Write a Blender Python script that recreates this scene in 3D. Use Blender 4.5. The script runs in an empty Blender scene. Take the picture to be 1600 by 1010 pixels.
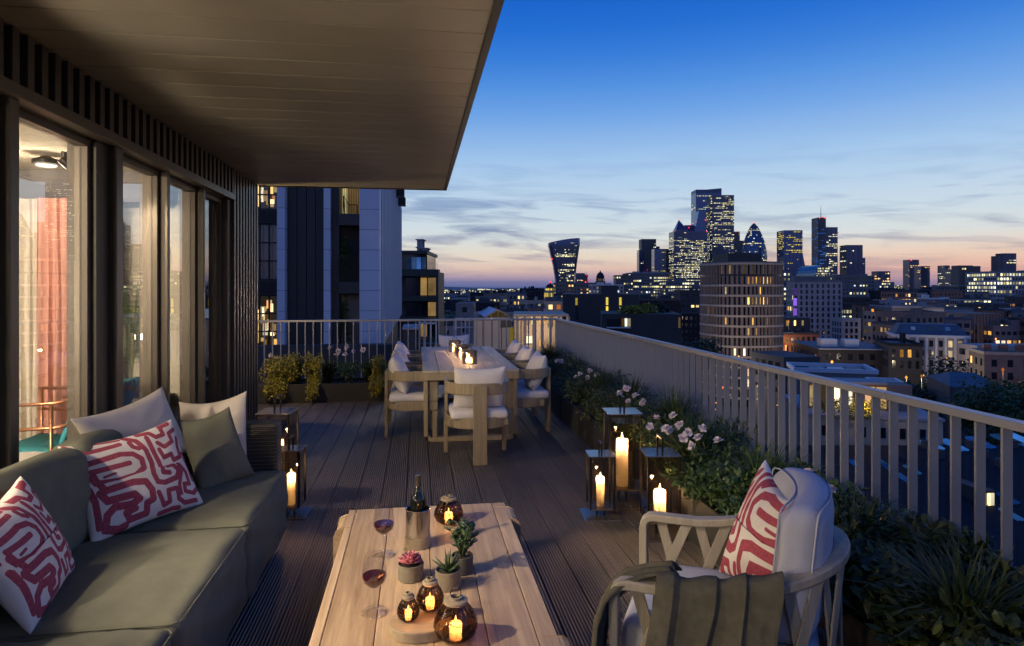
import bpy, math, random
import numpy as np
from mathutils import Vector, Matrix
R = math.radians
random.seed(7)
SC = bpy.context.scene
COL = SC.collection
# ---------------------------------------------------------------- camera
EYE = 1.63          # eye height above the deck
TH = R(8.42)        # the camera looks this far to the right of the terrace's long axis (+Y)
cam_d = bpy.data.cameras.new('camera'); cam = bpy.data.objects.new('camera', cam_d); COL.objects.link(cam)
cam.location = (0, 0, EYE); cam.rotation_euler = (R(90), 0, -TH)
cam_d.sensor_width = 36; cam_d.lens = 36 * 1000 / 1600; cam_d.shift_y = -(505 - 449) / 1600
cam_d.clip_start = .05; cam_d.clip_end = 20000
SC.camera = cam
SC.view_settings.view_transform = 'Standard'; SC.view_settings.look = 'None'
SC.view_settings.exposure = 0; SC.view_settings.gamma = 1
SC.render.engine = 'CYCLES'
SC.cycles.max_bounces = 7; SC.cycles.diffuse_bounces = 3; SC.cycles.glossy_bounces = 3
SC.cycles.transmission_bounces = 4; SC.cycles.transparent_max_bounces = 24
SC.cycles.sample_clamp_indirect = 3.0; SC.cycles.caustics_reflective = False; SC.cycles.caustics_refractive = False
SC.cycles.use_denoising = True

def lin(c):
    return tuple(((x / 255) / 12.92 if x / 255 <= .04045 else ((x / 255 + .055) / 1.055) ** 2.4) for x in c)

class NT:
    def __init__(s, tree): s.t = tree
    def n(s, typ, **kw):
        nd = s.t.nodes.new(typ)
        for k, v in kw.items():
            if k[:2] == 'i_':
                key = k[2:]; key = int(key) if key.isdigit() else key.replace('_', ' ')
                nd.inputs[key].default_value = v
            else: setattr(nd, k, v)
        return nd
    def l(s, a, b): s.t.links.new(a, b)
    def math(s, op, a, b=None, clamp=False):
        nd = s.t.nodes.new('ShaderNodeMath'); nd.operation = op; nd.use_clamp = clamp
        for i, x in enumerate((a, b)):
            if x is None: continue
            if isinstance(x, (int, float)): nd.inputs[i].default_value = x
            else: s.l(x, nd.inputs[i])
        return nd.outputs[0]
    def ramp(s, fac, stops, interp='LINEAR'):
        nd = s.t.nodes.new('ShaderNodeValToRGB'); cr = nd.color_ramp; cr.interpolation = interp
        while len(cr.elements) < len(stops): cr.elements.new(.5)
        for e, (p, c) in zip(cr.elements, stops):
            e.position = p; e.color = (*c[:3], 1)
        s.l(fac, nd.inputs[0]); return nd.outputs[0]
    def mix(s, fac, a, b, typ='MIX'):
        nd = s.t.nodes.new('ShaderNodeMix'); nd.data_type = 'RGBA'; nd.blend_type = typ
        for i, x in ((0, fac), (6, a), (7, b)):
            if isinstance(x, (int, float)): nd.inputs[i].default_value = x
            elif isinstance(x, tuple): nd.inputs[i].default_value = (*x[:3], 1)
            else: s.l(x, nd.inputs[i])
        return nd.outputs[2]

# ---------------------------------------------------------------- dusk sky
SKY_GAIN = 1.0; HAZE = 1.8e-5
world = bpy.data.worlds.new('World'); SC.world = world; world.use_nodes = True
world.node_tree.nodes.clear(); w = NT(world.node_tree)
tc = w.n('ShaderNodeTexCoord'); sep = w.n('ShaderNodeSeparateXYZ'); w.l(tc.outputs['Generated'], sep.inputs[0])
z = sep.outputs[2]
el = w.math('MAXIMUM', z, 0.0)
fz = w.math('POWER', el, .5)                 # sqrt(sin elevation): more stops near the horizon
def P_(deg): return math.sqrt(math.sin(R(deg)))
west = w.ramp(fz, [(0, lin((84, 98, 148))), (P_(.45), lin((116, 122, 166))), (P_(.9), lin((186, 164, 178))), (P_(1.6), lin((232, 204, 186))),
                   (P_(2.7), lin((236, 224, 204))), (P_(4.4), lin((216, 226, 226))), (P_(7.5), lin((192, 214, 233))),
                   (P_(11), lin((162, 198, 235))), (P_(15), lin((108, 162, 229))), (P_(17.3), lin((78, 143, 223))), (P_(19.5), lin((50, 124, 216))), (P_(21.8), lin((26, 108, 209))),
                   (P_(24.5), lin((6, 95, 201))), (P_(32), lin((8, 86, 190))), (P_(45), lin((16, 88, 184))), (1, lin((24, 78, 164)))])
east = w.ramp(fz, [(0, lin((104, 110, 150))), (P_(4), lin((142, 140, 184))), (P_(12), lin((124, 148, 206))), (P_(30), lin((60, 110, 192))), (1, lin((24, 78, 164)))])
az = w.n('ShaderNodeVectorMath', operation='DOT_PRODUCT'); w.l(tc.outputs['Generated'], az.inputs[0]); az.inputs[1].default_value = (math.sin(R(30)), math.cos(R(30)), 0)
azf = w.math('ADD', w.math('MULTIPLY', az.outputs['Value'], .9), .45, True)
sky = w.mix(azf, east, west)
# warm afterglow, stronger towards the right of the view
az2 = w.n('ShaderNodeVectorMath', operation='DOT_PRODUCT'); w.l(tc.outputs['Generated'], az2.inputs[0]); az2.inputs[1].default_value = (math.sin(R(50)), math.cos(R(50)), 0)
gl = w.math('MULTIPLY', w.math('POWER', w.math('MAXIMUM', az2.outputs['Value'], 0.0), 6.0), w.ramp(fz, [(0, (.0,) * 3), (P_(.6), (.6,) * 3), (P_(1.3), (1,) * 3), (P_(2.6), (.55,) * 3), (P_(4.2), (.08,) * 3), (P_(6), (0,) * 3)]))
sky = w.mix(w.math('MULTIPLY', gl, .60), sky, lin((244, 176, 148)))
# low streaks of cloud
aza = w.math('ARCTAN2', sep.outputs[0], sep.outputs[1])
cmb = w.n('ShaderNodeCombineXYZ'); w.l(w.math('MULTIPLY', aza, 7.0), cmb.inputs[0]); w.l(w.math('ADD', w.math('MULTIPLY', z, 62.0), w.math('MULTIPLY', aza, 2.2)), cmb.inputs[1])
n1 = w.n('ShaderNodeTexNoise', i_Scale=1.0, i_Detail=6.0, i_Roughness=.55, i_Distortion=.7); w.l(cmb.outputs[0], n1.inputs['Vector'])
mp = w.n('ShaderNodeMapping'); mp.inputs['Scale'].default_value = (.33, .30, 1); mp.inputs['Location'].default_value = (3.3, 1.7, 0); w.l(cmb.outputs[0], mp.inputs[0])
n2 = w.n('ShaderNodeTexNoise', i_Scale=1.0, i_Detail=2.0); w.l(mp.outputs[0], n2.inputs['Vector'])
cl = w.ramp(w.math('ADD', w.math('MULTIPLY', n1.outputs['Fac'], .68), w.math('MULTIPLY', n2.outputs['Fac'], .36)), [(.50, (0,) * 3), (.57, (.45,) * 3), (.65, (1,) * 3)])
band = w.ramp(fz, [(0, (.1,) * 3), (P_(1), (.5,) * 3), (P_(3), (1,) * 3), (P_(7), (.9,) * 3), (P_(10), (.35,) * 3), (P_(13), (0,) * 3)])
lft = w.math('ADD', w.math('MULTIPLY', az2.outputs['Value'], -1.3), 1.95, True)
cf = w.math('MULTIPLY', w.math('MULTIPLY', cl, band), w.math('MULTIPLY', lft, .92))
ccol = w.ramp(fz, [(0, lin((96, 100, 144))), (P_(2.5), lin((150, 138, 160))), (P_(5), lin((122, 140, 176))), (P_(10), lin((120, 158, 206))), (1, lin((60, 90, 150)))])
sky = w.mix(cf, sky, ccol)
below = w.math('LESS_THAN', z, -.002)
sky = w.mix(below, sky, lin((30, 36, 56)))
bg = w.n('ShaderNodeBackground', i_Strength=SKY_GAIN); w.l(sky, bg.inputs[0])
# a trace of the physical evening sky (sun just under the horizon)
nis = w.n('ShaderNodeTexSky', sky_type='NISHITA'); nis.sun_disc = False; nis.sun_elevation = R(-2); nis.sun_rotation = R(50)
bg2 = w.n('ShaderNodeBackground', i_Strength=.05); w.l(nis.outputs[0], bg2.inputs[0])
ad = w.n('ShaderNodeAddShader'); w.l(bg.outputs[0], ad.inputs[0]); w.l(bg2.outputs[0], ad.inputs[1])
wo = w.n('ShaderNodeOutputWorld'); w.l(ad.outputs[0], wo.inputs[0])
world.cycles.sampling_method = 'MANUAL'; world.cycles.sample_map_resolution = 1024
# the last glow of the set sun, very wide and weak
sd = bpy.data.lights.new('afterglow_sun', 'SUN'); sd.energy = .06; sd.angle = R(30); sd.color = (1, .66, .5)
so = bpy.data.objects.new('afterglow_sun', sd); COL.objects.link(so)
so.rotation_euler = Vector((-math.sin(R(50)), -math.cos(R(50)), -math.tan(R(4)))).to_track_quat('-Z', 'Y').to_euler()

# ---------------------------------------------------------------- placing helpers
CT, ST = math.cos(TH), math.sin(TH)
def W(u, v=None, d=None, z=None):
    """a point of the place seen at pixel (u, v) of the 1600 px photograph, at a known depth d or height z"""
    if d is None: d = (EYE - z) * 1000 / (v - 449)
    xc = (u - 800) / 1000 * d
    if z is None: z = EYE + (449 - v) / 1000 * d if v is not None else 0
    return Vector((xc * CT + d * ST, -xc * ST + d * CT, z))
def ZV(v, d): return EYE + (449 - v) / 1000 * d

# ---------------------------------------------------------------- materials
M = {}
def mat(name, col=(.5, .5, .5), rough=.6, metal=0, var=.12, scale=6, bump=0, bscale=40, coords='Object', stretch=(1, 1, 1), spec=.5, rnd=0, trans=0, alpha=None):
    m = bpy.data.materials.new(name); m.use_nodes = True; t = NT(m.node_tree); b = m.node_tree.nodes['Principled BSDF']
    tc = t.n('ShaderNodeTexCoord'); mp = t.n('ShaderNodeMapping'); mp.inputs['Scale'].default_value = stretch; t.l(tc.outputs[coords], mp.inputs[0])
    ns = t.n('ShaderNodeTexNoise', i_Scale=scale, i_Detail=6.0, i_Roughness=.62); t.l(mp.outputs[0], ns.inputs['Vector'])
    a = tuple(c * (1 - var) for c in col); c2 = tuple(min(1, c * (1 + var)) for c in col)
    out = t.ramp(ns.outputs['Fac'], [(.3, a), (.7, c2)])
    if rnd:
        oi = t.n('ShaderNodeObjectInfo'); f = t.math('ADD', t.math('MULTIPLY', oi.outputs['Random'], rnd * 2), 1 - rnd)
        vm = t.n('ShaderNodeVectorMath', operation='SCALE'); t.l(out, vm.inputs[0]); t.l(f, vm.inputs['Scale']); out = vm.outputs[0]
    t.l(out, b.inputs['Base Color'])
    b.inputs['Metallic'].default_value = metal; b.inputs['Specular IOR Level'].default_value = spec
    rr = t.math('ADD', t.math('MULTIPLY', ns.outputs['Fac'], .16), rough - .08); t.l(rr, b.inputs['Roughness'])
    if bump:
        n2 = t.n('ShaderNodeTexNoise', i_Scale=bscale, i_Detail=4.0); t.l(mp.outputs[0], n2.inputs['Vector'])
        bp = t.n('ShaderNodeBump', i_Strength=bump, i_Distance=.01); t.l(n2.outputs['Fac'], bp.inputs['Height']); t.l(bp.outputs[0], b.inputs['Normal'])
    M[name] = m; return m

def wood(name, c1, c2, axis=1, rough=.55, rnd=.12, g=1.0):
    m = bpy.data.materials.new(name); m.use_nodes = True; t = NT(m.node_tree); b = m.node_tree.nodes['Principled BSDF']
    tc = t.n('ShaderNodeTexCoord'); oi = t.n('ShaderNodeObjectInfo')
    off = t.n('ShaderNodeVectorMath', operation='ADD'); t.l(tc.outputs['Object'], off.inputs[0]); 
    sc_ = t.n('ShaderNodeVectorMath', operation='SCALE'); sc_.inputs[0].default_value = (7.3, 3.1, 5.7); t.l(oi.outputs['Random'], sc_.inputs['Scale']); t.l(sc_.outputs[0], off.inputs[1])
    s = [34 * g, 34 * g, 34 * g]; s[axis] = 1.6 * g
    mp = t.n('ShaderNodeMapping'); mp.inputs['Scale'].default_value = s; t.l(off.outputs[0], mp.inputs[0])
    n1 = t.n('ShaderNodeTexNoise', i_Scale=1.0, i_Detail=8.0, i_Roughness=.7, i_Distortion=.6); t.l(mp.outputs[0], n1.inputs['Vector'])
    s2 = [5 * g, 5 * g, 5 * g]; s2[axis] = .7 * g
    mp2 = t.n('ShaderNodeMapping'); mp2.inputs['Scale'].default_value = s2; t.l(off.outputs[0], mp2.inputs[0])
    n2 = t.n('ShaderNodeTexNoise', i_Scale=1.0, i_Detail=3.0); t.l(mp2.outputs[0], n2.inputs['Vector'])
    f = t.math('ADD', t.math('MULTIPLY', n1.outputs['Fac'], .6), t.math('MULTIPLY', n2.outputs['Fac'], .4))
    colr = t.ramp(f, [(.34, c1), (.62, c2)])
    fr = t.math('ADD', t.math('MULTIPLY', oi.outputs['Random'], rnd * 2), 1 - rnd)
    vm = t.n('ShaderNodeVectorMath', operation='SCALE'); t.l(colr, vm.inputs[0]); t.l(fr, vm.inputs['Scale']); t.l(vm.outputs[0], b.inputs['Base Color'])
    b.inputs['Roughness'].default_value = rough
    bp = t.n('ShaderNodeBump', i_Strength=.35, i_Distance=.003); t.l(n1.outputs['Fac'], bp.inputs['Height']); t.l(bp.outputs[0], b.inputs['Normal'])
    M[name] = m; return m

def glass(name, tint=(.95, .97, 1), ior=1.5, rough=0.0, gloss=(1, 1, 1), boost=0):
    """thin architectural glass: lets light through, mirrors by Fresnel"""
    m = bpy.data.materials.new(name); m.use_nodes = True; t = NT(m.node_tree); m.node_tree.nodes.clear()
    lw = t.n('ShaderNodeLayerWeight', i_Blend=.5); f0 = ((ior - 1) / (ior + 1)) ** 2
    fc = t.math('ADD', t.math('MULTIPLY', t.math('POWER', lw.outputs['Facing'], 5.0), 1 - f0), f0); tr = t.n('ShaderNodeBsdfTransparent'); tr.inputs[0].default_value = (*tint, 1)
    g = t.n('ShaderNodeBsdfGlossy', i_Roughness=rough); g.inputs[0].default_value = (*gloss, 1)
    mx = t.n('ShaderNodeMixShader'); f = t.math('ADD', fc, boost, True); t.l(f, mx.inputs[0]); t.l(tr.outputs[0], mx.inputs[1]); t.l(g.outputs[0], mx.inputs[2])
    o = t.n('ShaderNodeOutputMaterial'); t.l(mx.outputs[0], o.inputs[0]); M[name] = m; return m

def emis(name, stops, strength, sampled=False, vary=True):
    """lit windows: every pane (mesh island) gets its own colour and brightness"""
    m = bpy.data.materials.new(name); m.use_nodes = True; t = NT(m.node_tree); m.node_tree.nodes.clear()
    ge = t.n('ShaderNodeNewGeometry'); oi = t.n('ShaderNodeObjectInfo')
    wn = t.n('ShaderNodeTexWhiteNoise', noise_dimensions='2D'); cb = t.n('ShaderNodeCombineXYZ'); t.l(ge.outputs['Random Per Island'], cb.inputs[0]); t.l(oi.outputs['Random'], cb.inputs[1]); t.l(cb.outputs[0], wn.inputs[0])
    c = t.ramp(wn.outputs['Value'], stops)
    tc = t.n('ShaderNodeTexCoord'); ns = t.n('ShaderNodeTexNoise', i_Scale=.9, i_Detail=3.0); t.l(tc.outputs['Object'], ns.inputs['Vector'])
    wn2 = t.n('ShaderNodeTexWhiteNoise', noise_dimensions='3D'); cb2 = t.n('ShaderNodeCombineXYZ', i_2=.37); t.l(ge.outputs['Random Per Island'], cb2.inputs[0]); t.l(oi.outputs['Random'], cb2.inputs[1]); t.l(cb2.outputs[0], wn2.inputs[0])
    k = t.math('MULTIPLY', t.math('ADD', t.math('MULTIPLY', ns.outputs['Fac'], 1.6), .2), strength)
    if vary: k = t.math('MULTIPLY', k, t.math('ADD', t.math('MULTIPLY', t.math('POWER', wn2.outputs['Value'], 1.7), 1.9), .22))
    e = t.n('ShaderNodeEmission'); t.l(c, e.inputs[0]); t.l(k, e.inputs[1])
    o = t.n('ShaderNodeOutputMaterial'); t.l(e.outputs[0], o.inputs[0])
    m.cycles.emission_sampling = 'FRONT' if sampled else 'NONE'
    M[name] = m; return m

def leafmat(name, stops, rough=.5, transl=.25):
    m = bpy.data.materials.new(name); m.use_nodes = True; t = NT(m.node_tree); b = m.node_tree.nodes['Principled BSDF']
    ge = t.n('ShaderNodeNewGeometry'); c = t.ramp(ge.outputs['Random Per Island'], stops); t.l(c, b.inputs['Base Color']); b.inputs['Roughness'].default_value = rough
    tl = t.n('ShaderNodeBsdfTranslucent'); t.l(c, tl.inputs[0]); mx = t.n('ShaderNodeMixShader'); mx.inputs[0].default_value = transl
    t.l(b.outputs[0], mx.inputs[1]); t.l(tl.outputs[0], mx.inputs[2]); t.l(mx.outputs[0], m.node_tree.nodes['Material Output'].inputs[0]); M[name] = m; return m

mat('bronze', (.085, .070, .056), .42, .3, .1, 3)
mat('bronze_light', (.20, .165, .13), .45, .3, .1, 3)
mat('slat_dark', (.060, .050, .042), .5, .2, .1, 3, rnd=.1)
mat('canopy', (.29, .27, .225), .38, .2, .10, 2.2, rnd=.05)
mat('canopy_trim', (.035, .032, .03), .5)
mat('rail_metal', (.30, .30, .335), .42, .35, .06, 3)
mat('olive_fabric', (.136, .137, .108), .9, 0, .12, 9, .30, 260, spec=.2)
mat('olive_piping', (.12, .12, .09), .9)
mat('cream_fabric', (.56, .50, .46), .88, 0, .06, 8, .18, 220, spec=.2)
mat('grey_lilac_fabric', (.40, .40, .48), .88, 0, .06, 8, .2, 220, spec=.2)
mat('lilac_fabric', (.58, .55, .56), .88, 0, .05, 8, .15, 220, spec=.2)
mat('throw_wool', (.095, .088, .070), .95, 0, .22, 26, .5, 320, spec=.1)
mat('wicker', (.16, .145, .115), .65, 0, .3, 30)
mat('black_metal', (.02, .018, .016), .35, .6, .1)
mat('lantern_metal', (.42, .36, .30), .25, .9, .08)
mat('steel', (.52, .48, .45), .22, 1.0, .06, 30, stretch=(1, 1, .1))
mat('stone_pot', (.17, .15, .115), .85, 0, .2, 60, .3, 200)
mat('stone_pot_dark', (.10, .09, .078), .85, 0, .2, 60, .3, 200)
mat('planter', (.030, .029, .028), .6, 0, .1)
mat('soil', (.03, .022, .016), .95, 0, .4, 60, .8, 90)
mat('plaster', (.72, .66, .56), .85, 0, .03)
mat('interior_floor', (.20, .14, .09), .5)
mat('interior_dark', (.08, .07, .06), .6)
mat('curtain_white', (.72, .66, .58), .9, 0, .06)
mat('curtain_coral', (.66, .36, .30), .9, 0, .1)
mat('teal_rope', (.05, .34, .42), .7, 0, .2, 20)
mat('copper', (.50, .23, .13), .3, .9, .06)
mat('white_lacquer', (.75, .73, .70), .3)
mat('bottle_glass', (.006, .007, .006), .08, 0, .0, spec=.7)
mat('foil', (.10, .085, .08), .3, .6)
mat('wine', (.045, .004, .012), .05, 0, .0)
mat('wick', (.01, .01, .01), .9)
mat('stem_green', (.05, .08, .03), .7)
mat('petal', (.56, .50, .58), .7, 0, .1, 60)
mat('petal_heart', (.35, .12, .2), .7)
mat('succulent_pink', (.50, .16, .20), .5, 0, .25, 40)
mat('brick_dark', (.058, .050, .050), .85, 0, .2, .6)
mat('brick_brown', (.19, .145, .125), .85, 0, .2, .6)
mat('brick_red', (.28, .125, .09), .85, 0, .2, .6)
mat('stone_beige', (.42, .34, .27), .85, 0, .15, .6)
mat('concrete_pale', (.31, .285, .31), .8, 0, .12, .3)
mat('concrete_mid', (.16, .152, .165), .8, 0, .15, .3)
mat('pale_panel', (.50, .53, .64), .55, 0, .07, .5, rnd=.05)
mat('dark_panel', (.022, .022, .026), .5, 0, .15, .8)
mat('green_dark_metal', (.030, .034, .028), .5, 0, .1)
mat('roof_grey', (.05, .053, .065), .8, 0, .25, .25)
mat('roof_blue', (.07, .09, .13), .7, 0, .25, .3)
mat('slate', (.020, .022, .030), .85, 0, .35, 1.2, spec=.12)
mat('white_paint', (.6, .6, .62), .6, 0, .05)
mat('tower_glass', (.065, .085, .145), .2, .45, .3, .02, spec=.8)
mat('tower_blue', (.075, .12, .25), .2, .5, .2, .02, spec=.8)
mat('tower_brown', (.11, .09, .09), .5, .1, .2, .05)
mat('window_dark', (.012, .016, .026), .12, .2, .3, .3, spec=.8)
mat('asphalt', (.030, .030, .034), .85, 0, .3, .03)
mat('bark', (.05, .038, .028), .9, 0, .3, 8)
mat('deck_base', (.015, .013, .012), .9)
wood('teak_y', (.24, .155, .090), (.56, .40, .26), 1, .48)
wood('teak_old', (.235, .20, .15), (.46, .40, .32), 1, .6)
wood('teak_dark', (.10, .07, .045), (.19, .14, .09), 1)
wood('chair_wood', (.18, .14, .088), (.31, .245, .165), 2, .55)
wood('arm_wood', (.19, .165, .135), (.31, .275, .23), 2, .6)
wood('pale_disc', (.20, .155, .105), (.34, .27, .19), 0, .55)
glass('facade_glass', (.66, .69, .73), 2.4)
glass('lantern_glass', (.86, .82, .78), 1.7)
glass('wine_glass', (.93, .93, .95), 2.0)
glass('smoked_glass', (.36, .21, .11), 1.5)
glass('clear_glass', (.93, .95, .96), 1.5)
WARM = [(0, lin((120, 80, 30))), (.3, lin((255, 190, 90))), (.6, lin((255, 214, 140))), (.85, lin((255, 240, 200))), (1, lin((255, 150, 60)))]
COOL = [(0, lin((110, 110, 80))), (.3, lin((240, 225, 150))), (.7, lin((255, 246, 205))), (1, lin((225, 240, 235)))]
emis('lit_warm', WARM, 1.25); emis('lit_cool', COOL, 1.1); emis('lit_tower', COOL, 1.15)
emis('lit_orange', [(0, lin((255, 120, 30))), (1, lin((255, 170, 70)))], 1.6)
emis('lit_dim', [(0, lin((60, 50, 34))), (.6, lin((120, 96, 60))), (1, lin((200, 160, 100)))], .6)
emis('lit_gold', [(0, lin((220, 190, 60))), (1, lin((255, 230, 110)))], .8)
emis('lit_red', [(0, lin((255, 30, 60))), (1, lin((255, 60, 90)))], 2.2)
emis('lit_purple', [(0, lin((120, 80, 220))), (1, lin((160, 110, 240)))], .55)
emis('blue_glow_pane', [(0, lin((30, 90, 200))), (1, lin((70, 140, 230)))], .6)  # blue emission; on the warehouse skylights it stands in for reflected sky
emis('sky_glow_pane', [(0, lin((40, 90, 170))), (1, lin((110, 150, 220)))], .45)  # emission that stands in for sky mirrored in the panes
emis('flame', [(0, (1, .62, .25)), (1, (1, .62, .25))], 26, vary=False)
emis('lamp_glow', [(0, (1, .82, .58)), (1, (1, .82, .58))], 5, vary=False)
leafmat('leaf_gold', [(0, (.13, .13, .012)), (.5, (.28, .24, .02)), (1, (.42, .33, .03))])
leafmat('leaf_green', [(0, (.02, .045, .012)), (.5, (.045, .085, .022)), (1, (.09, .13, .035))])
leafmat('leaf_dark', [(0, (.018, .030, .008)), (.5, (.038, .058, .014)), (1, (.085, .10, .025))])
leafmat('leaf_jade', [(0, (.03, .06, .03)), (1, (.06, .11, .045))], .3, .1)
leafmat('leaf_city', [(0, (.012, .022, .012)), (.6, (.03, .05, .022)), (1, (.06, .09, .035))])
leafmat('palm', [(0, (.06, .12, .04)), (1, (.15, .23, .08))])

def candle_mat():
    m = bpy.data.materials.new('wax'); m.use_nodes = True; t = NT(m.node_tree); m.node_tree.nodes.clear()
    d = t.n('ShaderNodeBsdfDiffuse'); d.inputs[0].default_value = (.62, .52, .38, 1)
    tr = t.n('ShaderNodeBsdfTranslucent'); tr.inputs[0].default_value = (1, .76, .46, 1)
    mx = t.n('ShaderNodeMixShader'); mx.inputs[0].default_value = .55; t.l(d.outputs[0], mx.inputs[1]); t.l(tr.outputs[0], mx.inputs[2])
    o = t.n('ShaderNodeOutputMaterial'); t.l(mx.outputs[0], o.inputs[0]); M['wax'] = m
candle_mat()

def print_mat():
    m = bpy.data.materials.new('maze_print'); m.use_nodes = True; t = NT(m.node_tree); b = m.node_tree.nodes['Principled BSDF']
    at = t.n('ShaderNodeAttribute', attribute_name='ink'); f = t.ramp(at.outputs['Fac'], [(.42, (0,) * 3), (.58, (1,) * 3)])
    tc = t.n('ShaderNodeTexCoord'); ns = t.n('ShaderNodeTexNoise', i_Scale=90.0, i_Detail=4.0); t.l(tc.outputs['Object'], ns.inputs['Vector'])
    ink = t.ramp(ns.outputs['Fac'], [(.3, (.27, .045, .075)), (.7, (.36, .075, .11))])
    c = t.mix(f, (.66, .60, .57), ink); t.l(c, b.inputs['Base Color']); b.inputs['Roughness'].default_value = .85; b.inputs['Specular IOR Level'].default_value = .2
    n2 = t.n('ShaderNodeTexNoise', i_Scale=420.0); t.l(tc.outputs['Object'], n2.inputs['Vector']); bp = t.n('ShaderNodeBump', i_Strength=.2, i_Distance=.002); t.l(n2.outputs['Fac'], bp.inputs['Height']); t.l(bp.outputs[0], b.inputs['Normal'])
    M['maze_print'] = m
print_mat()

def deck_mat():
    m = bpy.data.materials.new('deck'); m.use_nodes = True; t = NT(m.node_tree); b = m.node_tree.nodes['Principled BSDF']
    tc = t.n('ShaderNodeTexCoord'); sp = t.n('ShaderNodeSeparateXYZ'); t.l(tc.outputs['Object'], sp.inputs[0]); oi = t.n('ShaderNodeObjectInfo')
    mp = t.n('ShaderNodeMapping'); mp.inputs['Scale'].default_value = (60, 1.5, 1); t.l(tc.outputs['Object'], mp.inputs[0])
    ns = t.n('ShaderNodeTexNoise', i_Scale=1.0, i_Detail=6.0); t.l(mp.outputs[0], ns.inputs['Vector'])
    s = t.math('SINE', t.math('MULTIPLY', sp.outputs[0], 2 * math.pi / .017))
    c = t.ramp(ns.outputs['Fac'], [(.3, (.078, .066, .062)), (.7, (.14, .118, .11))])
    n5 = t.n('ShaderNodeTexNoise', i_Scale=.9, i_Detail=5.0); mp5 = t.n('ShaderNodeMapping'); t.l(tc.outputs['Object'], mp5.inputs[0]); cx_ = t.n('ShaderNodeVectorMath', operation='ADD'); t.l(mp5.outputs[0], cx_.inputs[0]); t.l(oi.outputs['Location'], cx_.inputs[1]); t.l(cx_.outputs[0], n5.inputs['Vector'])
    fr = t.math('MULTIPLY', t.math('ADD', t.math('MULTIPLY', oi.outputs['Random'], .35), .8), t.math('ADD', t.math('MULTIPLY', n5.outputs['Fac'], .9), .6))
    gr = t.math('ADD', t.math('MULTIPLY', s, .42), .8)
    vm = t.n('ShaderNodeVectorMath', operation='SCALE'); t.l(c, vm.inputs[0]); t.l(t.math('MULTIPLY', fr, gr), vm.inputs['Scale']); t.l(vm.outputs[0], b.inputs['Base Color'])
    n3 = t.n('ShaderNodeTexNoise', i_Scale=1.3, i_Detail=3.0); t.l(tc.outputs['Object'], n3.inputs['Vector'])
    t.l(t.math('ADD', t.math('MULTIPLY', n3.outputs['Fac'], .25), .38), b.inputs['Roughness'])
    bp = t.n('ShaderNodeBump', i_Strength=.9, i_Distance=.003); t.l(s, bp.inputs['Height']); t.l(bp.outputs[0], b.inputs['Normal']); M['deck'] = m
deck_mat()

def weave_mat():
    m = M['wicker']; t = NT(m.node_tree); b = m.node_tree.nodes['Principled BSDF']
    tc = t.n('ShaderNodeTexCoord'); sp = t.n('ShaderNodeSeparateXYZ'); t.l(tc.outputs['Object'], sp.inputs[0])
    xy = t.math('ADD', sp.outputs[0], sp.outputs[1])
    a = t.math('SINE', t.math('MULTIPLY', xy, 2 * math.pi / .028)); c = t.math('SINE', t.math('MULTIPLY', sp.outputs[2], 2 * math.pi / .012))
    ck = t.math('SINE', t.math('ADD', t.math('MULTIPLY', sp.outputs[2], math.pi / .012), t.math('MULTIPLY', t.math('GREATER_THAN', a, 0), math.pi)))
    h = t.math('ADD', t.math('MULTIPLY', c, .5), t.math('MULTIPLY', t.math('MULTIPLY', a, ck), .5))
    bp = t.n('ShaderNodeBump', i_Strength=1.0, i_Distance=.006); t.l(h, bp.inputs['Height']); t.l(bp.outputs[0], b.inputs['Normal'])
    cc = t.ramp(h, [(0, (.03, .026, .02)), (.6, (.17, .15, .12)), (1, (.23, .2, .16))]); t.l(cc, b.inputs['Base Color'])
weave_mat()

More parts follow.
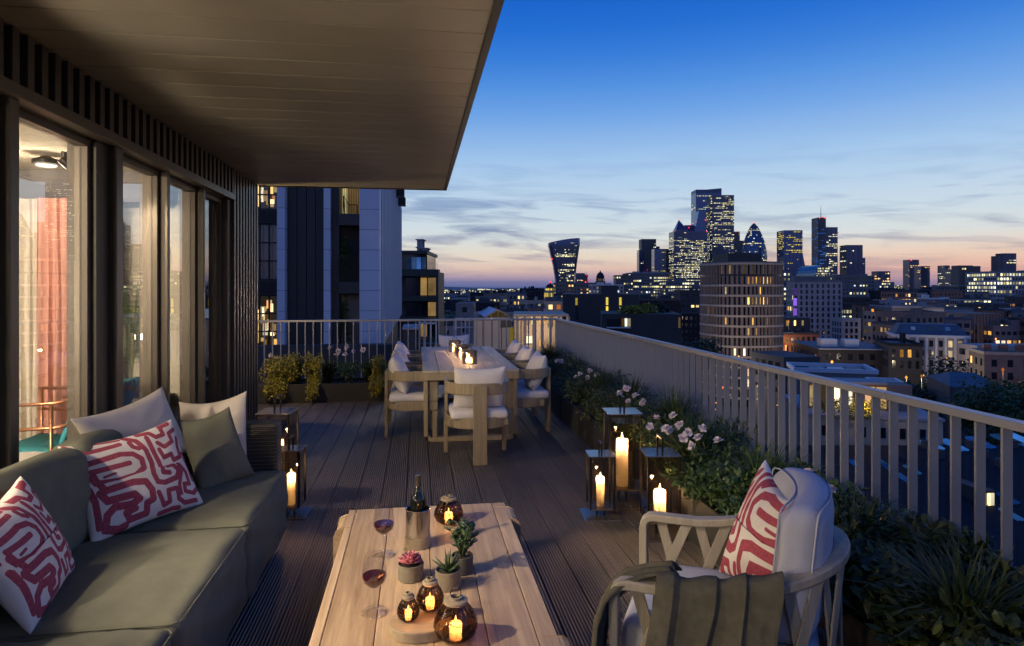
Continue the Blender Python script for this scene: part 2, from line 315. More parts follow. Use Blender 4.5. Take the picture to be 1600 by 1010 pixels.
# ---------------------------------------------------------------- mesh helpers
class MB:
    def __init__(s): s.v = []; s.f = []
    def add(s, V, F):
        o = len(s.v); s.v += [tuple(p) for p in V]; s.f += [tuple(i + o for i in f) for f in F]; return s
    def box(s, x0, x1, y0, y1, z0, z1, rz=0, piv=None):
        V = [(x, y, z) for z in (z0, z1) for y in (y0, y1) for x in (x0, x1)]
        if rz:
            px, py = piv if piv else ((x0 + x1) / 2, (y0 + y1) / 2); c, q = math.cos(rz), math.sin(rz)
            V = [(px + (x - px) * c - (y - py) * q, py + (x - px) * q + (y - py) * c, z) for x, y, z in V]
        return s.add(V, [(0, 2, 3, 1), (4, 5, 7, 6), (0, 1, 5, 4), (2, 6, 7, 3), (0, 4, 6, 2), (1, 3, 7, 5)])
    def bar(s, p, q, w, h=None, up=(0, 0, 1)):
        """a straight bar from p to q with width w and height h"""
        h = h or w; p, q = Vector(p), Vector(q); d = (q - p).normalized(); up = Vector(up)
        if abs(d.dot(up)) > .99: up = Vector((0, 1, 0))
        a = d.cross(up).normalized() * w / 2; b = a.cross(d).normalized() * h / 2
        V = [p - a - b, p + a - b, p + a + b, p - a + b, q - a - b, q + a - b, q + a + b, q - a + b]
        return s.add(V, [(0, 3, 2, 1), (4, 5, 6, 7), (0, 1, 5, 4), (1, 2, 6, 5), (2, 3, 7, 6), (3, 0, 4, 7)])
    def tube(s, pts, r, n=8, closed=False):
        pts = [Vector(p) for p in pts]; rs = r if isinstance(r, (list, tuple)) else [r] * len(pts); V = []; F = []; m = len(pts); prev = None
        for i, p in enumerate(pts):
            if closed: d = pts[(i + 1) % m] - pts[i - 1]
            else: d = pts[min(i + 1, m - 1)] - pts[max(i - 1, 0)]
            d.normalize()
            a = prev - d * prev.dot(d) if prev is not None else d.orthogonal()
            if a.length < 1e-5: a = d.orthogonal()
            a.normalize(); prev = a; b = d.cross(a)
            for k in range(n):
                t = 2 * math.pi * k / n; V.append(p + (a * math.cos(t) + b * math.sin(t)) * rs[i])
        for i in range(m if closed else m - 1):
            j = (i + 1) % m
            for k in range(n): F.append((i * n + k, i * n + (k + 1) % n, j * n + (k + 1) % n, j * n + k))
        if not closed: F.append(tuple(range(n))[::-1]); F.append(tuple(range((m - 1) * n, m * n)))
        return s.add(V, F)
    def lathe(s, prof, n=28, c=(0, 0, 0), cap=True):
        V = []; F = []
        for r, z in prof:
            for k in range(n): t = 2 * math.pi * k / n; V.append((c[0] + r * math.cos(t), c[1] + r * math.sin(t), c[2] + z))
        for i in range(len(prof) - 1):
            for k in range(n): F.append((i * n + k, i * n + (k + 1) % n, (i + 1) * n + (k + 1) % n, (i + 1) * n + k))
        if cap: F.append(tuple(range(n))[::-1]); F.append(tuple(range((len(prof) - 1) * n, len(prof) * n)))
        return s.add(V, F)
    def prism(s, poly, z0, z1):
        n = len(poly); V = [(x, y, z0) for x, y in poly] + [(x, y, z1) for x, y in poly]
        return s.add(V, [tuple(range(n))[::-1], tuple(range(n, 2 * n))] + [(i, (i + 1) % n, n + (i + 1) % n, n + i) for i in range(n)])
    def sweep(s, path, w, h, up=(0, 0, 1)):
        """rectangular section swept along a path; w across, h along up"""
        pts = [Vector(p) for p in path]; V = []; F = []; m = len(pts); U = Vector(up)
        for i, p in enumerate(pts):
            d = (pts[min(i + 1, m - 1)] - pts[max(i - 1, 0)]).normalized(); a = d.cross(U)
            a = a.normalized() if a.length > 1e-4 else Vector((1, 0, 0)); b = a.cross(d).normalized()
            for sa, sb in ((-1, -1), (1, -1), (1, 1), (-1, 1)): V.append(p + a * sa * w / 2 + b * sb * h / 2)
        for i in range(m - 1):
            for k in range(4): F.append((i * 4 + k, i * 4 + (k + 1) % 4, i * 4 + 4 + (k + 1) % 4, i * 4 + 4 + k))
        F += [(3, 2, 1, 0), tuple(range((m - 1) * 4, m * 4))]
        return s.add(V, F)
    def mesh(s, name):
        me = bpy.data.meshes.new(name); me.from_pydata(s.v, [], s.f); me.update(); return me
    def build(s, name, m, parent=None, smooth=False, bevel=0, loc=None, label=None, kind=None, seg=2):
        me = s.mesh(name); return link(name, me, m, parent, smooth, bevel, loc, label, kind, seg)

def link(name, me, m, parent=None, smooth=False, bevel=0, loc=None, label=None, kind=None, seg=2):
    o = bpy.data.objects.new(name, me); COL.objects.link(o)
    if m and not me.materials: me.materials.append(M[m] if isinstance(m, str) else m)
    if parent: o.parent = parent
    if loc: o.location = loc
    if smooth: me.polygons.foreach_set('use_smooth', [True] * len(me.polygons))
    if smooth == 'auto': me.set_sharp_from_angle(angle=R(35))
    if bevel:
        b = o.modifiers.new('edge', 'BEVEL'); b.width = bevel; b.segments = seg; b.limit_method = 'ANGLE'; b.angle_limit = R(35)
    if label: o['label'] = label
    if kind: o['kind'] = kind
    return o
def tag(o, label, cat, group=None):
    o['label'] = label; o['category'] = cat
    if group: o['group'] = group
    return o
def thing(name, label, cat, loc=(0, 0, 0), rz=0, group=None):
    o = bpy.data.objects.new(name, None); COL.objects.link(o); o.location = loc; o.rotation_euler = (0, 0, rz); o.empty_display_size = .1
    return tag(o, label, cat, group)
def copy_tree(o, loc=None, rz=None, label=None, parent=None):
    c = o.copy(); COL.objects.link(c)
    if parent: c.parent = parent
    for ch in list(o.children): copy_tree(ch, parent=c)
    if loc is not None: c.location = loc
    if rz is not None: c.rotation_euler = (0, 0, rz)
    if label: c['label'] = label
    return c
def rbox(sx, sy, sz, r=.05, n=8, puff=0, c=(0, 0, 0), wob=0, seed=0):
    """rounded cushion block, centred on c"""
    mb = MB(); idx = {}; rnd = random.Random(seed); ph = [rnd.uniform(0, 6) for _ in range(6)]
    def vert(i, j, k):
        if (i, j, k) in idx: return idx[(i, j, k)]
        def w_(t, s):                       # parameter to coordinate, denser at the edges
            t = t / n * 2 - 1; return math.copysign(1 - (1 - abs(t)) ** 1.6, t) * s / 2
        p = Vector((w_(i, sx), w_(j, sy), w_(k, sz)))
        q = Vector((max(-sx / 2 + r, min(sx / 2 - r, p.x)), max(-sy / 2 + r, min(sy / 2 - r, p.y)), max(-sz / 2 + r, min(sz / 2 - r, p.z))))
        d = p - q
        if d.length > 1e-6: p = q + d.normalized() * r
        ax, ay, az_ = 2 * p.x / sx, 2 * p.y / sy, 2 * p.z / sz
        p.z += puff * az_ * max(0, 1 - ax ** 2) * max(0, 1 - ay ** 2)
        p.x += puff * .4 * ax * max(0, 1 - az_ ** 2) * max(0, 1 - ay ** 2)
        if wob:
            p.z += wob * math.sin(p.x * 9 + ph[0]) * math.sin(p.y * 7 + ph[1]) * (az_ > 0); p.x += wob * .6 * math.sin(p.y * 11 + ph[2]) * math.sin(p.z * 13 + ph[3])
        if wob:
            e_ = max(abs(ax), abs(ay)); cr_ = math.sin((p.x + p.y) * 34 + ph[4]) * math.sin((p.x - p.y * 1.7) * 19 + ph[5]); p.z += wob * .55 * cr_ * e_ ** 2 * (az_ > .2); p.x += wob * .5 * math.sin(p.z * 40 + p.y * 13 + ph[0]) * (ax > .5)
        mb.v.append((p.x + c[0], p.y + c[1], p.z + c[2])); idx[(i, j, k)] = len(mb.v) - 1; return len(mb.v) - 1
    for a in range(n):
        for b in range(n):
            for e in (0, n):
                q = [vert(a, b, e), vert(a + 1, b, e), vert(a + 1, b + 1, e), vert(a, b + 1, e)]; mb.f.append(tuple(q if e else q[::-1]))
                q = [vert(a, e, b), vert(a + 1, e, b), vert(a + 1, e, b + 1), vert(a, e, b + 1)]; mb.f.append(tuple(q[::-1] if e else q))
                q = [vert(e, a, b), vert(e, a + 1, b), vert(e, a + 1, b + 1), vert(e, a, b + 1)]; mb.f.append(tuple(q if e else q[::-1]))
    return mb

def point_light(name, loc, power, col=(1, .62, .3), radius=.01, parent=None):
    l = bpy.data.lights.new(name, 'POINT'); l.energy = power; l.color = col; l.shadow_soft_size = radius
    o = bpy.data.objects.new(name, l); COL.objects.link(o); o.location = loc
    if parent: o.parent = parent
    return o
# ================================================================ THE TERRACE
XF, XG, XR, YC, ZC = -1.92, -2.05, 2.33, 10.66, 2.88       # facade face, glass plane, rail, far rail corner, ceiling
GROUND = -35.0
def structure(o): o['kind'] = 'structure'; return o
structure(MB().box(-3.2, 2.45, -3.5, YC + .12, -.40, -.035).build('terrace_slab', 'deck_base'))
deck = bpy.data.objects.new('deck_floor', None); COL.objects.link(deck); deck['kind'] = 'structure'; deck['label'] = 'dark grooved composite decking of the terrace'
bw = .192; bm_ = MB().box(0, bw - .006, -3.4, YC + .08, -.032, 0).mesh('deck_board')
for i in range(int((2.42 + 3.15) / bw)):
    link('deck_board', bm_, 'deck', deck, loc=(-3.15 + i * bw, 0, 0), bevel=.002, seg=1)

# ceiling of the canopy: boards running across, thin recessed joints whose pale backing stands in for light on their edges
can = thing('canopy', 'broad bronze boarded canopy soffit overhanging the terrace from the left facade', 'canopy')
MB().box(-6.4, .332, -3.5, 8.227, ZC + .0055, ZC + .22).build('roof_slab', 'plaster', can)
pb = .262; pm = MB().box(-1.93, .33, 0, pb - .011, 0, .005).mesh('ceiling_board')
y = -3.4
while y < 8.0:
    link('ceiling_board', pm, 'canopy', can, loc=(0, y, ZC)); y += pb
MB().box(-1.93, .33, y, 8.225, ZC, ZC + .005).build('ceiling_board', 'canopy', can)
MB().box(.333, .372, -3.5, 8.245, ZC - .012, ZC + .225).build('edge_trim', 'canopy_trim', can)
MB().box(-1.93, .332, 8.228, 8.245, ZC - .012, ZC + .225).build('edge_trim', 'canopy_trim', can)

# facade with fins, beam, columns, glazing
fac = thing('glazed_facade', 'dark bronze framed glass facade with vertical fins above the windows', 'facade', (0, 0, 0))
MB().box(-2.16, -1.99, -3.4, 7.12, 2.60, 2.90).build('fascia_panel', 'slat_dark', fac)
fm = MB().box(-1.99, -1.905, 0, .058, 2.612, 2.876).mesh('fascia_fin'); y = -3.35
while y < 7.08:
    link('fascia_fin', fm, 'slat_dark', fac, loc=(0, y, 0), bevel=.002, seg=1); y += .122
MB().box(-2.16, -1.895, -3.4, 7.12, 2.545, 2.610).build('fascia_beam', 'bronze', fac, bevel=.004)
MB().box(-2.16, -1.96, -3.4, 7.12, -.03, .05).build('door_sill', 'bronze', fac, bevel=.004)
for y0, y1, x1 in ((-3.4, -3.1, -1.95), (-.62, -.50, -1.93), (1.50, 1.62, -1.93), (3.39, 3.46, -1.93), (4.49, 4.58, -1.93), (5.40, 5.45, -1.95), (6.26, 6.31, -1.95), (7.02, 7.12, -1.95)):
    MB().box(-2.16, x1, y0, y1, .05, 2.545).build('column', 'bronze', fac, bevel=.004)
    if y0 in (3.39, 4.49): MB().box(-2.15, -1.98, y0 - .16, y0 - .004, .05, 2.545).build('column', 'slat_dark', fac, bevel=.003)
for y0, y1 in ((-3.1, -.62), (-.50, 1.50), (1.62, 3.23), (3.46, 4.33), (4.58, 5.40), (5.45, 6.26), (6.31, 7.02)):
    e = .045
    fr = MB().box(-2.09, -2.01, y0 + .003, y0 + e, .05, 2.50).box(-2.09, -2.01, y1 - e, y1 - .003, .05, 2.50).box(-2.09, -2.01, y0 + .003, y1 - .003, 2.50, 2.542).box(-2.09, -2.01, y0 + e, y1 - e, .052, .10)
    f = fr.build('window_frame', 'bronze', fac, bevel=.003)
    MB().box(-2.056, -2.044, y0 + e, y1 - e, .10, 2.50).build('window_pane', 'facade_glass', f)
pil = thing('fluted_pilaster', 'fluted dark bronze pilaster ending the facade at the far canopy corner', 'pilaster')
MB().box(-3.0, -1.99, 7.125, 8.15, -.03, 2.876).build('core', 'slat_dark', pil)
fm = MB().box(-1.99, -1.915, 0, .060, -.028, 2.874).mesh('flute')
for i in range(9): link('flute', fm, 'bronze', pil, loc=(0, 7.13 + i * .12, 0), bevel=.003, seg=1)

# the lit room behind the glass
room = thing('living_room', 'warm lit living room seen through the glass facade', 'room')
MB().box(-6.3, -2.17, -3.4, 7.12, -.03, 0).build('floor', 'interior_floor', room)
MB().box(-6.3, -2.165, -3.4, 7.12, 2.62, 2.74).build('ceiling', 'plaster', room)
MB().box(-6.4, -6.31, -3.4, 7.12, -.03, 2.72).build('wall', 'plaster', room)
MB().box(-6.3, -2.17, 6.30, 6.40, 0, 2.61).build('wall', 'plaster', room)
MB().box(-6.3, -2.17, -3.4, -3.3, 0, 2.61).build('wall', 'plaster', room)
MB().box(-6.2, -2.22, 5.90, 6.29, 2.36, 2.615).build('bulkhead', 'concrete_mid', room)
MB().box(-3.3, -2.2, 5.96, 6.28, 0, .66).build('sideboard', 'interior_dark', room, bevel=.005)
def curtain(x0, x1, y, z1, m, label, amp=.035, n=9):
    mb = MB(); N = n * 10; rr = random.Random(n)
    js = [rr.uniform(.6, 1.3) for _ in range(n + 1)]
    for k in range(9):
        z = z1 * k / 8
        for i in range(N + 1):
            t = i / N; a = amp * js[int(t * n)] * (1 + .35 * math.sin(k * .8))
            mb.v.append((x0 + (x1 - x0) * t + .012 * math.sin(t * 31 + k * .3), y + a * math.sin(t * n * 2 * math.pi) + .01 * math.sin(k * .9 + t * 9), z + .01))
    for k in range(8):
        for i in range(N): a = k * (N + 1) + i; mb.f.append((a, a + 1, a + N + 2, a + N + 1))
    o = mb.build('curtain', m, None, smooth=True); tag(o, label, 'curtain'); return o
curtain(-3.42, -3.05, 5.72, 2.34, 'curtain_white', 'sheer cream curtain hanging in folds behind the nearest window', n=7)
curtain(-3.04, -2.64, 5.66, 2.34, 'curtain_coral', 'coral red curtain hanging beside the cream one behind the glass', n=7)
curtain(-4.9, -3.43, 5.78, 2.34, 'curtain_white', 'long cream curtain at the left edge of the photo behind the glass', n=16)
def interior_lamp(x, y, p, r, s_):
    t = thing('ceiling_lamp', 'ceiling lamp glowing inside the room ' + s_, 'lamp', (x, y, 2.60))
    MB().lathe([(.03, -.001), (.09, -.03), (.09, -.06)], 20).build('lamp_shade', 'black_metal', t, smooth='auto')
    MB().lathe([(.001, -.062), (.07, -.065), (.06, -.075), (.001, -.085)], 16).build('bulb', 'lamp_glow', t, smooth=True)
    point_light('lamp_light', (0, 0, -.13), p, (1, .74, .46), r, t)
LAMPS = ((-3.0, 1.35, 830, .05, 'second along the glass behind the sofa'), (-3.1, 2.95, 90, .06, 'above the middle of the sofa'), (-2.72, 5.2, 38, .08, 'by the curtains'), (-2.9, -1.6, 520, .05, 'behind the camera'), (-4.9, 4.2, 40, .1, 'deep in the room'))
for x, y, p, r, s_ in LAMPS: interior_lamp(x, y, p, r, s_)
def floor_lamp(y, p, s_):
    t = thing('floor_lamp', 'floor lamp glowing inside the room ' + s_, 'lamp', (-2.95, y, 0))
    MB().lathe([(.13, 0), (.13, .015), (.012, .02), (.010, 1.0)], 20).build('stand', 'black_metal', t, smooth='auto')
    MB().lathe([(.10, 1.0), (.10, 1.03)], 20, cap=False).build('shade_ring', 'black_metal', t)
    MB().lathe([(.001, 1.01), (.05, 1.02), (.06, 1.06), (.05, 1.10), (.001, 1.11)], 16).build('bulb', 'lamp_glow', t, smooth=True)
    point_light('lamp_light', (0, 0, 1.45), p, (1, .76, .48), .30, t)
floor_lamp(.5, 640, 'beside the first seat'); floor_lamp(2.65, 330, 'behind the sofa middle'); floor_lamp(-1.4, 600, 'left of the camera')
def added_spot_lamp(loc, target, p, ang, s_):  # ceiling spots added to brighten the coffee table and the deck
    t = thing('added_spot_lamp', 'added ceiling fill spot inside the glass ' + s_, 'lamp', loc); d_ = (Vector(target) - Vector(loc)).normalized()
    MB().tube([Vector((0, 0, .06)), Vector((0, 0, .02)), d_ * .03], .018, 10).tube([d_ * -.02, d_ * .05], .035, 18).build('lamp_housing', 'black_metal', t, smooth='auto')
    MB().tube([d_ * .051, d_ * .054], .028, 18).build('lens', 'lamp_glow', t)
    l = bpy.data.lights.new('spot_light', 'SPOT'); l.energy = p; l.color = (1, .74, .45); l.spot_size = R(ang); l.spot_blend = .8; l.shadow_soft_size = .045
    o = bpy.data.objects.new('spot_light', l); COL.objects.link(o); o.parent = t; o.location = d_ * .07; o.rotation_euler = d_.to_track_quat('-Z', 'Y').to_euler()
added_spot_lamp((-2.45, 2.05, 2.52), (.15, 3.05, .35), 1550, 44, 'aimed at the coffee table'); added_spot_lamp((-2.45, 4.90, 2.52), (-.2, 6.3, 0), 560, 66, 'aimed at the deck')
# palm in the room, teal rope chair, side table
pt = thing('indoor_palm', 'feathery green palm in a dark pot behind the second window', 'plant', (-2.50, 6.10, .66))
MB().lathe([(.09, 0), (.12, .16), (.105, .16), (.10, .14)], 20).build('pot', 'planter', pt, smooth='auto')
mb = MB(); rr = random.Random(3)
for k in range(15):
    a = rr.uniform(0, 6.28); L = rr.uniform(.7, 1.15); lean = rr.uniform(.06, .30); pts = []
    for i in range(9): t = i / 8; pts.append(Vector((math.cos(a) * lean * t ** 1.6 * 1.0, math.sin(a) * lean * .5 * t ** 1.6, .12 + L * (t - .22 * t * t))))
    mb.tube(pts, .004, 4)
    for i in range(3, 9):
        for q in (0, .5):
            p = pts[i - 1].lerp(pts[i], q); d = (pts[i] - pts[i - 1]).normalized(); s = Vector((-math.sin(a), math.cos(a), 0))
            for sg in (-1, 1):
                e = p + s * sg * .17 + d * .09 + Vector((0, 0, -.06)); n_ = Vector((0, 0, .008))
                mb.add([p + n_, p - n_ + d * .012, e], [(0, 1, 2)])
mb.build('fronds', 'palm', pt, kind='stuff')
ch = thing('rope_chair', 'teal rope lounge chair with copper rails inside the room at the left edge', 'chair', (-2.60, 4.95, .10), R(75))
mb = MB()
for i in range(15): mb.tube([(-.30, -.30 + i * .043, .40), (0, -.30 + i * .043, .385), (.30, -.30 + i * .043, .41)], .019, 8)
mb.build('seat', 'teal_rope', ch, smooth=True)
mb = MB()
for i in range(13): x = -.27 + i * .045; mb.tube([(x, -.33, .40), (x, -.42, .62), (x * .9, -.50, .86)], .02, 8)
mb.build('backrest', 'teal_rope', ch, smooth=True)
for z_ in (.60, .76): MB().tube([(.34, .36, z_), (.36, -.1, z_), (.33, -.38, z_ + .02), (.20, -.50, z_ + .04), (-.20, -.50, z_ + .04), (-.33, -.38, z_ + .02), (-.36, -.1, z_), (-.34, .36, z_)], .012, 8).build('rail', 'copper', ch, smooth=True)
for sx in (-1, 1):
    for sy in (-.36, .34): MB().tube([(sx * .34, sy, 0), (sx * .34, sy, .77)], .012, 8).build('leg', 'copper', ch, smooth=True)
st = thing('side_table', 'small round white side table inside beside the teal chair', 'table', (-2.33, 4.12, 0))
MB().lathe([(.001, .57), (.14, .57), (.16, .60), (.16, .63), (.001, .63)], 36).build('table_top', 'white_lacquer', st, smooth='auto')
MB().lathe([(.03, .02), (.02, .57)], 14).build('leg', 'copper', st, smooth=True); MB().lathe([(.001, 0), (.12, 0), (.12, .015), (.001, .02)], 28).build('base', 'copper', st, smooth='auto')

# ---------------------------------------------------------------- railings
def rail(name, label, pts, n, fin_dx, fin_dy):
    t = thing(name, label, 'railing')
    (x0, y0), (x1, y1) = pts
    m = MB().box(-fin_dx / 2, fin_dx / 2, -fin_dy / 2, fin_dy / 2, -.30, 1.068).mesh('baluster')
    for i in range(n):
        f = (i + .5) / n; link('baluster', m, 'rail_metal', t, loc=(x0 + (x1 - x0) * f, y0 + (y1 - y0) * f, 0))
    return t
ny = int((YC + 2.0) / .122)
rr_ = rail('side_railing', 'long pale metal fin railing running down the right side of the terrace', ((XR, -2.0), (XR, YC)), ny, .045, .011)
yj = -2.0
while yj < YC:
    MB().box(XR - .030, XR + .030, yj, min(yj + 2.44, YC + .03) - .003, 1.070, 1.105).build('top_rail', 'rail_metal', rr_, bevel=.003); yj += 2.44
MB().box(XR - .030, XR + .030, -2.0, YC + .03, -.32, -.28).build('bottom_rail', 'rail_metal', rr_)
nx = int((XR + 3.1) / .124)
rb_ = rail('end_railing', 'thin barred metal railing across the far end of the terrace', ((-3.1, YC), (XR - .03, YC)), nx, .011, .045)
MB().box(-3.1, XR - .032, YC - .028, YC + .028, 1.070, 1.104).build('top_rail', 'rail_metal', rb_, bevel=.003)
MB().box(-3.1, XR - .032, YC - .02, YC + .02, -.32, -.28).build('bottom_rail', 'rail_metal', rb_)

# ---------------------------------------------------------------- sofa
SX0, SX1 = -1.50, -.82
sofa = thing('sofa', 'long olive grey outdoor sofa with wicker arm along the left facade', 'sofa', (-1.3, 2.6, 0))
def ls(o): o.location = Vector(o.location) - Vector((-1.3, 2.6, 0)); return o
for i, (y0, y1) in enumerate(((-.42, .505), (.51, 1.435), (1.44, 2.365), (2.37, 3.295), (3.30, 4.27))):
    ls(rbox(SX1 + 1.58, y1 - y0 - .006, .40, .05, 26, .034, ((SX1 - 1.58) / 2, (y0 + y1) / 2, .265), .010, i).build('seat_cushion', 'olive_fabric', sofa, smooth=True))
    x0_, x1_, ya, yb_, zt_ = -1.575, SX1 - .004, y0 + .012, y1 - .012, .452; rr4 = .045
    lp = []
    for cx_, cy_, a0 in ((x1_ - rr4, yb_ - rr4, 0), (x0_ + rr4, yb_ - rr4, 90), (x0_ + rr4, ya + rr4, 180), (x1_ - rr4, ya + rr4, 270)):
        for k_ in range(5): q_ = R(a0 + 22.5 * k_); lp.append((cx_ + rr4 * math.cos(q_), cy_ + rr4 * math.sin(q_), zt_))
    ls(MB().tube(lp, .0024, 6, closed=True).build('piping', 'olive_fabric', sofa, smooth=True))
    b = rbox(.20, y1 - y0 - .01, .44, .055, 20, .03, (0, 0, .23), .010, i + 9)
    o = b.build('back_cushion', 'olive_fabric', sofa, smooth=True); o.location = (-1.57 + 1.3, (y0 + y1) / 2 - 2.6, .43); o.rotation_euler = (0, -R(9), 0)
ls(MB().box(-1.80, -1.70, -.5, 4.45, .05, .80).build('back_frame', 'wicker', sofa, bevel=.02, seg=3))
ls(MB().box(-1.699, -.89, 4.285, 4.45, .05, .755).build('arm', 'wicker', sofa, bevel=.025, seg=3))
ls(MB().box(-1.699, -.87, -.5, 4.284, .03, .062).build('base_frame', 'black_metal', sofa))

# ---------------------------------------------------------------- pillows
def pillow(name, corners, thick, m, label, cat='cushion', n=26, ny=None, ink=None, seed=0, wr=.010, pin=.075):
    """corners TL, TR, BR, BL in the place; inflated, edges pulled in, creases running from the corners"""
    TL, TR, BR, BL = [Vector(c) for c in corners]; ny = ny or n; ctr = (TL + TR + BR + BL) / 4
    nrm = ((TR - BL).cross(TL - BR)).normalized()
    if nrm.dot(Vector((0, 0, EYE)) - ctr) < 0: nrm = -nrm
    rnd = random.Random(seed); ph = [rnd.uniform(0, 6.28) for _ in range(8)]
    us = np.linspace(-1, 1, n + 1); vs = np.linspace(-1, 1, ny + 1); Um, Vm = np.meshgrid(us, vs)
    U2 = Um * (1 - pin * (1 - Vm ** 2) * np.abs(Um)); V2 = Vm * (1 - pin * (1 - Um ** 2) * np.abs(Vm))
    th = (np.clip(1 - Um ** 2, 0, 1) ** .42) * (np.clip(1 - Vm ** 2, 0, 1) ** .42)
    rad = np.sqrt(Um ** 2 + Vm ** 2); ang = np.arctan2(Vm, Um)
    wk = (np.sin(ang * 9 + ph[0] + 3 * rad) * .5 + np.sin(ang * 17 + ph[1] - 2 * rad) * .35 + np.sin(Um * 5 + Vm * 3 + ph[2]) * .6) * np.clip(rad - .25, 0, 1) * np.clip(1.02 - np.maximum(abs(Um), abs(Vm)), 0, 1) ** .6
    sag = -.02 * (1 - Um ** 2) * (V2 > 0)
    A = (U2 + 1) / 2; B = (V2 + 1) / 2
    def pos(sign):
        P = [np.array(TL)[None, None] * 0]
        top = np.array(TL)[None, None] * (1 - A[..., None]) + np.array(TR)[None, None] * A[..., None]
        bot = np.array(BL)[None, None] * (1 - A[..., None]) + np.array(BR)[None, None] * A[..., None]
        p = bot * (1 - B[..., None]) + top * B[..., None]
        off = sign * (thick / 2 * th) + wr * wk * th * (1 if sign > 0 else -1)
        p = p + np.array(nrm)[None, None] * off[..., None]; p[..., 2] += sag; return p.reshape(-1, 3)
    N = (n + 1) * (ny + 1); P1, P2 = pos(1), pos(-1) - np.array(nrm) * .002
    c = np.array(ctr); V = np.vstack([P1, P2]) - c; F = []
    for j in range(ny):
        for i in range(n):
            a = j * (n + 1) + i; F.append((a, a + 1, a + n + 2, a + n + 1)); F.append((N + a, N + a + n + 1, N + a + n + 2, N + a + 1))
    ring = [i for i in range(n + 1)] + [(j + 1) * (n + 1) - 1 for j in range(1, ny + 1)] + [ny * (n + 1) + i for i in range(n - 1, -1, -1)] + [j * (n + 1) for j in range(ny - 1, 0, -1)]
    for k in range(len(ring)): a, b = ring[k], ring[(k + 1) % len(ring)]; F.append((a, N + a, N + b, b))
    me = bpy.data.meshes.new(name); me.from_pydata([tuple(v) for v in V], [], F); me.update()
    o = link(name, me, m, None, smooth=True, loc=ctr); tag(o, label, cat)
    if ink is not None:
        col = me.attributes.new('ink', 'FLOAT', 'POINT'); g = ink((Um + 1) / 2, (Vm + 1) / 2).reshape(-1); col.data.foreach_set('value', np.concatenate([g, g]).astype(np.float32))
    return o
LINES = [  # the maze drawn as strokes, (u, v) with v up; last number is the stroke's half width
    ([(.03, .97), (.10, .89), (.17, .88), (.44, .91)], .020), ([(.06, .93), (.02, .80), (.10, .75), (.40, .79), (.50, .76), (.55, .68), (.54, .58), (.46, .53), (.30, .52), (.14, .54), (.12, .66)], .024),
    ([(.12, .66), (.24, .665), (.44, .67)], .022), ([(.10, .60), (.17, .43), (.40, .43), (.50, .40), (.53, .30), (.52, .20), (.46, .18), (.44, .08), (.30, .08), (.28, .16), (.36, .17)], .028),
    ([(.12, .42), (.16, .33), (.38, .31), (.41, .25), (.34, .22), (.20, .25), (.13, .20), (.10, .08), (.20, .03), (.26, .04)], .030), ([(.05, .50), (.07, .36), (.06, .12)], .026),
    ([(.50, .98), (.58, .90), (.62, .76), (.62, .60), (.59, .46), (.60, .36), (.66, .33), (.80, .35), (.84, .42), (.80, .50), (.74, .50)], .023),
    ([(.52, .90), (.53, .84), (.57, .80)], .02), ([(.68, .90), (.68, .70), (.69, .50), (.68, .44), (.74, .42)], .022), ([(.62, .97), (.72, .95), (.76, .87), (.84, .87), (.84, .97), (.93, .97)], .021),
    ([(.75, .80), (.80, .73), (.90, .76), (.90, .86), (.97, .88)], .020), ([(.74, .72), (.75, .62), (.84, .63), (.84, .56), (.93, .57), (.94, .68), (.97, .78)], .020),
    ([(.88, .47), (.92, .38), (.91, .25), (.85, .26), (.84, .18), (.92, .14), (.98, .18)], .020), ([(.97, .60), (.975, .40), (.97, .28)], .016),
    ([(.58, .25), (.60, .10), (.66, .12), (.67, .24), (.76, .24), (.75, .12), (.80, .06), (.92, .06)], .021), ([(.55, .03), (.68, .04), (.74, .03)], .018), ([(.86, .50), (.87, .40), (.80, .27), (.79, .17)], .018),
    ([(.22, .98), (.34, .975), (.46, .97)], .012), ([(.30, .60), (.20, .585)], .010), ([(.02, .70), (.03, .60)], .014)]
def ink(u, v, flip=False, zoom=1.0):
    if flip: u = 1 - u
    u = u / zoom + (.5 - .5 / zoom); v = v / zoom + (.5 - .5 / zoom)
    best = np.full(u.shape, -1.0)
    for pts, hw in LINES:
        for (x0, y0), (x1, y1) in zip(pts, pts[1:]):
            dx, dy = x1 - x0, (y1 - y0) * .8; px, py = u - x0, (v - y0) * .8
            t = np.clip((px * dx + py * dy) / (dx * dx + dy * dy + 1e-9), 0, 1)
            d = np.sqrt((px - t * dx) ** 2 + (py - t * dy) ** 2); best = np.maximum(best, hw - d)
    return np.clip(.5 + best / .006, 0, 1)
pillow('cushion', [W(110, 655, d=3.12), W(254, 604, d=3.76), W(302, 705, d=3.72), W(150, 750, d=3.36)], .15, 'cream_fabric', 'plump cream cushion leaning on the sofa back, behind the patterned one', seed=1, wr=.012)
pillow('cushion', [W(279, 628, d=4.22), W(385, 611, d=4.07), W(388, 765, d=3.98), W(290, 760, d=4.1)], .15, 'cream_fabric', 'cream cushion in the far sofa corner, behind the olive one', seed=2, wr=.012)
pillow('cushion', [W(270, 655, d=3.74), W(358, 635, d=3.78), W(399, 742, d=3.90), W(313, 779, d=3.56)], .15, 'olive_fabric', 'plain olive cushion near the far end of the sofa', seed=3, wr=.010)
pillow('cushion', [W(90, 698, d=3.02), W(268, 655, d=3.42), W(319, 788, z=.475), W(143, 854, z=.465)], .16, 'maze_print', 'red and white maze print cushion in the middle of the sofa', n=190, ny=150, ink=lambda u, v: ink(u, v), seed=4)
pillow('cushion', [W(-75, 830, d=2.08), W(32, 744, d=2.44), W(116, 888, z=.475), W(48, 991, z=.46)], .16, 'maze_print', 'red and white maze print cushion cut by the left edge of the photo', n=190, ny=150, ink=lambda u, v: ink(u, v), seed=5)

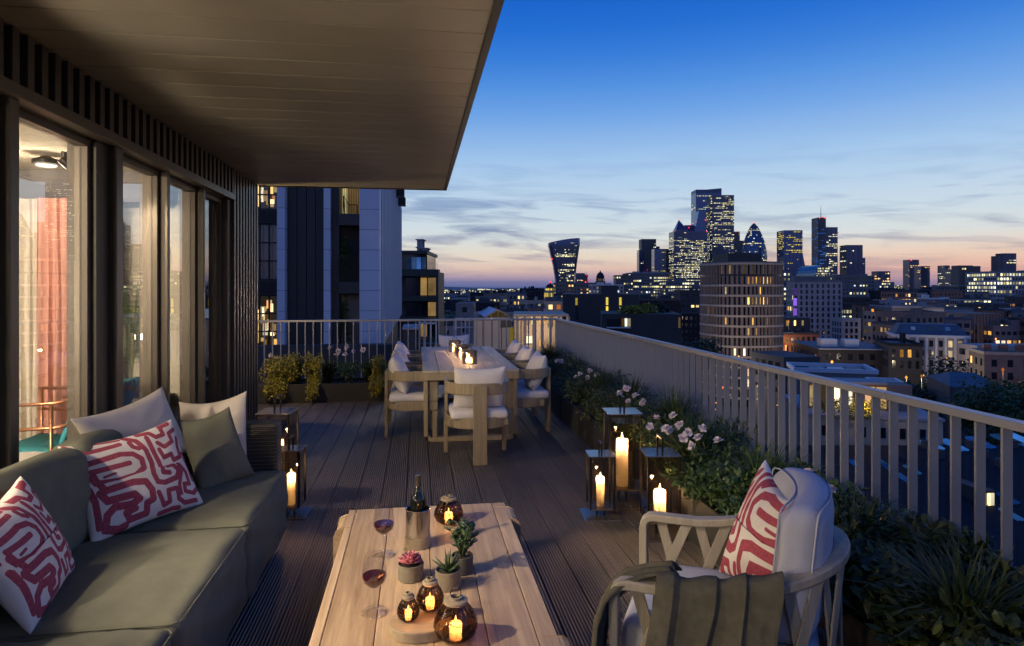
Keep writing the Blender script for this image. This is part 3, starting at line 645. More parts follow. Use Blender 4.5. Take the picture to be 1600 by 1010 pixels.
# ---------------------------------------------------------------- coffee table
ct = thing('coffee_table', 'low plank topped teak coffee table with rounded corner legs', 'coffee table', (.063, 2.9, 0))
cx = [-.386, -.345, -.155, .06, .255, .435, .512]; Y0, Y1 = 2.02, 3.775
for i in range(6):
    MB().box(cx[i] + .0016 - .063, cx[i + 1] - .0016 - .063, Y0 - 2.9, Y1 - 2.9, .322, .35).build('plank', 'teak_y', ct, bevel=.003)
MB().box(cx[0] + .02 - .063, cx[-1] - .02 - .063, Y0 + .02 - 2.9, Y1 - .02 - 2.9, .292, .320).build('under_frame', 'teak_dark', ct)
def corner_leg(sx, y0, y1):
    # an inverted U: leg board that curls over the side of the top
    X = sx * .449; mb = MB(); pts = [(X - sx * .05, 0, .335), (X + sx * .012, 0, .333), (X + sx * .034, 0, .318), (X + sx * .044, 0, .29), (X + sx * .044, 0, .006)]
    mb.sweep([(x, (y0 + y1) / 2 - 2.9, z) for x, _, z in pts], y1 - y0, .03, up=(0, 0, 1))
    V = []
    inner = [(X - sx * .05, .305), (X - sx * .0, .305), (X + sx * .016, .29), (X + sx * .016, .0)]
    outer = [(X - sx * .05, .346), (X + sx * .012, .346), (X + sx * .038, .332), (X + sx * .050, .30), (X + sx * .050, .0)]
    poly = outer + inner[::-1]; mb = MB(); n = len(poly)
    V = [(x, y0 - 2.9, z) for x, z in poly] + [(x, y1 - 2.9, z) for x, z in poly]
    mb.add(V, [tuple(range(n)), tuple(range(n, 2 * n))[::-1]] + [(i, (i + 1) % n, n + (i + 1) % n, n + i) for i in range(n)])
    mb.build('leg', 'teak_y', ct, bevel=.006)
for sx in (-1, 1):
    corner_leg(sx, 3.50, 3.70); corner_leg(sx, 2.10, 2.30)

# things on the coffee table (top at z = .35)
TZ = .3505
def lathe_thing(name, label, cat, loc): return thing(name, label, cat, loc)
def wine_glass(u, v, label, k=1.0):
    t = thing('wine_glass', label, 'glass', W(u, v, z=TZ), group=None)
    prof = [(.042, .001), (.043, .003), (.02, .006), (.006, .012), (.0038, .03), (.0038, .085), (.006, .094), (.020, .104), (.034, .122), (.0395, .142), (.038, .168), (.033, .205), (.0285, .232)]
    prof = [(r * k * 1.25, z * k) for r, z in prof]
    MB().lathe(prof, 40, cap=False).build('bowl', 'wine_glass', t, smooth=True)
    MB().lathe([(.0005, .098 * k)] + [(r * k * 1.25 - .0014, z * k) for r, z in ((.018, .105), (.0325, .123), (.0375, .142), (.0372, .150))] + [(.0005, .150 * k)], 36, cap=False).build('wine', 'wine', t, smooth='auto')
    return t
wine_glass(585, 957, 'wine glass with red wine, nearest on the coffee table', 1.0)
wine_glass(600, 867, 'wine glass with red wine, further back beside the bottle cooler', 1.02)
p = W(653, 853, z=TZ)
co = thing('bottle_cooler', 'brushed steel bottle cooler with wooden base', 'cooler', p)
MB().lathe([(.060, 0), (.0625, .003), (.0625, .052), (.060, .055)], 48).build('wooden_base', 'pale_disc', co, smooth='auto')
MB().lathe([(.0605, .056), (.0605, .185), (.0585, .187), (.056, .185), (.056, .07), (.001, .07)], 56, cap=False).build('cylinder', 'steel', co, smooth='auto')
bo = thing('wine_bottle', 'dark wine bottle standing in the steel cooler', 'bottle', (p.x, p.y, TZ + .072))
MB().lathe([(.001, 0), (.036, .001), (.0375, .006), (.0375, .150), (.034, .170), (.022, .190), (.0145, .205), (.0135, .235)], 40).build('body', 'bottle_glass', bo, smooth=True)
MB().lathe([(.0142, .222), (.0142, .262), (.0155, .264), (.0155, .276), (.013, .278), (.001, .278)], 28).build('foil_cap', 'foil', bo, smooth='auto')

def candle(parent_t, r, h, z0=0, power=1.0, glow=1.0, thing_label=None, loc=None, group=None):
    t = thing('candle', thing_label, 'candle', loc, rz=R(20), group=group)
    w_ = MB().lathe([(r * .97, 0), (r, .003), (r, h - .004), (r * .94, h), (r * .55, h - .004), (.004, h - .006)], 28, cap=False).build('wax_body', 'wax', t, smooth=True)
    MB().tube([(0, 0, h - .006), (.001, 0, h + .008)], .0012, 5).build('wick', 'wick', t)
    k = max(.6, min(1.6, r / .03))
    MB().lathe([(.0006, 0), (.0042 * k, .006 * k), (.0040 * k, .012 * k), (.0018 * k, .022 * k), (.0003, .030 * k)], 10).build('flame', 'flame', t, smooth=True, loc=(0, 0, h + .004))
    point_light('flame_light', (0, 0, h + .022 * k), 3.6 * power, (1, .62, .30), .008, t)
    point_light('wax_glow', (0, 0, h - .022 * k), .85 * glow * (r / .03) , (1, .68, .36), .006, t)
    return t
def orb_lantern(u, v, zb, r, h, ring, label, seed=0, tall=False):
    loc = W(u, v, z=zb); t = thing('orb_lantern', label, 'lantern', loc)
    prof = [(.30, 0), (.55, .02), (.86, .16), (1.0, .36), (.97, .52), (.80, .74), (.58, .92), (.50, 1.0)]
    MB().lathe([(a * r, b * h) for a, b in prof], 40, cap=False).build('smoked_bowl', 'smoked_glass', t, smooth=True)
    mb = MB(); n = 20
    for k in range(n):
        a = 2 * math.pi * k / n; mb.tube([((q * r + .0015) * math.cos(a), (q * r + .0015) * math.sin(a), b * h) for q, b in prof], .0009, 4)
    for b_ in (.16, .30, .44, .58, .72, .86):
        q = np.interp(b_, [x[1] for x in prof], [x[0] for x in prof]) * r + .0016
        mb.tube([(q * math.cos(2 * math.pi * k / 32), q * math.sin(2 * math.pi * k / 32), b_ * h) for k in range(32)], .0009, 4, closed=True)
    mb.build('wire_mesh', 'black_metal', t, kind='stuff')
    MB().lathe([(r * .52, h), (r * .56, h + .002), (r * .56, h + .010), (r * .50, h + .013), (r * .30, h + .014), (r * .30, h + .022), (r * .22, h + .023), (r * .20, h + .012), (r * .22, h)], 32).build('lid', 'pale_disc', t, smooth='auto')
    if ring:
        MB().tube([(ring * math.cos(a), 0, h + .018 + ring * .9 + ring * math.sin(a)) for a in [2 * math.pi * k / 20 for k in range(20)]], .0018, 6, closed=True).build('handle', 'wicker', t, smooth=True)
    cr = min(.023, r * .34); ch_ = h * .40
    candle(None, cr, ch_, thing_label='lit candle inside the ' + label, loc=loc + Vector((0, 0, .004)), power=.35, glow=.9)
    return t
orb_lantern(701, 817, TZ, .078, .125, .016, 'smoked glass orb lantern at the far end of the coffee table')
orb_lantern(712, 997, TZ, .079, .130, .019, 'largest smoked orb lantern nearest on the coffee table')
tr_ = MB(); pts = [(.098 * math.cos(a) * 1.05 + (.012 if math.cos(a) > 0 else -.012), .098 * math.sin(a)) for a in [2 * math.pi * k / 56 for k in range(56)]]
tr_.prism(pts, 0, .040); o = tr_.build('tray', 'pale_disc', None, bevel=.004, loc=W(657, 968, z=.39) - Vector((0, 0, .0395))); tag(o, 'thick round wooden riser under two small orb lanterns', 'riser')
orb_lantern(672, 951, .3915, .052, .095, .010, 'middle sized smoked orb lantern on the wooden riser')
orb_lantern(638, 968, .3915, .040, .078, 0, 'smallest smoked orb lantern on the wooden riser')
def pot(name, label, u, v, r, h, m='stone_pot'):
    t = thing(name, label, 'plant', W(u, v, z=TZ))
    MB().lathe([(r * .93, 0), (r, .004), (r, h - .002), (r * .97, h), (r * .90, h - .002), (r * .88, h - .012)], 40).build('pot', m, t, smooth='auto')
    MB().lathe([(r * .885, h - .013), (.001, h - .009)], 24, cap=False).build('soil', 'soil', t); return t
t = pot('echeveria', 'pink rosette succulent in a grey stone pot', 642, 904, .056, .070)
k = 0
for ring, (n, L, tilt, z_) in enumerate(((13, .058, 14, .068), (12, .052, 30, .072), (10, .042, 48, .076), (8, .032, 64, .080), (5, .022, 80, .084))):
    for i in range(n):
        a = 2 * math.pi * (i + ring * .45) / n; mb = MB(); T = R(tilt + random.uniform(-5, 5)); Lk = L * random.uniform(.9, 1.08); ca, sa = math.cos(a), math.sin(a); V = []
        for s_, wd, th in ((0, .005, .003), (.45, .011, .005), (.8, .012, .004), (1.0, .0015, .0008)):
            rr2 = s_ * Lk * math.cos(T); zz = z_ + s_ * Lk * math.sin(T) + .006 * s_ * s_; wd *= (L / .05)
            for dx, dz in ((-wd, 0), (0, -th), (wd, 0), (0, th * .3)): V.append((ca * rr2 - sa * dx, sa * rr2 + ca * dx, zz + dz))
        F = [(0, 1, 2, 3)[::-1]]
        for j in range(3):
            for q in range(4): F.append((j * 4 + q, j * 4 + (q + 1) % 4, j * 4 + 4 + (q + 1) % 4, j * 4 + 4 + q))
        mb.add(V, F); mb.build('leaf', 'succulent_pink', t, smooth=True)
t = pot('haworthia', 'spiky zebra succulent in a grey stone pot', 700, 917, .055, .078)
for i in range(22):
    a = random.uniform(0, 6.28); L = random.uniform(.06, .105); T = R(random.uniform(38, 82)); pts = [(math.cos(a) * L * s * math.cos(T) * (1 + .2 * s), math.sin(a) * L * s * math.cos(T) * (1 + .2 * s), .062 + L * s * math.sin(T)) for s in (0, .35, .7, 1)]
    MB().tube(pts, [.0055, .0052, .0035, .0006], 6).build('leaf', 'leaf_jade', t, smooth=True)
t = pot('jade_plant', 'leafy dark green jade plant in a stone pot behind the spiky one', 722, 893, .050, .075, 'stone_pot_dark')
for i in range(12):
    a = random.uniform(0, 6.28); L = random.uniform(.09, .16); tip = Vector((math.cos(a) * L * .42, math.sin(a) * L * .42, .07 + L))
    if i == 0: tip = Vector((.07, 0, .17))
    MB().tube([(0, 0, .06), tip * .55 + Vector((0, 0, .03)), tip], [.004, .003, .002], 6).build('stem', 'stem_green', t, smooth=True)
    for j in range(8):
        c = Vector((0, 0, .06)).lerp(tip, .35 + .65 * j / 7); b = j * 2.4 + a; d = Vector((math.cos(b), math.sin(b), .55)).normalized(); s = d.cross(Vector((0, 0, 1))).normalized(); n_ = s.cross(d)
        V = [c, c + d * .014 + s * .013 + n_ * .002, c + d * .030 + s * .012, c + d * .042, c + d * .030 - s * .012, c + d * .014 - s * .013 + n_ * .002, c + d * .020 - n_ * .004]
        MB().add(V, [(0, 1, 6), (1, 2, 6), (2, 3, 6), (3, 4, 6), (4, 5, 6), (5, 0, 6), (0, 5, 4, 3, 2, 1)]).build('leaf', 'leaf_jade', t, smooth=True)

# ---------------------------------------------------------------- dining table
DX0, DX1, DY0, DY1, DZ = .055, 1.075, 6.72, 9.42, .76
dt = thing('dining_table', 'long weathered plank dining table with looped wooden legs', 'dining table', ((DX0 + DX1) / 2, (DY0 + DY1) / 2, 0))
hx, hy = (DX1 - DX0) / 2, (DY1 - DY0) / 2; n = 6; wd = 2 * hx / n
pm = MB().box(.003, wd - .003, -hy + .004, hy - .004, DZ - .028, DZ).mesh('plank')
for i in range(n): link('plank', pm, 'teak_old', dt, loc=(-hx + i * wd, 0, 0), bevel=.003)
MB().box(-hx, hx, -hy, -hy + .04, DZ - .105, DZ - .030).box(-hx, hx, hy - .04, hy, DZ - .105, DZ - .030).box(-hx, -hx + .04, -hy + .04, hy - .04, DZ - .105, DZ - .030).box(hx - .04, hx, -hy + .04, hy - .04, DZ - .105, DZ - .030).build('apron', 'chair_wood', dt, bevel=.006)
for yy in (-hy + .10, hy - .16):
    x = hx - .035; c = .07; pts = [(-x, yy, DZ - .10), (-x, yy, c)] + [(-x + c - c * math.cos(a), yy, c - c * math.sin(a) + .022) for a in (R(22), R(45), R(68))] + [(-x + c, yy, .022), (x - c, yy, .022)] + [(x - c + c * math.sin(a), yy, c - c * math.cos(a) + .022) for a in (R(22), R(45), R(68))] + [(x, yy, c), (x, yy, DZ - .10)]
    mb = MB(); m_ = len(pts); V = []; F = []
    for i, p in enumerate(pts):
        p = Vector(p); d = (Vector(pts[min(i + 1, m_ - 1)]) - Vector(pts[max(i - 1, 0)])).normalized(); a = Vector((0, 1, 0)); b = a.cross(d)
        for sa, sb in ((-1, -1), (1, -1), (1, 1), (-1, 1)): V.append(p + a * sa * .045 + b * sb * .021)
    for i in range(m_ - 1):
        for k in range(4): F.append((i * 4 + k, i * 4 + (k + 1) % 4, i * 4 + 4 + (k + 1) % 4, i * 4 + 4 + k))
    F += [(3, 2, 1, 0), tuple(range((m_ - 1) * 4, m_ * 4))]
    mb.add(V, F).build('looped_leg', 'chair_wood', dt, bevel=.004)

def dining_chair(name, label):
    """faces +y; origin between its legs on the floor"""
    t = thing(name, label, 'chair', group='dining chairs round the long table')
    w2, yb, yf = .29, -.26, .27
    def U(off, z0, z1, th, y_end=yf, name='back_band'):
        path = [(-w2 - off, y_end)] + [(-w2 - off, -.02)] + [((w2 + off) * math.cos(a), -.02 + (abs(yb) - .02 + off) * math.sin(a)) for a in [R(180 + 180 * k / 14) for k in range(1, 14)]] + [(w2 + off, -.02), (w2 + off, y_end)]
        V = []; F = []; m = len(path)
        for i, (x, y) in enumerate(path):
            a = Vector(path[max(i - 1, 0)]); b = Vector(path[min(i + 1, m - 1)]); d = (b - a).normalized(); nx_, ny_ = -d.y, d.x
            for s, z in ((-th / 2, z0), (th / 2, z0), (th / 2, z1), (-th / 2, z1)): V.append((x + nx_ * s, y + ny_ * s, z))
        for i in range(m - 1):
            for k in range(4): F.append((i * 4 + k, i * 4 + 4 + k, i * 4 + 4 + (k + 1) % 4, i * 4 + (k + 1) % 4))
        F += [(0, 1, 2, 3), tuple(range((m - 1) * 4, m * 4))[::-1]]
        return MB().add(V, F).build(name, 'chair_wood', t, bevel=.006, smooth='auto')
    U(0, .635, .742, .028); U(0, .325, .425, .028, name='seat_apron')
    for sx in (-1, 1):
        MB().box(sx * w2 - .0135, sx * w2 + .0135, yf - .15, yf + .002, .427, .633).build('arm_panel', 'chair_wood', t, bevel=.005)
        MB().box(sx * w2 - .02, sx * w2 + .02, yf - .055, yf - .005, 0, .323).build('leg', 'chair_wood', t, bevel=.005)
    MB().box(-.065, .065, yb - .035, yb - .007 + .008, 0, .72).build('back_leg', 'chair_wood', t, bevel=.006)
    MB().box(-w2 + .016, w2 - .016, -.18, yf - .01, .34, .405).build('seat_board', 'chair_wood', t, bevel=.003)
    rbox(.53, .50, .085, .035, 8, .012, (0, .01, .45), .003, 1).build('seat_cushion', 'lilac_fabric', t, smooth=True)
    return t
def chair_pillow(t, label, seed):
    """loose cushion leaning inside the chair's back band"""
    mw = Matrix.Translation(t.location) @ Matrix.Rotation(t.rotation_euler.z, 4, 'Z'); rnd = random.Random(seed); j = rnd.uniform(-.012, .012)
    c = [(-.245 + j, -.205, .885), (.245 + j, -.205, .885 + j), (.235, -.06, .49), (-.235, -.06, .49)]
    pillow('chair_cushion', [mw @ Vector(q) for q in c], .20, 'lilac_fabric', label, 'cushion', n=20, seed=seed, pin=.03)
dc = dining_chair('dining_chair', 'x'); first = [True]
spots = [(.57, 6.12, 0, 'at the near end of the table, its back to the camera'), (.57, 9.98, 180, 'at the far end of the table by the railing')]
for i, w_ in enumerate(('nearest', 'middle', 'farthest')):
    spots.append((-.055, 7.12 + i * .86, -90, f'{w_} of the three on the left of the table')); spots.append((1.19, 7.12 + i * .86, 90, f'{w_} of the three on the right of the table'))
for k, (x, y, a, s) in enumerate(spots):
    lab = 'wooden dining chair ' + s
    if k == 0: c = dc; c.location = (x, y, 0); c.rotation_euler = (0, 0, R(a)); c['label'] = lab
    else: c = copy_tree(dc, (x, y, 0), R(a), lab)
    chair_pillow(c, 'pale cushion on the dining chair ' + s.replace('of the three on the', 'on the').replace(', its back to the camera', ''), 20 + k)

def glass_box_lantern(loc, s, h, label, lab2):
    t = thing('table_lantern', label, 'lantern', loc, R(4)); a = s / 2; mb = MB()
    for x in (-a, a):
        for y in (-a, a): mb.box(x - .003, x + .003, y - .003, y + .003, .006, h)
    for zz in (.003, h):
        mb.box(-a - .003, a + .003, -a - .003, -a + .003, zz - .003, zz + .003).box(-a - .003, a + .003, a - .003, a + .003, zz - .003, zz + .003).box(-a - .003, -a + .003, -a + .003, a - .003, zz - .003, zz + .003).box(a - .003, a + .003, -a + .003, a - .003, zz - .003, zz + .003)
    mb.build('frame', 'black_metal', t); MB().box(-a + .003, a - .003, -a + .003, a - .003, 0, .004).build('base', 'black_metal', t)
    for n_, (x0, x1, y0, y1) in enumerate(((-a + .004, a - .004, -a - .001, -a + .001), (-a + .004, a - .004, a - .001, a + .001), (-a - .001, -a + .001, -a + .004, a - .004), (a - .001, a + .001, -a + .004, a - .004))):
        MB().box(x0, x1, y0, y1, .007, h - .004).build('pane', 'lantern_glass', t)
    MB().tube([(-.03, 0, h), (-.028, 0, h + .045), (.028, 0, h + .045), (.03, 0, h)], .003, 6).box(-a, a, -.004, .004, h - .003, h + .003).build('handle', 'black_metal', t)
    candle(None, s * .24, h * .42, thing_label=lab2, loc=Vector(loc) + Vector((0, 0, .005)), power=2.2, glow=1.5)
glass_box_lantern((.585, 7.30, DZ), .150, .150, 'square glass lantern nearest on the dining table', 'lit candle in the nearest dining table lantern')
glass_box_lantern((.545, 8.00, DZ), .140, .150, 'square glass lantern in the middle of the dining table', 'lit candle in the middle dining table lantern')
glass_box_lantern((.50, 8.65, DZ), .140, .150, 'square glass lantern farthest along the dining table', 'lit candle in the farthest dining table lantern')
tp = thing('potted_herb', 'small dark potted plant behind the candles on the dining table', 'plant', (.62, 8.45, DZ))
MB().lathe([(.04, 0), (.05, .08), (.045, .08), (.04, .07)], 18).build('pot', 'planter', tp, smooth='auto')

# ---------------------------------------------------------------- floor lanterns
def floor_lantern(loc, s, plate, zb, h, hh, cr, ch_, label, rz=R(-6), power=1):
    """s body side, zb height of the glass floor, h height of the roof plate, hh top of the handle"""
    t = thing('floor_lantern', label, 'lantern', loc, rz); a = s / 2; q = .0062
    MB().box(-plate / 2, plate / 2, -plate / 2, plate / 2, 0, .012).build('base_plate', 'lantern_metal', t, bevel=.002)
    for x in (-.028, .028): MB().box(x - .006, x + .006, -.02, .02, .012, zb).build('foot', 'black_metal', t)
    MB().box(-a, a, -a, a, zb, zb + .008).build('floor_plate', 'lantern_metal', t)
    for x in (-a, a):
        for y in (-a, a): MB().box(x - q, x + q, y - q, y + q, zb + .008, h).build('post', 'black_metal', t)
    MB().box(-a - .012, a + .012, -a - .012, a + .012, h, h + .006).build('roof_plate', 'lantern_metal', t, bevel=.0015)
    for x0, x1, y0, y1 in ((-a + .006, a - .006, -a - .0015, -a + .0015), (-a + .006, a - .006, a - .0015, a + .0015), (-a - .0015, -a + .0015, -a + .006, a - .006), (a - .0015, a + .0015, -a + .006, a - .006)):
        MB().box(x0, x1, y0, y1, zb + .01, h - .002).build('pane', 'lantern_glass', t)
    w_ = s * .30
    MB().box(-.006, .006, -w_ - .006, -w_ + .006, h + .006, hh).box(-.006, .006, w_ - .006, w_ + .006, h + .006, hh).box(-.006, .006, -w_ - .006, w_ + .006, hh, hh + .012).build('handle', 'black_metal', t)
    candle(None, cr, ch_, thing_label='lit pillar candle inside the ' + label, loc=Vector(loc) + Vector((0, 0, zb + .009)), power=2.4 * power, glow=3.0)
    return t
floor_lantern(W(938, 806, z=0), .165, .265, .065, .440, .515, .0285, .205, 'smallest brass floor lantern, in front of the right hand group')
floor_lantern(W(972, 786, z=0), .235, .33, .125, .690, .800, .045, .350, 'tallest brass floor lantern in the right hand group', power=1.3)
floor_lantern(W(1031, 834, z=0), .205, .29, .10, .535, .635, .040, .180, 'middle sized brass floor lantern beside the armchair')
floor_lantern(W(455, 804, z=0), .155, .25, .065, .470, .545, .0285, .22, 'smaller brass floor lantern just past the sofa end')
floor_lantern(W(434, 782, z=0), .235, .33, .12, .680, .790, .042, .33, 'taller brass floor lantern behind the sofa arm', power=1.3)

# ---------------------------------------------------------------- armchair
ac = thing('armchair', 'round backed lattice wood armchair with pale cushions in the right foreground', 'armchair', (1.20, 2.28, 0), R(151.6))
# local frame: +x is where it faces
def rail_path(hw, xf, xb, n=26):
    """U path in plan: from the left front round the back to the right front"""
    pts = []; xs = -.02
    for i in range(5): pts.append((xf - (xf - xs) * i / 4, hw))
    for i in range(1, n): a = math.pi / 2 + math.pi * i / n; pts.append((xs + (xs - xb) * math.cos(a), hw * math.sin(a)))
    for i in range(5): pts.append((xs + (xf - xs) * i / 4, -hw))
    return pts
HW, XFR, XBK = .345, .40, -.355
rp = rail_path(HW, XFR - .05, XBK)
def rh(x): return .60 + .11 * max(0, min(1, (.15 - x) / .5)) ** 1.2
def flat_sweep(pts, wr_, hv):
    V = []; F = []; m = len(pts)
    for i, p in enumerate(pts):
        p = Vector(p); d = Vector(pts[min(i + 1, m - 1)]) - Vector(pts[max(i - 1, 0)]); h = Vector((d.x, d.y, 0))
        if h.length < 1e-4: h = Vector((1, 0, 0)) if p.x > 0 else Vector((-1, 0, 0))
        h.normalize(); side = Vector((-h.y, h.x, 0)); up = side.cross(d.normalized()) * -1
        if up.length < .5: up = Vector((0, 0, 1))
        for a, b in ((-1, -1), (1, -1), (1, 1), (-1, 1)): V.append(p + side * a * wr_ / 2 + up * b * hv / 2)
    for i in range(m - 1):
        for k in range(4): F.append((i * 4 + k, i * 4 + (k + 1) % 4, i * 4 + 4 + (k + 1) % 4, i * 4 + 4 + k))
    F += [(3, 2, 1, 0), tuple(range((m - 1) * 4, m * 4))]; return MB().add(V, F)
top = [(x, y, rh(x)) for x, y in rp]
def arm_front(sy):
    x0 = XFR - .05; z0 = rh(x0); return [(x0, sy * HW, z0), (x0 + .025, sy * HW, z0 - .004), (x0 + .043, sy * HW, z0 - .018), (x0 + .05, sy * HW, z0 - .045)]
full = [(x, y, z) for x, y, z in arm_front(1)[::-1][:-1]] + top + arm_front(-1)[1:]
flat_sweep(full, .055, .034).build('top_rail', 'arm_wood', ac, bevel=.006, smooth='auto')
for sy in (-1, 1): MB().box(XFR - .017, XFR + .017, sy * HW - .0275, sy * HW + .0275, 0, rh(XFR) - .04).build('front_leg', 'arm_wood', ac, bevel=.005)
low = [(x * .98, y * .98, .27) for x, y in rail_path(HW, XFR - .02, XBK)]
flat_sweep(low, .035, .055).build('seat_ring', 'arm_wood', ac, bevel=.005, smooth='auto')
MB().box(XFR - .045, XFR - .02, -HW + .03, HW - .03, .243, .298).build('front_stretcher', 'arm_wood', ac, bevel=.004)
for x, y in ((-.25, .25), (-.25, -.25)): MB().bar((x, y, .24), (x * 1.12, y * 1.12, 0), .05, .035).build('back_leg', 'arm_wood', ac, bevel=.004)
def along(path, s):
    L = [0]; 
    for a, b in zip(path, path[1:]): L.append(L[-1] + (Vector(b) - Vector(a)).length)
    s = max(0, min(.9999, s)) * L[-1]
    for i in range(len(L) - 1):
        if L[i + 1] >= s: return Vector(path[i]).lerp(Vector(path[i + 1]), (s - L[i]) / max(1e-6, L[i + 1] - L[i]))
ns_ = 11
for i in range(ns_):
    s = (i + .5) / ns_
    for k, dz in ((-.35, -.006), (.35, .006)):
        a = along(low, s - k / ns_); b = along(top, s + k / ns_)
        nrm = Vector(((a.x + b.x) / 2 + .02, (a.y + b.y) / 2, 0)).normalized() if (a.x < 0) else Vector((0, math.copysign(1, a.y), 0))
        a = a + nrm * dz * 1.2 + Vector((0, 0, -.02)); b = b + nrm * dz * 1.2 + Vector((0, 0, -.012))
        MB().bar(a, b, .009, .042, up=Vector((0, 0, 1)).cross(nrm)).build('lattice_slat', 'arm_wood', ac, bevel=.002, seg=1)
MB().box(-.28, .36, -.31, .31, .28, .30).build('seat_board', 'arm_wood', ac)
rbox(.66, .60, .13, .045, 10, .015, (.06, 0, .365), .003, 3).build('seat_cushion', 'grey_lilac_fabric', ac, smooth=True)
# back cushion: a thick upright pad, bent a little round the back rail
mb = rbox(.14, .56, .46, .055, 20, .022, (0, 0, 0), .006, 6); mb.v = [(x - .245 + .9 * y * y + .10 * (z - .05) * -1, y, z + .665) for x, y, z in mb.v]
mb.build('back_cushion', 'grey_lilac_fabric', ac, smooth=True)
for xo in (-.058, .058):
    pts = [(a_, b_) for a_, b_ in [(.27, t_) for t_ in np.linspace(-.19, .19, 9)] + [(.27 - .03 + .03 * math.cos(q), .20 + .025 * math.sin(q)) for q in (.5, 1.1)] + [(t_, .228) for t_ in np.linspace(.22, -.22, 13)] + [(-.27 + .03 - .03 * math.cos(q), .20 + .025 * math.sin(q)) for q in (1.1, .5)] + [(-.27, t_) for t_ in np.linspace(.19, -.19, 9)]]
    MB().tube([(xo - .245 + .9 * y_ * y_ - .10 * (z_ - .05), y_ * 1.012, z_ * 1.012 + .665) for y_, z_ in pts], .0035, 5).build('piping', 'grey_lilac_fabric', ac, smooth=True)
MW = Matrix.Translation(ac.location) @ Matrix.Rotation(R(151.6), 4, 'Z')
pillow('cushion', [W(1196, 718, d=2.72), W(1240, 785, d=2.36), W(1222, 951, d=2.35), W(1124, 894, d=2.65)], .16, 'maze_print', 'red and white maze print cushion in the armchair', n=150, ny=150, ink=lambda u, v: ink(u, v, True, 1.5), seed=8)
# throw over the near arm (local y = +HW or -HW, whichever is nearer the camera)
side = 1 if (MW @ Vector((0, HW, 0))).length < (MW @ Vector((0, -HW, 0))).length else -1
mb = MB(); NL, NS = 170, 60
prof = [(-.17, .445), (-.09, .47), (-.045, .56), (-.036, .640), (-.012, .668), (.022, .668), (.042, .64), (.050, .56), (.060, .42), (.070, .25), (.074, .06)]
pl = [0]
for a, b in zip(prof, prof[1:]): pl.append(pl[-1] + math.dist(a, b))
def fold(s, q=0):          # soft box folds along the arm that sway as they fall
    ks = [-.3, .20 + .07 * q, .52 - .05 * q, .74 + .04 * math.sin(q * 3), 1.35]; o = .008 * math.sin(s * 9 + q * 2)
    for a_, b_ in zip(ks, ks[1:]):
        if a_ <= s < b_: q_ = (s - a_) / (b_ - a_); o += .034 * (q_ ** 1.7 if q_ < .9 else (1 - q_) / .1 * .85)
    return o
for j in range(NS + 1):
    q = pl[-1] * j / NS; oy = np.interp(q, pl, [p[0] for p in prof]); zz = np.interp(q, pl, [p[1] for p in prof])
    for i in range(NL + 1):
        s = i / NL; x = .265 - .40 * s + .012 * math.sin(j * .21) ; hang = max(0, (j / NS - .45) / .55)
        f = fold(s + .02 * math.sin(j * .16) * hang, hang) * (.55 + .9 * hang) + .006 * math.sin(s * 60 + j * .2) * hang
        dz = rh(x) - .625 + .004; k2 = 1 if oy > 0 else -.5
        mb.v.append((x + .02 * math.sin(j * .13 + s * 5) * hang + (.05 * hang * (1 - s) ** 2), side * (HW + oy + f * (1 if oy > .03 else .25)), zz + dz * (1 if j / NS < .6 else .5) + f * .6 * (1 - hang) + .004 * math.sin(s * 21 + j * .3)))
for j in range(NS):
    for i in range(NL): a = j * (NL + 1) + i; mb.f.append((a, a + 1, a + NL + 2, a + NL + 1))
th = mb.build('throw_blanket', 'throw_wool', None, smooth=True); th.matrix_world = MW; tag(th, 'olive grey wool throw folded over the armchair arm', 'throw')
# its loose end slips off the front of the arm
mb = MB(); pth = [(.20, -.075, .640), (.28, -.085, .615), (.36, -.07, .585), (.415, -.045, .54), (.445, -.02, .46), (.455, .0, .33), (.45, .012, .18), (.445, .02, .04)]
pl2 = [0]
for p0, p1 in zip(pth, pth[1:]): pl2.append(pl2[-1] + math.dist(p0, p1))
for j in range(41):
    q = pl2[-1] * j / 40; c_ = [float(np.interp(q, pl2, [p[k] for p in pth])) for k in range(3)]; wd_ = .12 + .03 * math.sin(j * .15)
    for i in range(25):
        s = i / 24 - .5; f_ = .012 * math.sin(s * 16 + j * .12) + .006 * math.sin(s * 31); mb.v.append((c_[0] + f_ + .01 * s, side * (HW + c_[1] + s * wd_ + .02), c_[2] + (f_ if j < 18 else 0)))
for j in range(40):
    for i in range(24): k0 = j * 25 + i; mb.f.append((k0, k0 + 1, k0 + 26, k0 + 25))
te = mb.build('loose_end', 'throw_wool', th, smooth=True); s2 = te.modifiers.new('thick', 'SOLIDIFY'); s2.thickness = .007
s_ = th.modifiers.new('thick', 'SOLIDIFY'); s_.thickness = .007; s_.offset = 1

# ---------------------------------------------------------------- planting
def planter(x0, x1, y0, y1, h, label):
    t = thing('planter', label, 'planter', ((x0 + x1) / 2, (y0 + y1) / 2, 0)); a, b = (x1 - x0) / 2, (y1 - y0) / 2; w_ = .02
    MB().box(-a, a, -b, -b + w_, 0, h).box(-a, a, b - w_, b, 0, h).box(-a, -a + w_, -b + w_, b - w_, 0, h).box(a - w_, a, -b + w_, b - w_, 0, h).build('trough', 'planter', t, bevel=.003)
    MB().box(-a + w_, a - w_, -b + w_, b - w_, .02, h - .04).build('soil', 'soil', t); return t
planter(-2.6, -.40, 9.35, 9.95, .26, 'low dark planter trough along the far left of the terrace')
for i in range(4):
    y0 = .35 + i * 2.45; planter(1.74, 2.27, y0, y0 + 2.42, .30, ('dark planter trough in the right foreground beside the armchair', 'dark planter trough behind the three floor lanterns', 'dark planter trough along the right railing past the lanterns', 'dark planter trough by the far right corner of the railing')[i])
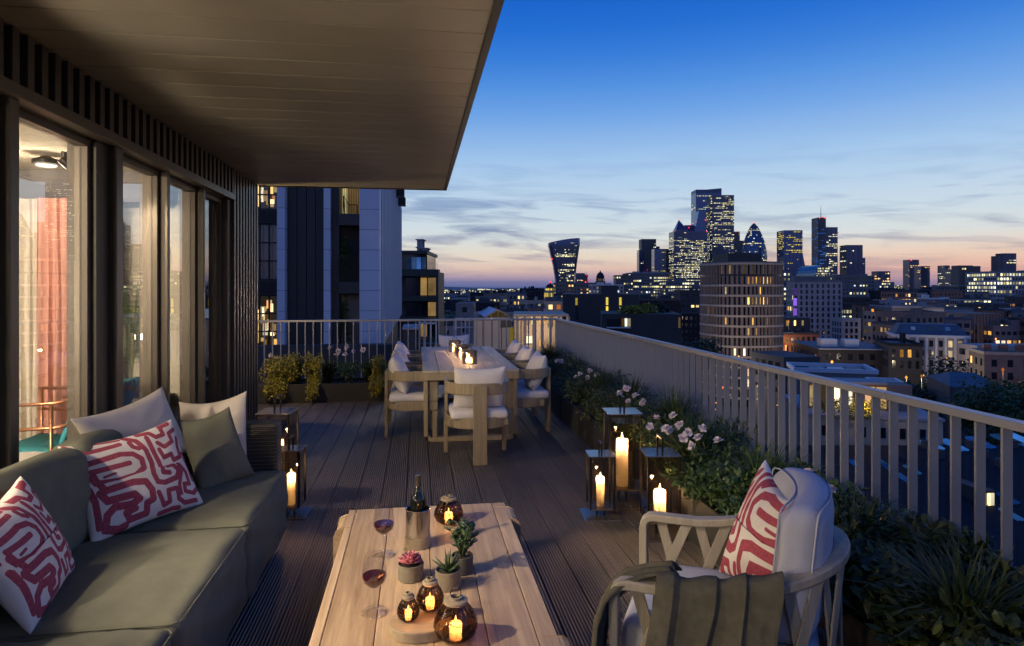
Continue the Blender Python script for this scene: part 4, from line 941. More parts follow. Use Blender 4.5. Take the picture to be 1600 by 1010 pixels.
def leaf_clump(mb, c, rad, n, L, wd, rnd, droop=.2, up=.3):
    for _ in range(n):
        while True:
            q = Vector((rnd.uniform(-1, 1), rnd.uniform(-1, 1), rnd.uniform(-1, 1)))
            if .15 < q.length < 1: break
        p = Vector(c) + Vector((q.x * rad[0], q.y * rad[1], q.z * rad[2])); d = (q.normalized() * .7 + Vector((rnd.uniform(-1, 1), rnd.uniform(-1, 1), rnd.uniform(-1, 1) + up))).normalized()
        l = L * rnd.uniform(.6, 1.3); s = d.cross(Vector((rnd.uniform(-.4, .4), rnd.uniform(-.4, .4), 1))).normalized() * wd * l / 2; e = p + d * l + Vector((0, 0, -droop * l)); m_ = p + d * l * .5; nn = s.cross(d).normalized() * l * .06
        a1, a2 = p + d * l * .28, p + d * l * .66 + Vector((0, 0, -droop * l * .35)); mb.add([p, a1 + s * .85 - nn, a2 + s * .8 - nn, e, a2 - s * .8 - nn, a1 - s * .85 - nn, a1 + nn, a2 + nn], [(0, 1, 6), (1, 2, 7, 6), (2, 3, 7), (3, 4, 7), (4, 5, 6, 7), (5, 0, 6)])
def bush(name, label, loc, rad, n, L, m, seed, wd=.5, trail=None, group=None):
    rnd = random.Random(seed); t = thing(name, label, 'plant', loc, group=group); mb = MB(); st = MB()
    for k in range(max(5, n // 120)):
        a = rnd.uniform(0, 6.28); r_ = rnd.uniform(.3, 1); h = rnd.uniform(.5, 1.25); q = Vector((math.cos(a) * rad[0] * r_, math.sin(a) * rad[1] * r_, rad[2] * h))
        st.tube([(0, 0, -.02), q * .5 + Vector((0, 0, .05)), q], [.006, .004, .002], 5)
        leaf_clump(mb, q, (rad[0] * .42, rad[1] * .42, rad[2] * .38), n // max(5, n // 120), L, wd, rnd)
    if trail:
        for k in range(trail[0]):
            x = rnd.uniform(-1, 1) * rad[0] * .55; d_ = Vector(trail[1]) * rnd.uniform(.95, 1.15); ln = rnd.uniform(0, 1); pts = [Vector((x, 0, rad[2] * .3)), Vector((x, 0, rad[2] * .4)) + d_ * .5, Vector((x * .9, 0, .02)) + d_, Vector((x * .9, 0, -trail[2] * ln)) + d_ * 1.1]
            st.tube(pts, .003, 4)
            for a_, b_ in zip(pts, pts[1:]):
                for q in range(5): leaf_clump(mb, a_.lerp(b_, q / 5), (.05, .03, .05), 16, L * .8, wd, rnd, .5)
    st.build('stems', 'stem_green', t, kind='stuff'); mb.build('foliage', m, t, kind='stuff'); return t
def grass(name, label, loc, n, h, spread, m, seed, wd=.006):
    rnd = random.Random(seed); mb = MB()
    for _ in range(n):
        a = rnd.uniform(0, 6.28); l = h * rnd.uniform(.55, 1.1); out = rnd.uniform(.2, 1) * spread; b = Vector((rnd.uniform(-.05, .05), rnd.uniform(-.05, .05), 0)); pts = []; D = Vector((math.cos(a), math.sin(a), 0))
        for i in range(6): s = i / 5; pts.append(b + D * out * s ** 1.8 + Vector((0, 0, l * (s - .38 * s ** 3 * (out / spread)))))
        sd_ = D.cross(Vector((0, 0, 1))); V = []
        for i, p_ in enumerate(pts): w_ = wd * (1 - (i / 5) ** 2) + .0006; V += [p_ - sd_ * w_, p_ + sd_ * w_]
        mb.add(V, [(2 * i, 2 * i + 1, 2 * i + 3, 2 * i + 2) for i in range(5)])
    o = mb.build(name, m, None, loc=loc); tag(o, label, 'grass'); return o
def flower(name, label, loc, heads, seed, r=.032):
    rnd = random.Random(seed); t = thing(name, label, 'flower', loc)
    for (dx, dy, dz) in heads:
        p = Vector((dx, dy, dz)); MB().tube([(rnd.uniform(-.03, .03), rnd.uniform(-.03, .03), 0), p * .5 + Vector((0, 0, .05)), p], .0025, 5).build('stem', 'stem_green', t)
        mb = MB(); ax = Vector((rnd.uniform(-.9, .1), rnd.uniform(-.8, .2), rnd.uniform(.3, 1))).normalized(); a = ax.orthogonal().normalized(); b = ax.cross(a)
        for ring, (nn, tilt, L) in enumerate(((8, -.15, 1.0), (9, .40, .92), (7, .9, .7), (5, 1.25, .5))):
            for i in range(nn):
                t_ = 2 * math.pi * (i + ring * .4) / nn; d = (a * math.cos(t_) + b * math.sin(t_)); e = (d * math.cos(tilt) + ax * math.sin(tilt)); sd_ = ax.cross(d) * r * .40; l = r * L * rnd.uniform(.65, 1.3)
                mb.add([p, p + e * l * .7 + sd_, p + e * l * 1.0 + ax * r * .05, p + e * l * .7 - sd_, p + e * l * .6 + ax * -r * .1], [(0, 1, 4), (1, 2, 4), (2, 3, 4), (3, 0, 4)])
        h_ = mb.build('flower_head', 'petal', t)
        MB().lathe([(.0005, -.004), (.006, 0), (.004, .004), (.0005, .006)], 8, c=tuple(p + ax * .006)).build('flower_heart', 'petal_heart', h_)
    return t
# far left planter: golden shrubs spilling over the trough, lit by the added wall lamp
for k, (u, wx, lab, zz) in enumerate(((440, .25, 'golden leafed shrub spilling over the planter beside the pilaster', .34), (492, .12, 'narrow golden shrub trailing to the deck, second from the pilaster', .34), (590, .13, 'golden green trailing shrub just left of the dining chairs', .30))):
    p = W(u, None, d=9.25); bush('golden_shrub', lab, (p.x, 9.62, .22), (wx, .26, zz * .85), 2000 if k == 0 else 1100, .042, 'leaf_gold', 40 + k, .6, (8 if k == 0 else 7, (0, -.33, .0), .17))
bush('golden_shrub', 'small golden shrub at the left edge of the far planter', (-1.98, 9.6, .22), (.16, .2, .22), 500, .04, 'leaf_gold', 47, .6)
bush('low_shrub', 'low green shrub in the middle of the far planter', (-.95, 9.66, .22), (.28, .22, .20), 900, .05, 'leaf_green', 48, .5)
for k, (x, h) in enumerate(((-1.75, .55), (-1.3, .50), (-.7, .45))):
    grass('ornamental_grass', ('tall grass tuft rising behind the golden shrubs by the pilaster', 'grass tuft behind the narrow golden shrub', 'grass tuft right of the pale flowers in the far planter')[k], (x, 9.72, .22), 130, h, .3, 'leaf_dark', 60 + k)
flower('pale_flowers', 'pale daisy like flowers above the far left planter', (-1.05, 9.7, .22), [(-.22, 0, .52), (-.10, 0, .46), (.02, .02, .52), (.00, -.02, .42), (.12, 0, .46), (.26, 0, .48), (-.14, 0, .41)], 3, .042)
flower('pale_flowers', 'single pale flower at the far left by the pilaster', (-2.05, 9.7, .22), [(-.06, 0, .42), (.02, 0, .38)], 4, .035)
# right planters
rnd = random.Random(5); labs = ['leafy dark shrub in the foreground at the bottom right corner', 'dark shrub in the foreground right of the armchair', 'broad leafed shrub behind the armchair', 'green shrub just behind the armchair cushion', 'green shrub right of the middle sized lantern', 'feathery shrub behind the tallest lantern', 'dark shrub left of the tallest lantern', 'dense shrub along the railing past the lanterns', 'dense dark shrub beside the near right dining chair', 'dark shrub beside the middle right dining chair', 'dark shrub beside the far right dining chair', 'dark shrub in the far corner planter']
yy = [1.15, 1.75, 2.4, 3.05, 3.7, 4.45, 5.2, 6.0, 6.85, 7.7, 8.6, 9.5]
for k, (y, lab) in enumerate(zip(yy, labs)):
    near = y < 4; hgt = (.16 if k < 2 else .20) if near else .26
    bush('border_shrub', lab, (1.98 + rnd.uniform(-.04, .04), y, .26), (.34, .42, hgt), 4200 if near else 2000, .062 if k in (0, 1, 2) else .05, 'leaf_dark' if k in (0, 1, 2, 7, 8, 9, 10, 11) else 'leaf_green', 70 + k, .62 if near else .3)
glabs = ['arching grass tuft at the right edge of the foreground', 'arching grass between the armchair back and the railing', 'grass tuft behind the armchair by the railing', 'grass tuft leaning out over the middle sized lantern', 'bright grass fan beside the tallest lantern', 'long grass behind the tallest lantern', 'long grass left of the tallest lantern', 'tall grass by the railing past the lanterns', 'tall grass beside the near right dining chair', 'tall grass beside the middle right dining chair', 'tall grass blades in the far right corner']
for k, y in enumerate((1.35, 2.05, 2.7, 3.5, 4.3, 4.95, 5.7, 6.6, 7.4, 8.3, 9.4)):
    grass('ornamental_grass', glabs[k], (2.0 + rnd.uniform(-.08, .08), y, .26), 420, rnd.uniform(.50, .66) if y > 3 else .46, .46, 'leaf_green' if k in (3, 4, 5) else 'leaf_dark', 90 + k, .005)
def flowers_at(label, u, v, d, offs, seed, r):
    c = W(u, v, d=d); base = Vector((1.9, c.y + .05, .28)); flower('pale_flowers', label, base, [((c.x - base.x) + a, (c.y - base.y) + b, (c.z - base.z) + e) for a, b, e in offs], seed, r)
flowers_at('pale lilac flowers between the lanterns and the railing', 1036, 662, 4.35, [(-.09, 0, -.02), (-.03, .04, .03), (.02, -.05, -.04), (.07, 0, .05), (.10, -.05, 0), (-.02, -.1, -.01)], 11, .033)
flowers_at('row of pale lilac flowers right of the middle sized lantern', 1085, 682, 4.2, [(-.08, 0, -.01), (-.03, .03, .02), (-.04, -.05, -.05), (.06, 0, .05), (.14, -.05, -.02), (.01, -.03, .0)], 12, .033)
flowers_at('pale flowers peeping over the tallest lantern', 985, 620, 5.3, [(-.09, 0, .03), (-.02, 0, -.04), (.06, .05, .0), (.09, -.05, -.04), (.0, .1, .05)], 13, .036)
flowers_at('spray of pale flowers by the railing past the lanterns', 912, 584, 7.1, [(-.09, 0, -.04), (-.03, .05, -.01), (.02, -.1, -.03), (.07, .0, .03), (.12, -.1, .0)], 14, .033)
flowers_at('spray of pale flowers beside the right dining chairs', 880, 566, 8.3, [(-.08, 0, .02), (.0, .1, .0), (.07, -.1, -.03)], 15, .033)
flowers_at('two small pale flowers peeping above the armchair back', 1283, 742, 2.95, [(-.03, .05, .0), (.02, -.05, -.05)], 16, .022)
# unseen wall lamp added on the facade end to light the far planter
wl = thing('added_wall_lamp', 'added unseen wall lamp on the end of the facade block', 'lamp', (-2.35, 8.16, 1.55))
MB().box(-.05, .05, 0, .05, -.09, .09).build('housing', 'black_metal', wl, bevel=.004)
MB().box(-.035, .035, .051, .055, -.07, .07).build('lens', 'lamp_glow', wl); point_light('lamp_light', (0, .12, 0), 75, (1, .72, .36), .05, wl)
# ================================================================ THE CITY BEYOND
g = MB().box(-9000, 9000, -3000, 14000, GROUND - 4, GROUND).build('ground', 'asphalt'); structure(g)

def facade_cells(mbw, mbl, mbf, w, z0, z1, floors_h, bay, ww, wh, lit, rnd, face, y, lit_rows=None, proud=.04, run=.35):
    """window panels on one face. face: function (s, z, out) -> local point"""
    nb = max(1, int(w / bay)); off = (w - nb * bay) / 2; nf = int((z1 - z0) / floors_h); runs = 0; state = False
    for j in range(nf):
        zc = z1 - (j + .5) * floors_h; row = (lit if lit_rows is None else lit_rows(j, nf)) * rnd.choice((.25, .7, 1, 1, 1.5, 2.2)); state = False
        for i in range(nb):
            if rnd.random() < run: state = rnd.random() < row
            s = off + (i + .5) * bay; a, b = s - ww / 2, s + ww / 2; q0, q1 = zc - wh / 2, zc + wh / 2
            mb = mbl if state else mbw; o = proud + (.01 if state else 0)
            if mb is None: continue
            mb.add([face(a, q0, o), face(b, q0, o), face(b, q1, o), face(a, q1, o)], [(0, 1, 2, 3)])
def building(name, label, cat, u0, u1, vt, d, dep=None, rz=0, mat_='concrete_mid', glassm='window_dark', litm='lit_warm', lit=.12, fh=3.3, bay=3.0, ww=1.5, wh=1.7, vb=640, rows=None, group=None, relief=None, roof=None, seed=None, top=None, sides=True, z0=None):
    rnd = random.Random(seed if seed is not None else (hash((round(u0), round(vt), round(d))) & 0xffff)); c = W((u0 + u1) / 2, None, d=d)
    w_ = (u1 - u0) / 1000 * d; dep = dep or w_ * .8; zt = ZV(vt, d); zb = GROUND if z0 is None else z0; zw = max(zb, ZV(vb, d)) if z0 is None else zb
    t = thing(name, label, cat, (c.x, c.y, zb), -TH + R(rz), group)
    H = zt - zb; MB().box(-w_ / 2, w_ / 2, 0, dep, 0, H).build('wall', mat_, t)
    wb, lb = MB(), MB(); zl = zw - zb; lit = min(.95, lit * 1.4)
    front = lambda s, z, o: (s - w_ / 2, -o, z); left = lambda s, z, o: (-w_ / 2 - o, dep - s, z); right = lambda s, z, o: (w_ / 2 + o, s, z)
    facade_cells(wb, lb, None, w_, zl, H - .5, fh, bay, ww, wh, lit, rnd, front, 0, rows)
    if sides:
        facade_cells(wb, lb, None, dep, zl, H - .5, fh, bay, ww, wh, lit, rnd, left, 0, rows); facade_cells(wb, lb, None, dep, zl, H - .5, fh, bay, ww, wh, lit, rnd, right, 0, rows)
    if wb.f: wb.build('window', glassm, t, kind='stuff')
    if lb.f: lb.build('lit_window', litm, t, kind='stuff')
    if relief:                                   # piers and floor bands that stand proud of the glass
        rm, pw, bh, out = relief; mb = MB(); nb = max(1, int(w_ / bay)); off = (w_ - nb * bay) / 2
        if pw:
            for i in range(nb + 1): s = off + i * bay - w_ / 2; mb.box(s - pw / 2, s + pw / 2, -out, -.001, zl, H - .1)
        if bh:
            for j in range(int((H - .5 - zl) / fh) + 1): z_ = H - .5 - j * fh; mb.box(-w_ / 2 - out, w_ / 2 + out, -out - .02, -.001, z_ - bh / 2, z_ + bh / 2); mb.box(w_ / 2 + .001, w_ / 2 + out, 0, dep, z_ - bh / 2, z_ + bh / 2); mb.box(-w_ / 2 - out, -w_ / 2 - .001, 0, dep, z_ - bh / 2, z_ + bh / 2)
        mb.build('facade_grid', rm, t, kind='stuff')
    if roof:
        mb = MB(); rm, n = roof
        mb.box(-w_ / 2 - .15, w_ / 2 + .15, -.15, .25, H + .002, H + .7).box(-w_ / 2 - .15, w_ / 2 + .15, dep - .25, dep + .15, H + .002, H + .7).box(-w_ / 2 - .15, -w_ / 2 + .25, .25, dep - .25, H + .002, H + .7).box(w_ / 2 - .25, w_ / 2 + .15, .25, dep - .25, H + .002, H + .7)
        mb.build('parapet', rm, t); MB().box(-w_ / 2 + .26, w_ / 2 - .26, .26, dep - .26, H + .004, H + .06).build('roof_deck', 'roof_grey', t)
        for _ in range(n):
            a = rnd.uniform(-.4, .3) * w_; b = rnd.uniform(.15, .7) * dep; s1 = rnd.uniform(.06, .2) * w_; s2 = rnd.uniform(.1, .25) * dep; MB().box(a, a + s1, b, b + s2, H, H + rnd.uniform(1.2, 3)).build('plant_room', rm, t)
    return t, w_, dep, H
def light_dots(mb, pts, s):
    for p in pts: x, y, z = p; mb.add([(x - s, y, z), (x + s, y, z), (x, y, z + s * 1.2), (x, y, z - s * 1.2), (x, y - s, z), (x, y + s, z)], [(0, 4, 2), (4, 1, 2), (1, 5, 2), (5, 0, 2), (4, 0, 3), (1, 4, 3), (5, 1, 3), (0, 5, 3)])

# ---- far skyline towers ---------------------------------------------------
def loft(name, t, levels, m, smooth=False):
    """levels: list of (z, polygon) with equal point counts"""
    mb = MB(); n = len(levels[0][1])
    for z, poly in levels: mb.v += [(x, y, z) for x, y in poly]
    for i in range(len(levels) - 1):
        for k in range(n): mb.f.append((i * n + k, i * n + (k + 1) % n, (i + 1) * n + (k + 1) % n, (i + 1) * n + k))
    mb.f.append(tuple(range((len(levels) - 1) * n, len(levels) * n))); return mb.build(name, m, t, smooth=smooth)
# tapered tower that widens towards its curved top
D = 1150; c = W(883, None, d=D); t = thing('flared_tower', 'dark glass tower that widens towards a sloping curved top', 'tower', (c.x, c.y, GROUND), -TH)
def px(u, d): return (u - 883) / 1000 * d
def fl(v, ul, ur):
    z = ZV(v, D) - GROUND; a, b = px(ul, D), px(ur, D); return z, [(a, 6), (a + 5, 0), (b - 5, 0), (b, 6), (b, 34), (a, 34)]
prof = [(640, 876, 900), (447, 870, 899), (430, 868, 900), (412, 865, 902), (395, 860.5, 904.5), (384, 858, 906)]
lv = [fl(*p) for p in prof]; a, b = px(857.5, D), px(906.5, D); lv.append((0, [(a, 6), (a + 6, 0), (b - 5, 0), (b, 6), (b, 34), (a, 34)]))
z7 = lambda v: ZV(v, D) - GROUND
loft('wall', t, lv[:-1], 'tower_glass')
mb = MB(); N = 14; V = []
for i in range(N + 1):
    f_ = i / N; x = a + (b - a) * f_; zt = z7(379.5 - 7.5 * math.sin(f_ * 1.5)); V += [(x, 0 if 0 < i < N else 5, z7(384)), (x, 0 if 0 < i < N else 5, zt), (x, 34, zt), (x, 34, z7(384))]
for i in range(N):
    for k in range(4): mb.f.append((i * 4 + k, i * 4 + (k + 1) % 4, i * 4 + 4 + (k + 1) % 4, i * 4 + 4 + k))
mb.v = V; mb.f += [(3, 2, 1, 0), tuple(range(N * 4, N * 4 + 4))]; mb.build('roof', 'tower_blue', t)
lb = MB(); fb = MB(); rnd = random.Random(12)
for j in range(36):
    z = z7(381) - j * 3.9 * .62; v = 449 - (z + GROUND - EYE) * 1000 / D
    ul = np.interp(v, [384, 395, 412, 430, 447], [858, 860.5, 865, 868, 870]); ur = np.interp(v, [384, 395, 412, 430, 447], [906, 904.5, 902, 900, 899]); x0, x1 = px(ul, D) + 6, px(ur, D) - 6
    p_ = {5: .25, 8: .4, 9: .92, 10: .55, 16: .3, 20: .9, 21: .3, 24: .4, 28: .75}.get(j, .10); x = x0; fb.box(x0 - 4, x1 + 4, -.7, -.02, z - .25, z + .25)
    st_ = rnd.random() < p_
    while x < x1:
        if rnd.random() < .5: st_ = rnd.random() < p_
        if st_: lb.add([(x, -.8, z + .4), (x + 1.9, -.8, z + .4), (x + 1.9, -.8, z + 1.9), (x, -.8, z + 1.9)], [(0, 1, 2, 3)])
        x += 2.2
lb.build('lit_window', 'lit_tower', t, kind='stuff'); fb.build('floor_band', 'tower_brown', t, kind='stuff')
mb = MB(); light_dots(mb, [(px(862, D), -1.5, z7(405))], 1.4); mb.build('warning_light', 'lit_red', t)

def tower(name, label, parts, d, dots=(), mast=None, cat='tower'):
    """parts: (u0,u1,vtop,mat,litmat,lit,rows,depth,yoff) boxes of one tower at depth d; reliefs are floor bands"""
    uc = sum((p[0] + p[1]) / 2 for p in parts) / len(parts); c = W(uc, None, d=d); t = thing(name, label, cat, (c.x, c.y, GROUND), -TH); rnd = random.Random(int(uc))
    for (u0, u1, vt, m, lm, lit, rows, dep, yo, fh, bay) in parts:
        x0, x1 = (u0 - uc) / 1000 * d, (u1 - uc) / 1000 * d; H = ZV(vt, d) - GROUND; zl = max(0, ZV(452, d) - GROUND); s = d / 1500
        MB().box(x0, x1, yo, yo + dep, 0, H).build('wall', m, t); wb, lb = MB(), MB(); bh = MB()
        for w_, f in ((x1 - x0, lambda s_, z, o: (x0 + s_, yo - o, z)), (dep, lambda s_, z, o: (x1 + o, yo + s_, z)), (dep, lambda s_, z, o: (x0 - o, yo + dep - s_, z))):
            facade_cells(None, lb, None, w_, zl, H - 1.5, fh, bay * .62, bay * .52, fh * .42, lit, rnd, f, 0, rows, proud=.5, run=.2)
        for j in range(int((H - 1.5 - zl) / fh)): z = H - 1.5 - j * fh; bh.box(x0 - .4, x1 + .4, yo - .45, yo + dep + .4, z - .22, z + .22)
        for i in range(int((x1 - x0) / (bay * 3))): x = x0 + (i + .5) * bay * 3; bh.box(x - .3, x + .3, yo - .7, yo - .46, zl, H - 1)
        bh.build('floor_band', m, t, kind='stuff')
        if lb.f: lb.build('lit_window', lm, t, kind='stuff')
    for u, v in dots: mb = MB(); light_dots(mb, [((u - uc) / 1000 * d, -2, ZV(v, d) - GROUND)], d * .00085); mb.build('warning_light', 'lit_red', t)
    if mast: u, v0, v1 = mast; MB().tube([((u - uc) / 1000 * d, 10, ZV(v0, d) - GROUND), ((u - uc) / 1000 * d, 10, ZV(v1, d) - GROUND)], [d * .0006, d * .0002], 6).build('mast', 'white_paint', t)
    return t, uc
bands = lambda hot, base: (lambda j, n: hot.get(j, base))
half = lambda top_, low, k: (lambda j, n: top_ if j < n * k else low)
G, B, BR = 'tower_glass', 'tower_blue', 'tower_brown'
t, uc = tower('stepped_tower', 'tallest tower of the skyline, two slabs with bright lit bands', [
    (1090, 1130.5, 295, B, 'lit_tower', .05, bands({3: .6, 10: .98, 11: .98}, .04), 40, 14, 3.9, 2.6),
    (1113, 1147, 305, G, 'lit_tower', .5, bands({0: .1, 1: .85, 4: .97, 5: .97, 6: .9, 7: .4, 8: .3, 11: .2, 17: .95, 19: .3, 24: .2, 25: .9, 33: .15, 38: .2}, .55), 30, 0, 3.9, 2.2)], 1500, ((1104, 345),))
mb = MB(); x0, x1 = (1090 - uc) * 1.5, (1130.5 - uc) * 1.5; h0 = ZV(297.5, 1500) - GROUND; mb.add([(x0, 14, h0 - 4), (x1, 14, h0 - 4), (x1, 54, h0 - 4), (x0, 54, h0 - 4), (x0, 14, ZV(296.5, 1500) - GROUND), (x1, 14, ZV(292.8, 1500) - GROUND), (x1, 54, ZV(292.8, 1500) - GROUND), (x0, 54, ZV(296.5, 1500) - GROUND)], [(4, 5, 6, 7), (0, 1, 5, 4), (1, 2, 6, 5), (2, 3, 7, 6), (3, 0, 4, 7)]); mb.build('roof', 'tower_blue', t)
tower('banded_office', 'broad office tower of bright lit floors left of the tallest tower', [(1053, 1105, 361.5, G, 'lit_tower', .5, lambda j, n: .03 if j < 3 else (.55 if j < n * .5 else .82), 40, 0, 3.1, 2.4)], 1250, ((1053, 362), (1104, 362)))
# wedge tower behind, with sloping flank
D = 1400; c = W(1097, None, d=D); t = thing('wedge_tower', 'blue wedge shaped tower squeezed in front of the tallest tower', 'tower', (c.x, c.y, GROUND), -TH); q = lambda u: (u - 1097) / 1000 * D; zz = lambda v: ZV(v, D) - GROUND
mb = MB(); poly = [(q(1085), 0), (q(1109), 0), (q(1109), zz(329)), (q(1092), zz(330)), (q(1088), zz(350)), (q(1085), zz(362))]; n = len(poly)
mb.add([(x, 0, z) for x, z in poly] + [(x, 25, z) for x, z in poly], [tuple(range(n)), tuple(range(n, 2 * n))[::-1]] + [(i, (i + 1) % n, n + (i + 1) % n, n + i)[::-1] for i in range(n)]); mb.build('wall', 'tower_blue', t)
lb = MB(); rnd = random.Random(3)
for j in range(46):
    for i in range(5):
        if rnd.random() < .55: x = q(1103.5) + i * 1.55; z = zz(334) - j * 3.4; lb.add([(x, -.5, z), (x + .9, -.5, z), (x + .9, -.5, z + 1.5), (x, -.5, z + 1.5)], [(0, 1, 2, 3)])
lb.build('lit_window', 'lit_tower', t, kind='stuff')
MB().box(q(1103), q(1109) + 1, -.4, -.05, 0, zz(330)).build('service_core', 'tower_brown', t)
for a_, b_ in ((1087, 347), (1102, 344)): mb = MB(); light_dots(mb, [(q(a_), -1.5, zz(b_))], 1.5); mb.build('warning_light', 'lit_red', t)
D = 1350; c = W(1063, None, d=D); t = thing('pyramid_tower', 'sharp purple lit glass pyramid top left of the tallest tower', 'tower', (c.x, c.y, GROUND), -TH); q = lambda u: (u - 1063) / 1000 * D; zz = lambda v: ZV(v, D) - GROUND
MB().box(q(1056), q(1075), 0, 24, 0, zz(359)).build('wall', 'tower_glass', t)
MB().add([(q(1056.5), 0, zz(359)), (q(1074), 0, zz(359)), (q(1074), 24, zz(359)), (q(1056.5), 24, zz(359)), (q(1062.5), 10, zz(343))], [(0, 1, 4), (1, 2, 4), (2, 3, 4), (3, 0, 4)]).build('roof', 'tower_purple' if 'tower_purple' in M else mat('tower_purple', (.10, .05, .15), .3, .4).name, t)
mb = MB(); light_dots(mb, [(q(1062.5), 9, zz(342))], 1.2); mb.build('warning_light', 'lit_red', t)
tower('red_lit_block', 'half built block with red lights between pyramid and tallest tower', [(1070, 1090, 352, 'tower_purple', 'lit_red', .12, None, 20, 0, 3.5, 3)], 1420, ((1076, 356), (1088, 348), (1079, 351)))
tower('grey_tower', 'pair of grey glass slabs in the left cluster of the skyline', [(1003, 1026, 373.5, BR, 'lit_tower', .05, None, 30, 5, 3.8, 3), (998.5, 1006, 391, G, 'lit_tower', .06, None, 25, 0, 3.8, 3), (1026, 1032, 385, G, 'lit_tower', .05, None, 25, 8, 3.8, 3)], 1450, ((1011, 422),))
tower('yellow_based_tower', 'dark tower with yellow lit lower floors right of the grey slabs', [(1022.5, 1041, 389, B, 'lit_gold', .5, half(.02, .9, .50), 26, 0, 3.8, 2.6), (1041.2, 1050, 389, BR, 'lit_tower', .02, None, 24, 2, 3.8, 3)], 1300)
tower('brown_tower', 'slim brown tower with red roof lights right of the tallest tower', [(1147.5, 1156, 362, BR, 'lit_tower', .12, None, 20, 0, 3.8, 3), (1156, 1163, 376, BR, 'lit_tower', .1, None, 20, 4, 3.8, 3)], 1500, ((1149, 363), (1155, 363)))
# bullet shaped tower
D = 1320; c = W(1188, None, d=D); t = thing('bullet_tower', 'rounded bullet shaped glass tower with a pointed dark top', 'tower', (c.x, c.y + 25, GROUND), -TH)
pr = [(640, 15), (450, 17), (430, 18.6), (412, 19.3), (400, 19.2), (388, 17.8), (376, 15), (366, 11.6), (358, 8), (352, 4.8), (349, 2.6), (347.2, .3)]
P2 = [(r / 1000 * D, ZV(v, D) - GROUND) for v, r in pr]; zs = [p[1] for p in P2]; rs = [p[0] for p in P2]
fine = [(float(np.interp(z, zs, rs)), z) for z in np.linspace(zs[0], zs[-1], 60)]
MB().lathe(fine, 40).build('wall', 'tower_blue', t, smooth=True); rb = MB(); lb = MB(); rnd = random.Random(5)
for j in range(40):
    z = zs[-1] - 6 - j * 3.5
    if z < zs[1] - 8: break
    r = float(np.interp(z, zs, rs)); r2 = float(np.interp(z + 1.7, zs, rs)); p_ = .95 if j in (3,) else (.55 if j == 11 else (.10 if j < 18 else (.45 if j in (18, 20, 23) else .35)))
    if 20 < j < 32 : p_ = .62
    stt = False
    for k in range(54):
        a0 = 2 * math.pi * k / 54; a1 = a0 + 2 * math.pi / 54 * .8
        if rnd.random() < .5: stt = rnd.random() < p_
        if stt: lb.add([((r + .5) * math.cos(a0), (r + .5) * math.sin(a0), z), ((r + .5) * math.cos(a1), (r + .5) * math.sin(a1), z), ((r2 + .5) * math.cos(a1), (r2 + .5) * math.sin(a1), z + 1.7), ((r2 + .5) * math.cos(a0), (r2 + .5) * math.sin(a0), z + 1.7)], [(0, 1, 2, 3)])
for k in range(18):
    for sg in (-1, 1): rb.tube([((r_ + .35) * math.cos(2 * math.pi * k / 18 + sg * i * .07), (r_ + .35) * math.sin(2 * math.pi * k / 18 + sg * i * .07), z_) for i, (r_, z_) in enumerate(fine[14:])], .32, 3)
lb.build('lit_window', 'lit_tower', t, kind='stuff'); rb.build('diagonal_rib', 'tower_brown', t, kind='stuff')
mb = MB(); light_dots(mb, [(0, 0, zs[-1] + 1)], 1.3); mb.build('warning_light', 'lit_red', t)
t, uc = tower('gold_topped_tower', 'square tower with a glowing yellow top and flaring foot', [(1225, 1254, 360, B, 'lit_gold', .5, lambda j, n: .99 if j < 3 else (.7 if j < 6 else (.3 if j < 13 else .06)), 34, 0, 3.6, 2.4)], 1250)
mb = MB(); q = lambda u: (u - uc) * 1.25; zz = lambda v: ZV(v, 1250) - GROUND; mb.add([(q(1254), 0, zz(395)), (q(1262), 0, zz(436)), (q(1254), 0, zz(436)), (q(1254), 34, zz(395)), (q(1262), 34, zz(436)), (q(1254), 34, zz(436))], [(0, 2, 1), (3, 4, 5), (0, 1, 4, 3)]); mb.build('flared_foot', 'tower_blue', t)
tower('spire_tower', 'tall tower with thin white spire and red lamps on its crown', [(1278, 1290.5, 340, BR, 'blue_glow_pane', .4, lambda j, n: .35 if j > 4 else .05, 30, 0, 3.9, 3), (1290.5, 1310, 355, G, 'lit_cool', .6, bands({0: .1, 1: .3, 7: .1, 11: .15, 12: .1, 17: .1}, .62), 26, 3, 4.2, 3.2)], 1400, ((1280, 341), (1284, 339), (1288, 341), (1309, 364)), (1286, 340, 321))
tower('dark_twin_tower', 'dark tower with lower shoulder right of the spire tower', [(1323, 1348, 383, G, 'lit_cool', .05, None, 26, 0, 3.8, 3), (1346, 1353, 403, G, 'lit_cool', .22, None, 20, 2, 3.8, 3)], 1200)
c = W(1287, None, d=900); t = thing('arched_glass_hall', 'arched glass hall with lit windows below the spire tower', 'building', (c.x, c.y, GROUND), -TH); q = lambda u: (u - 1287) * .9; zz = lambda v: ZV(v, 900) - GROUND
poly = [(q(1272), 0)] + [(q(1287 - 14.5 * math.cos(a)), zz(437 - 23 * math.sin(a))) for a in [math.pi * k / 14 for k in range(15)]] + [(q(1302), 0)]; n = len(poly)
MB().add([(x, 0, z) for x, z in poly] + [(x, 60, z) for x, z in poly], [tuple(range(n)), tuple(range(n, 2 * n))[::-1]] + [(i, n + i, n + (i + 1) % n, (i + 1) % n) for i in range(n)]).build('vault', 'tower_glass', t)
mb = MB(); rnd = random.Random(9)
for j in range(5):
    z = zz(437) + j * 3.6; wv = 12 * math.sqrt(max(0, 1 - (j / 5.6) ** 2))
    for i in range(12):
        x = -wv + 2 * wv * i / 12
        if rnd.random() < .7: mb.add([(x, -.3, z), (x + 1.1, -.3, z), (x + 1.1, -.3, z + 2), (x, -.3, z + 2)], [(0, 1, 2, 3)])
mb.build('lit_window', 'lit_cool', t, kind='stuff')
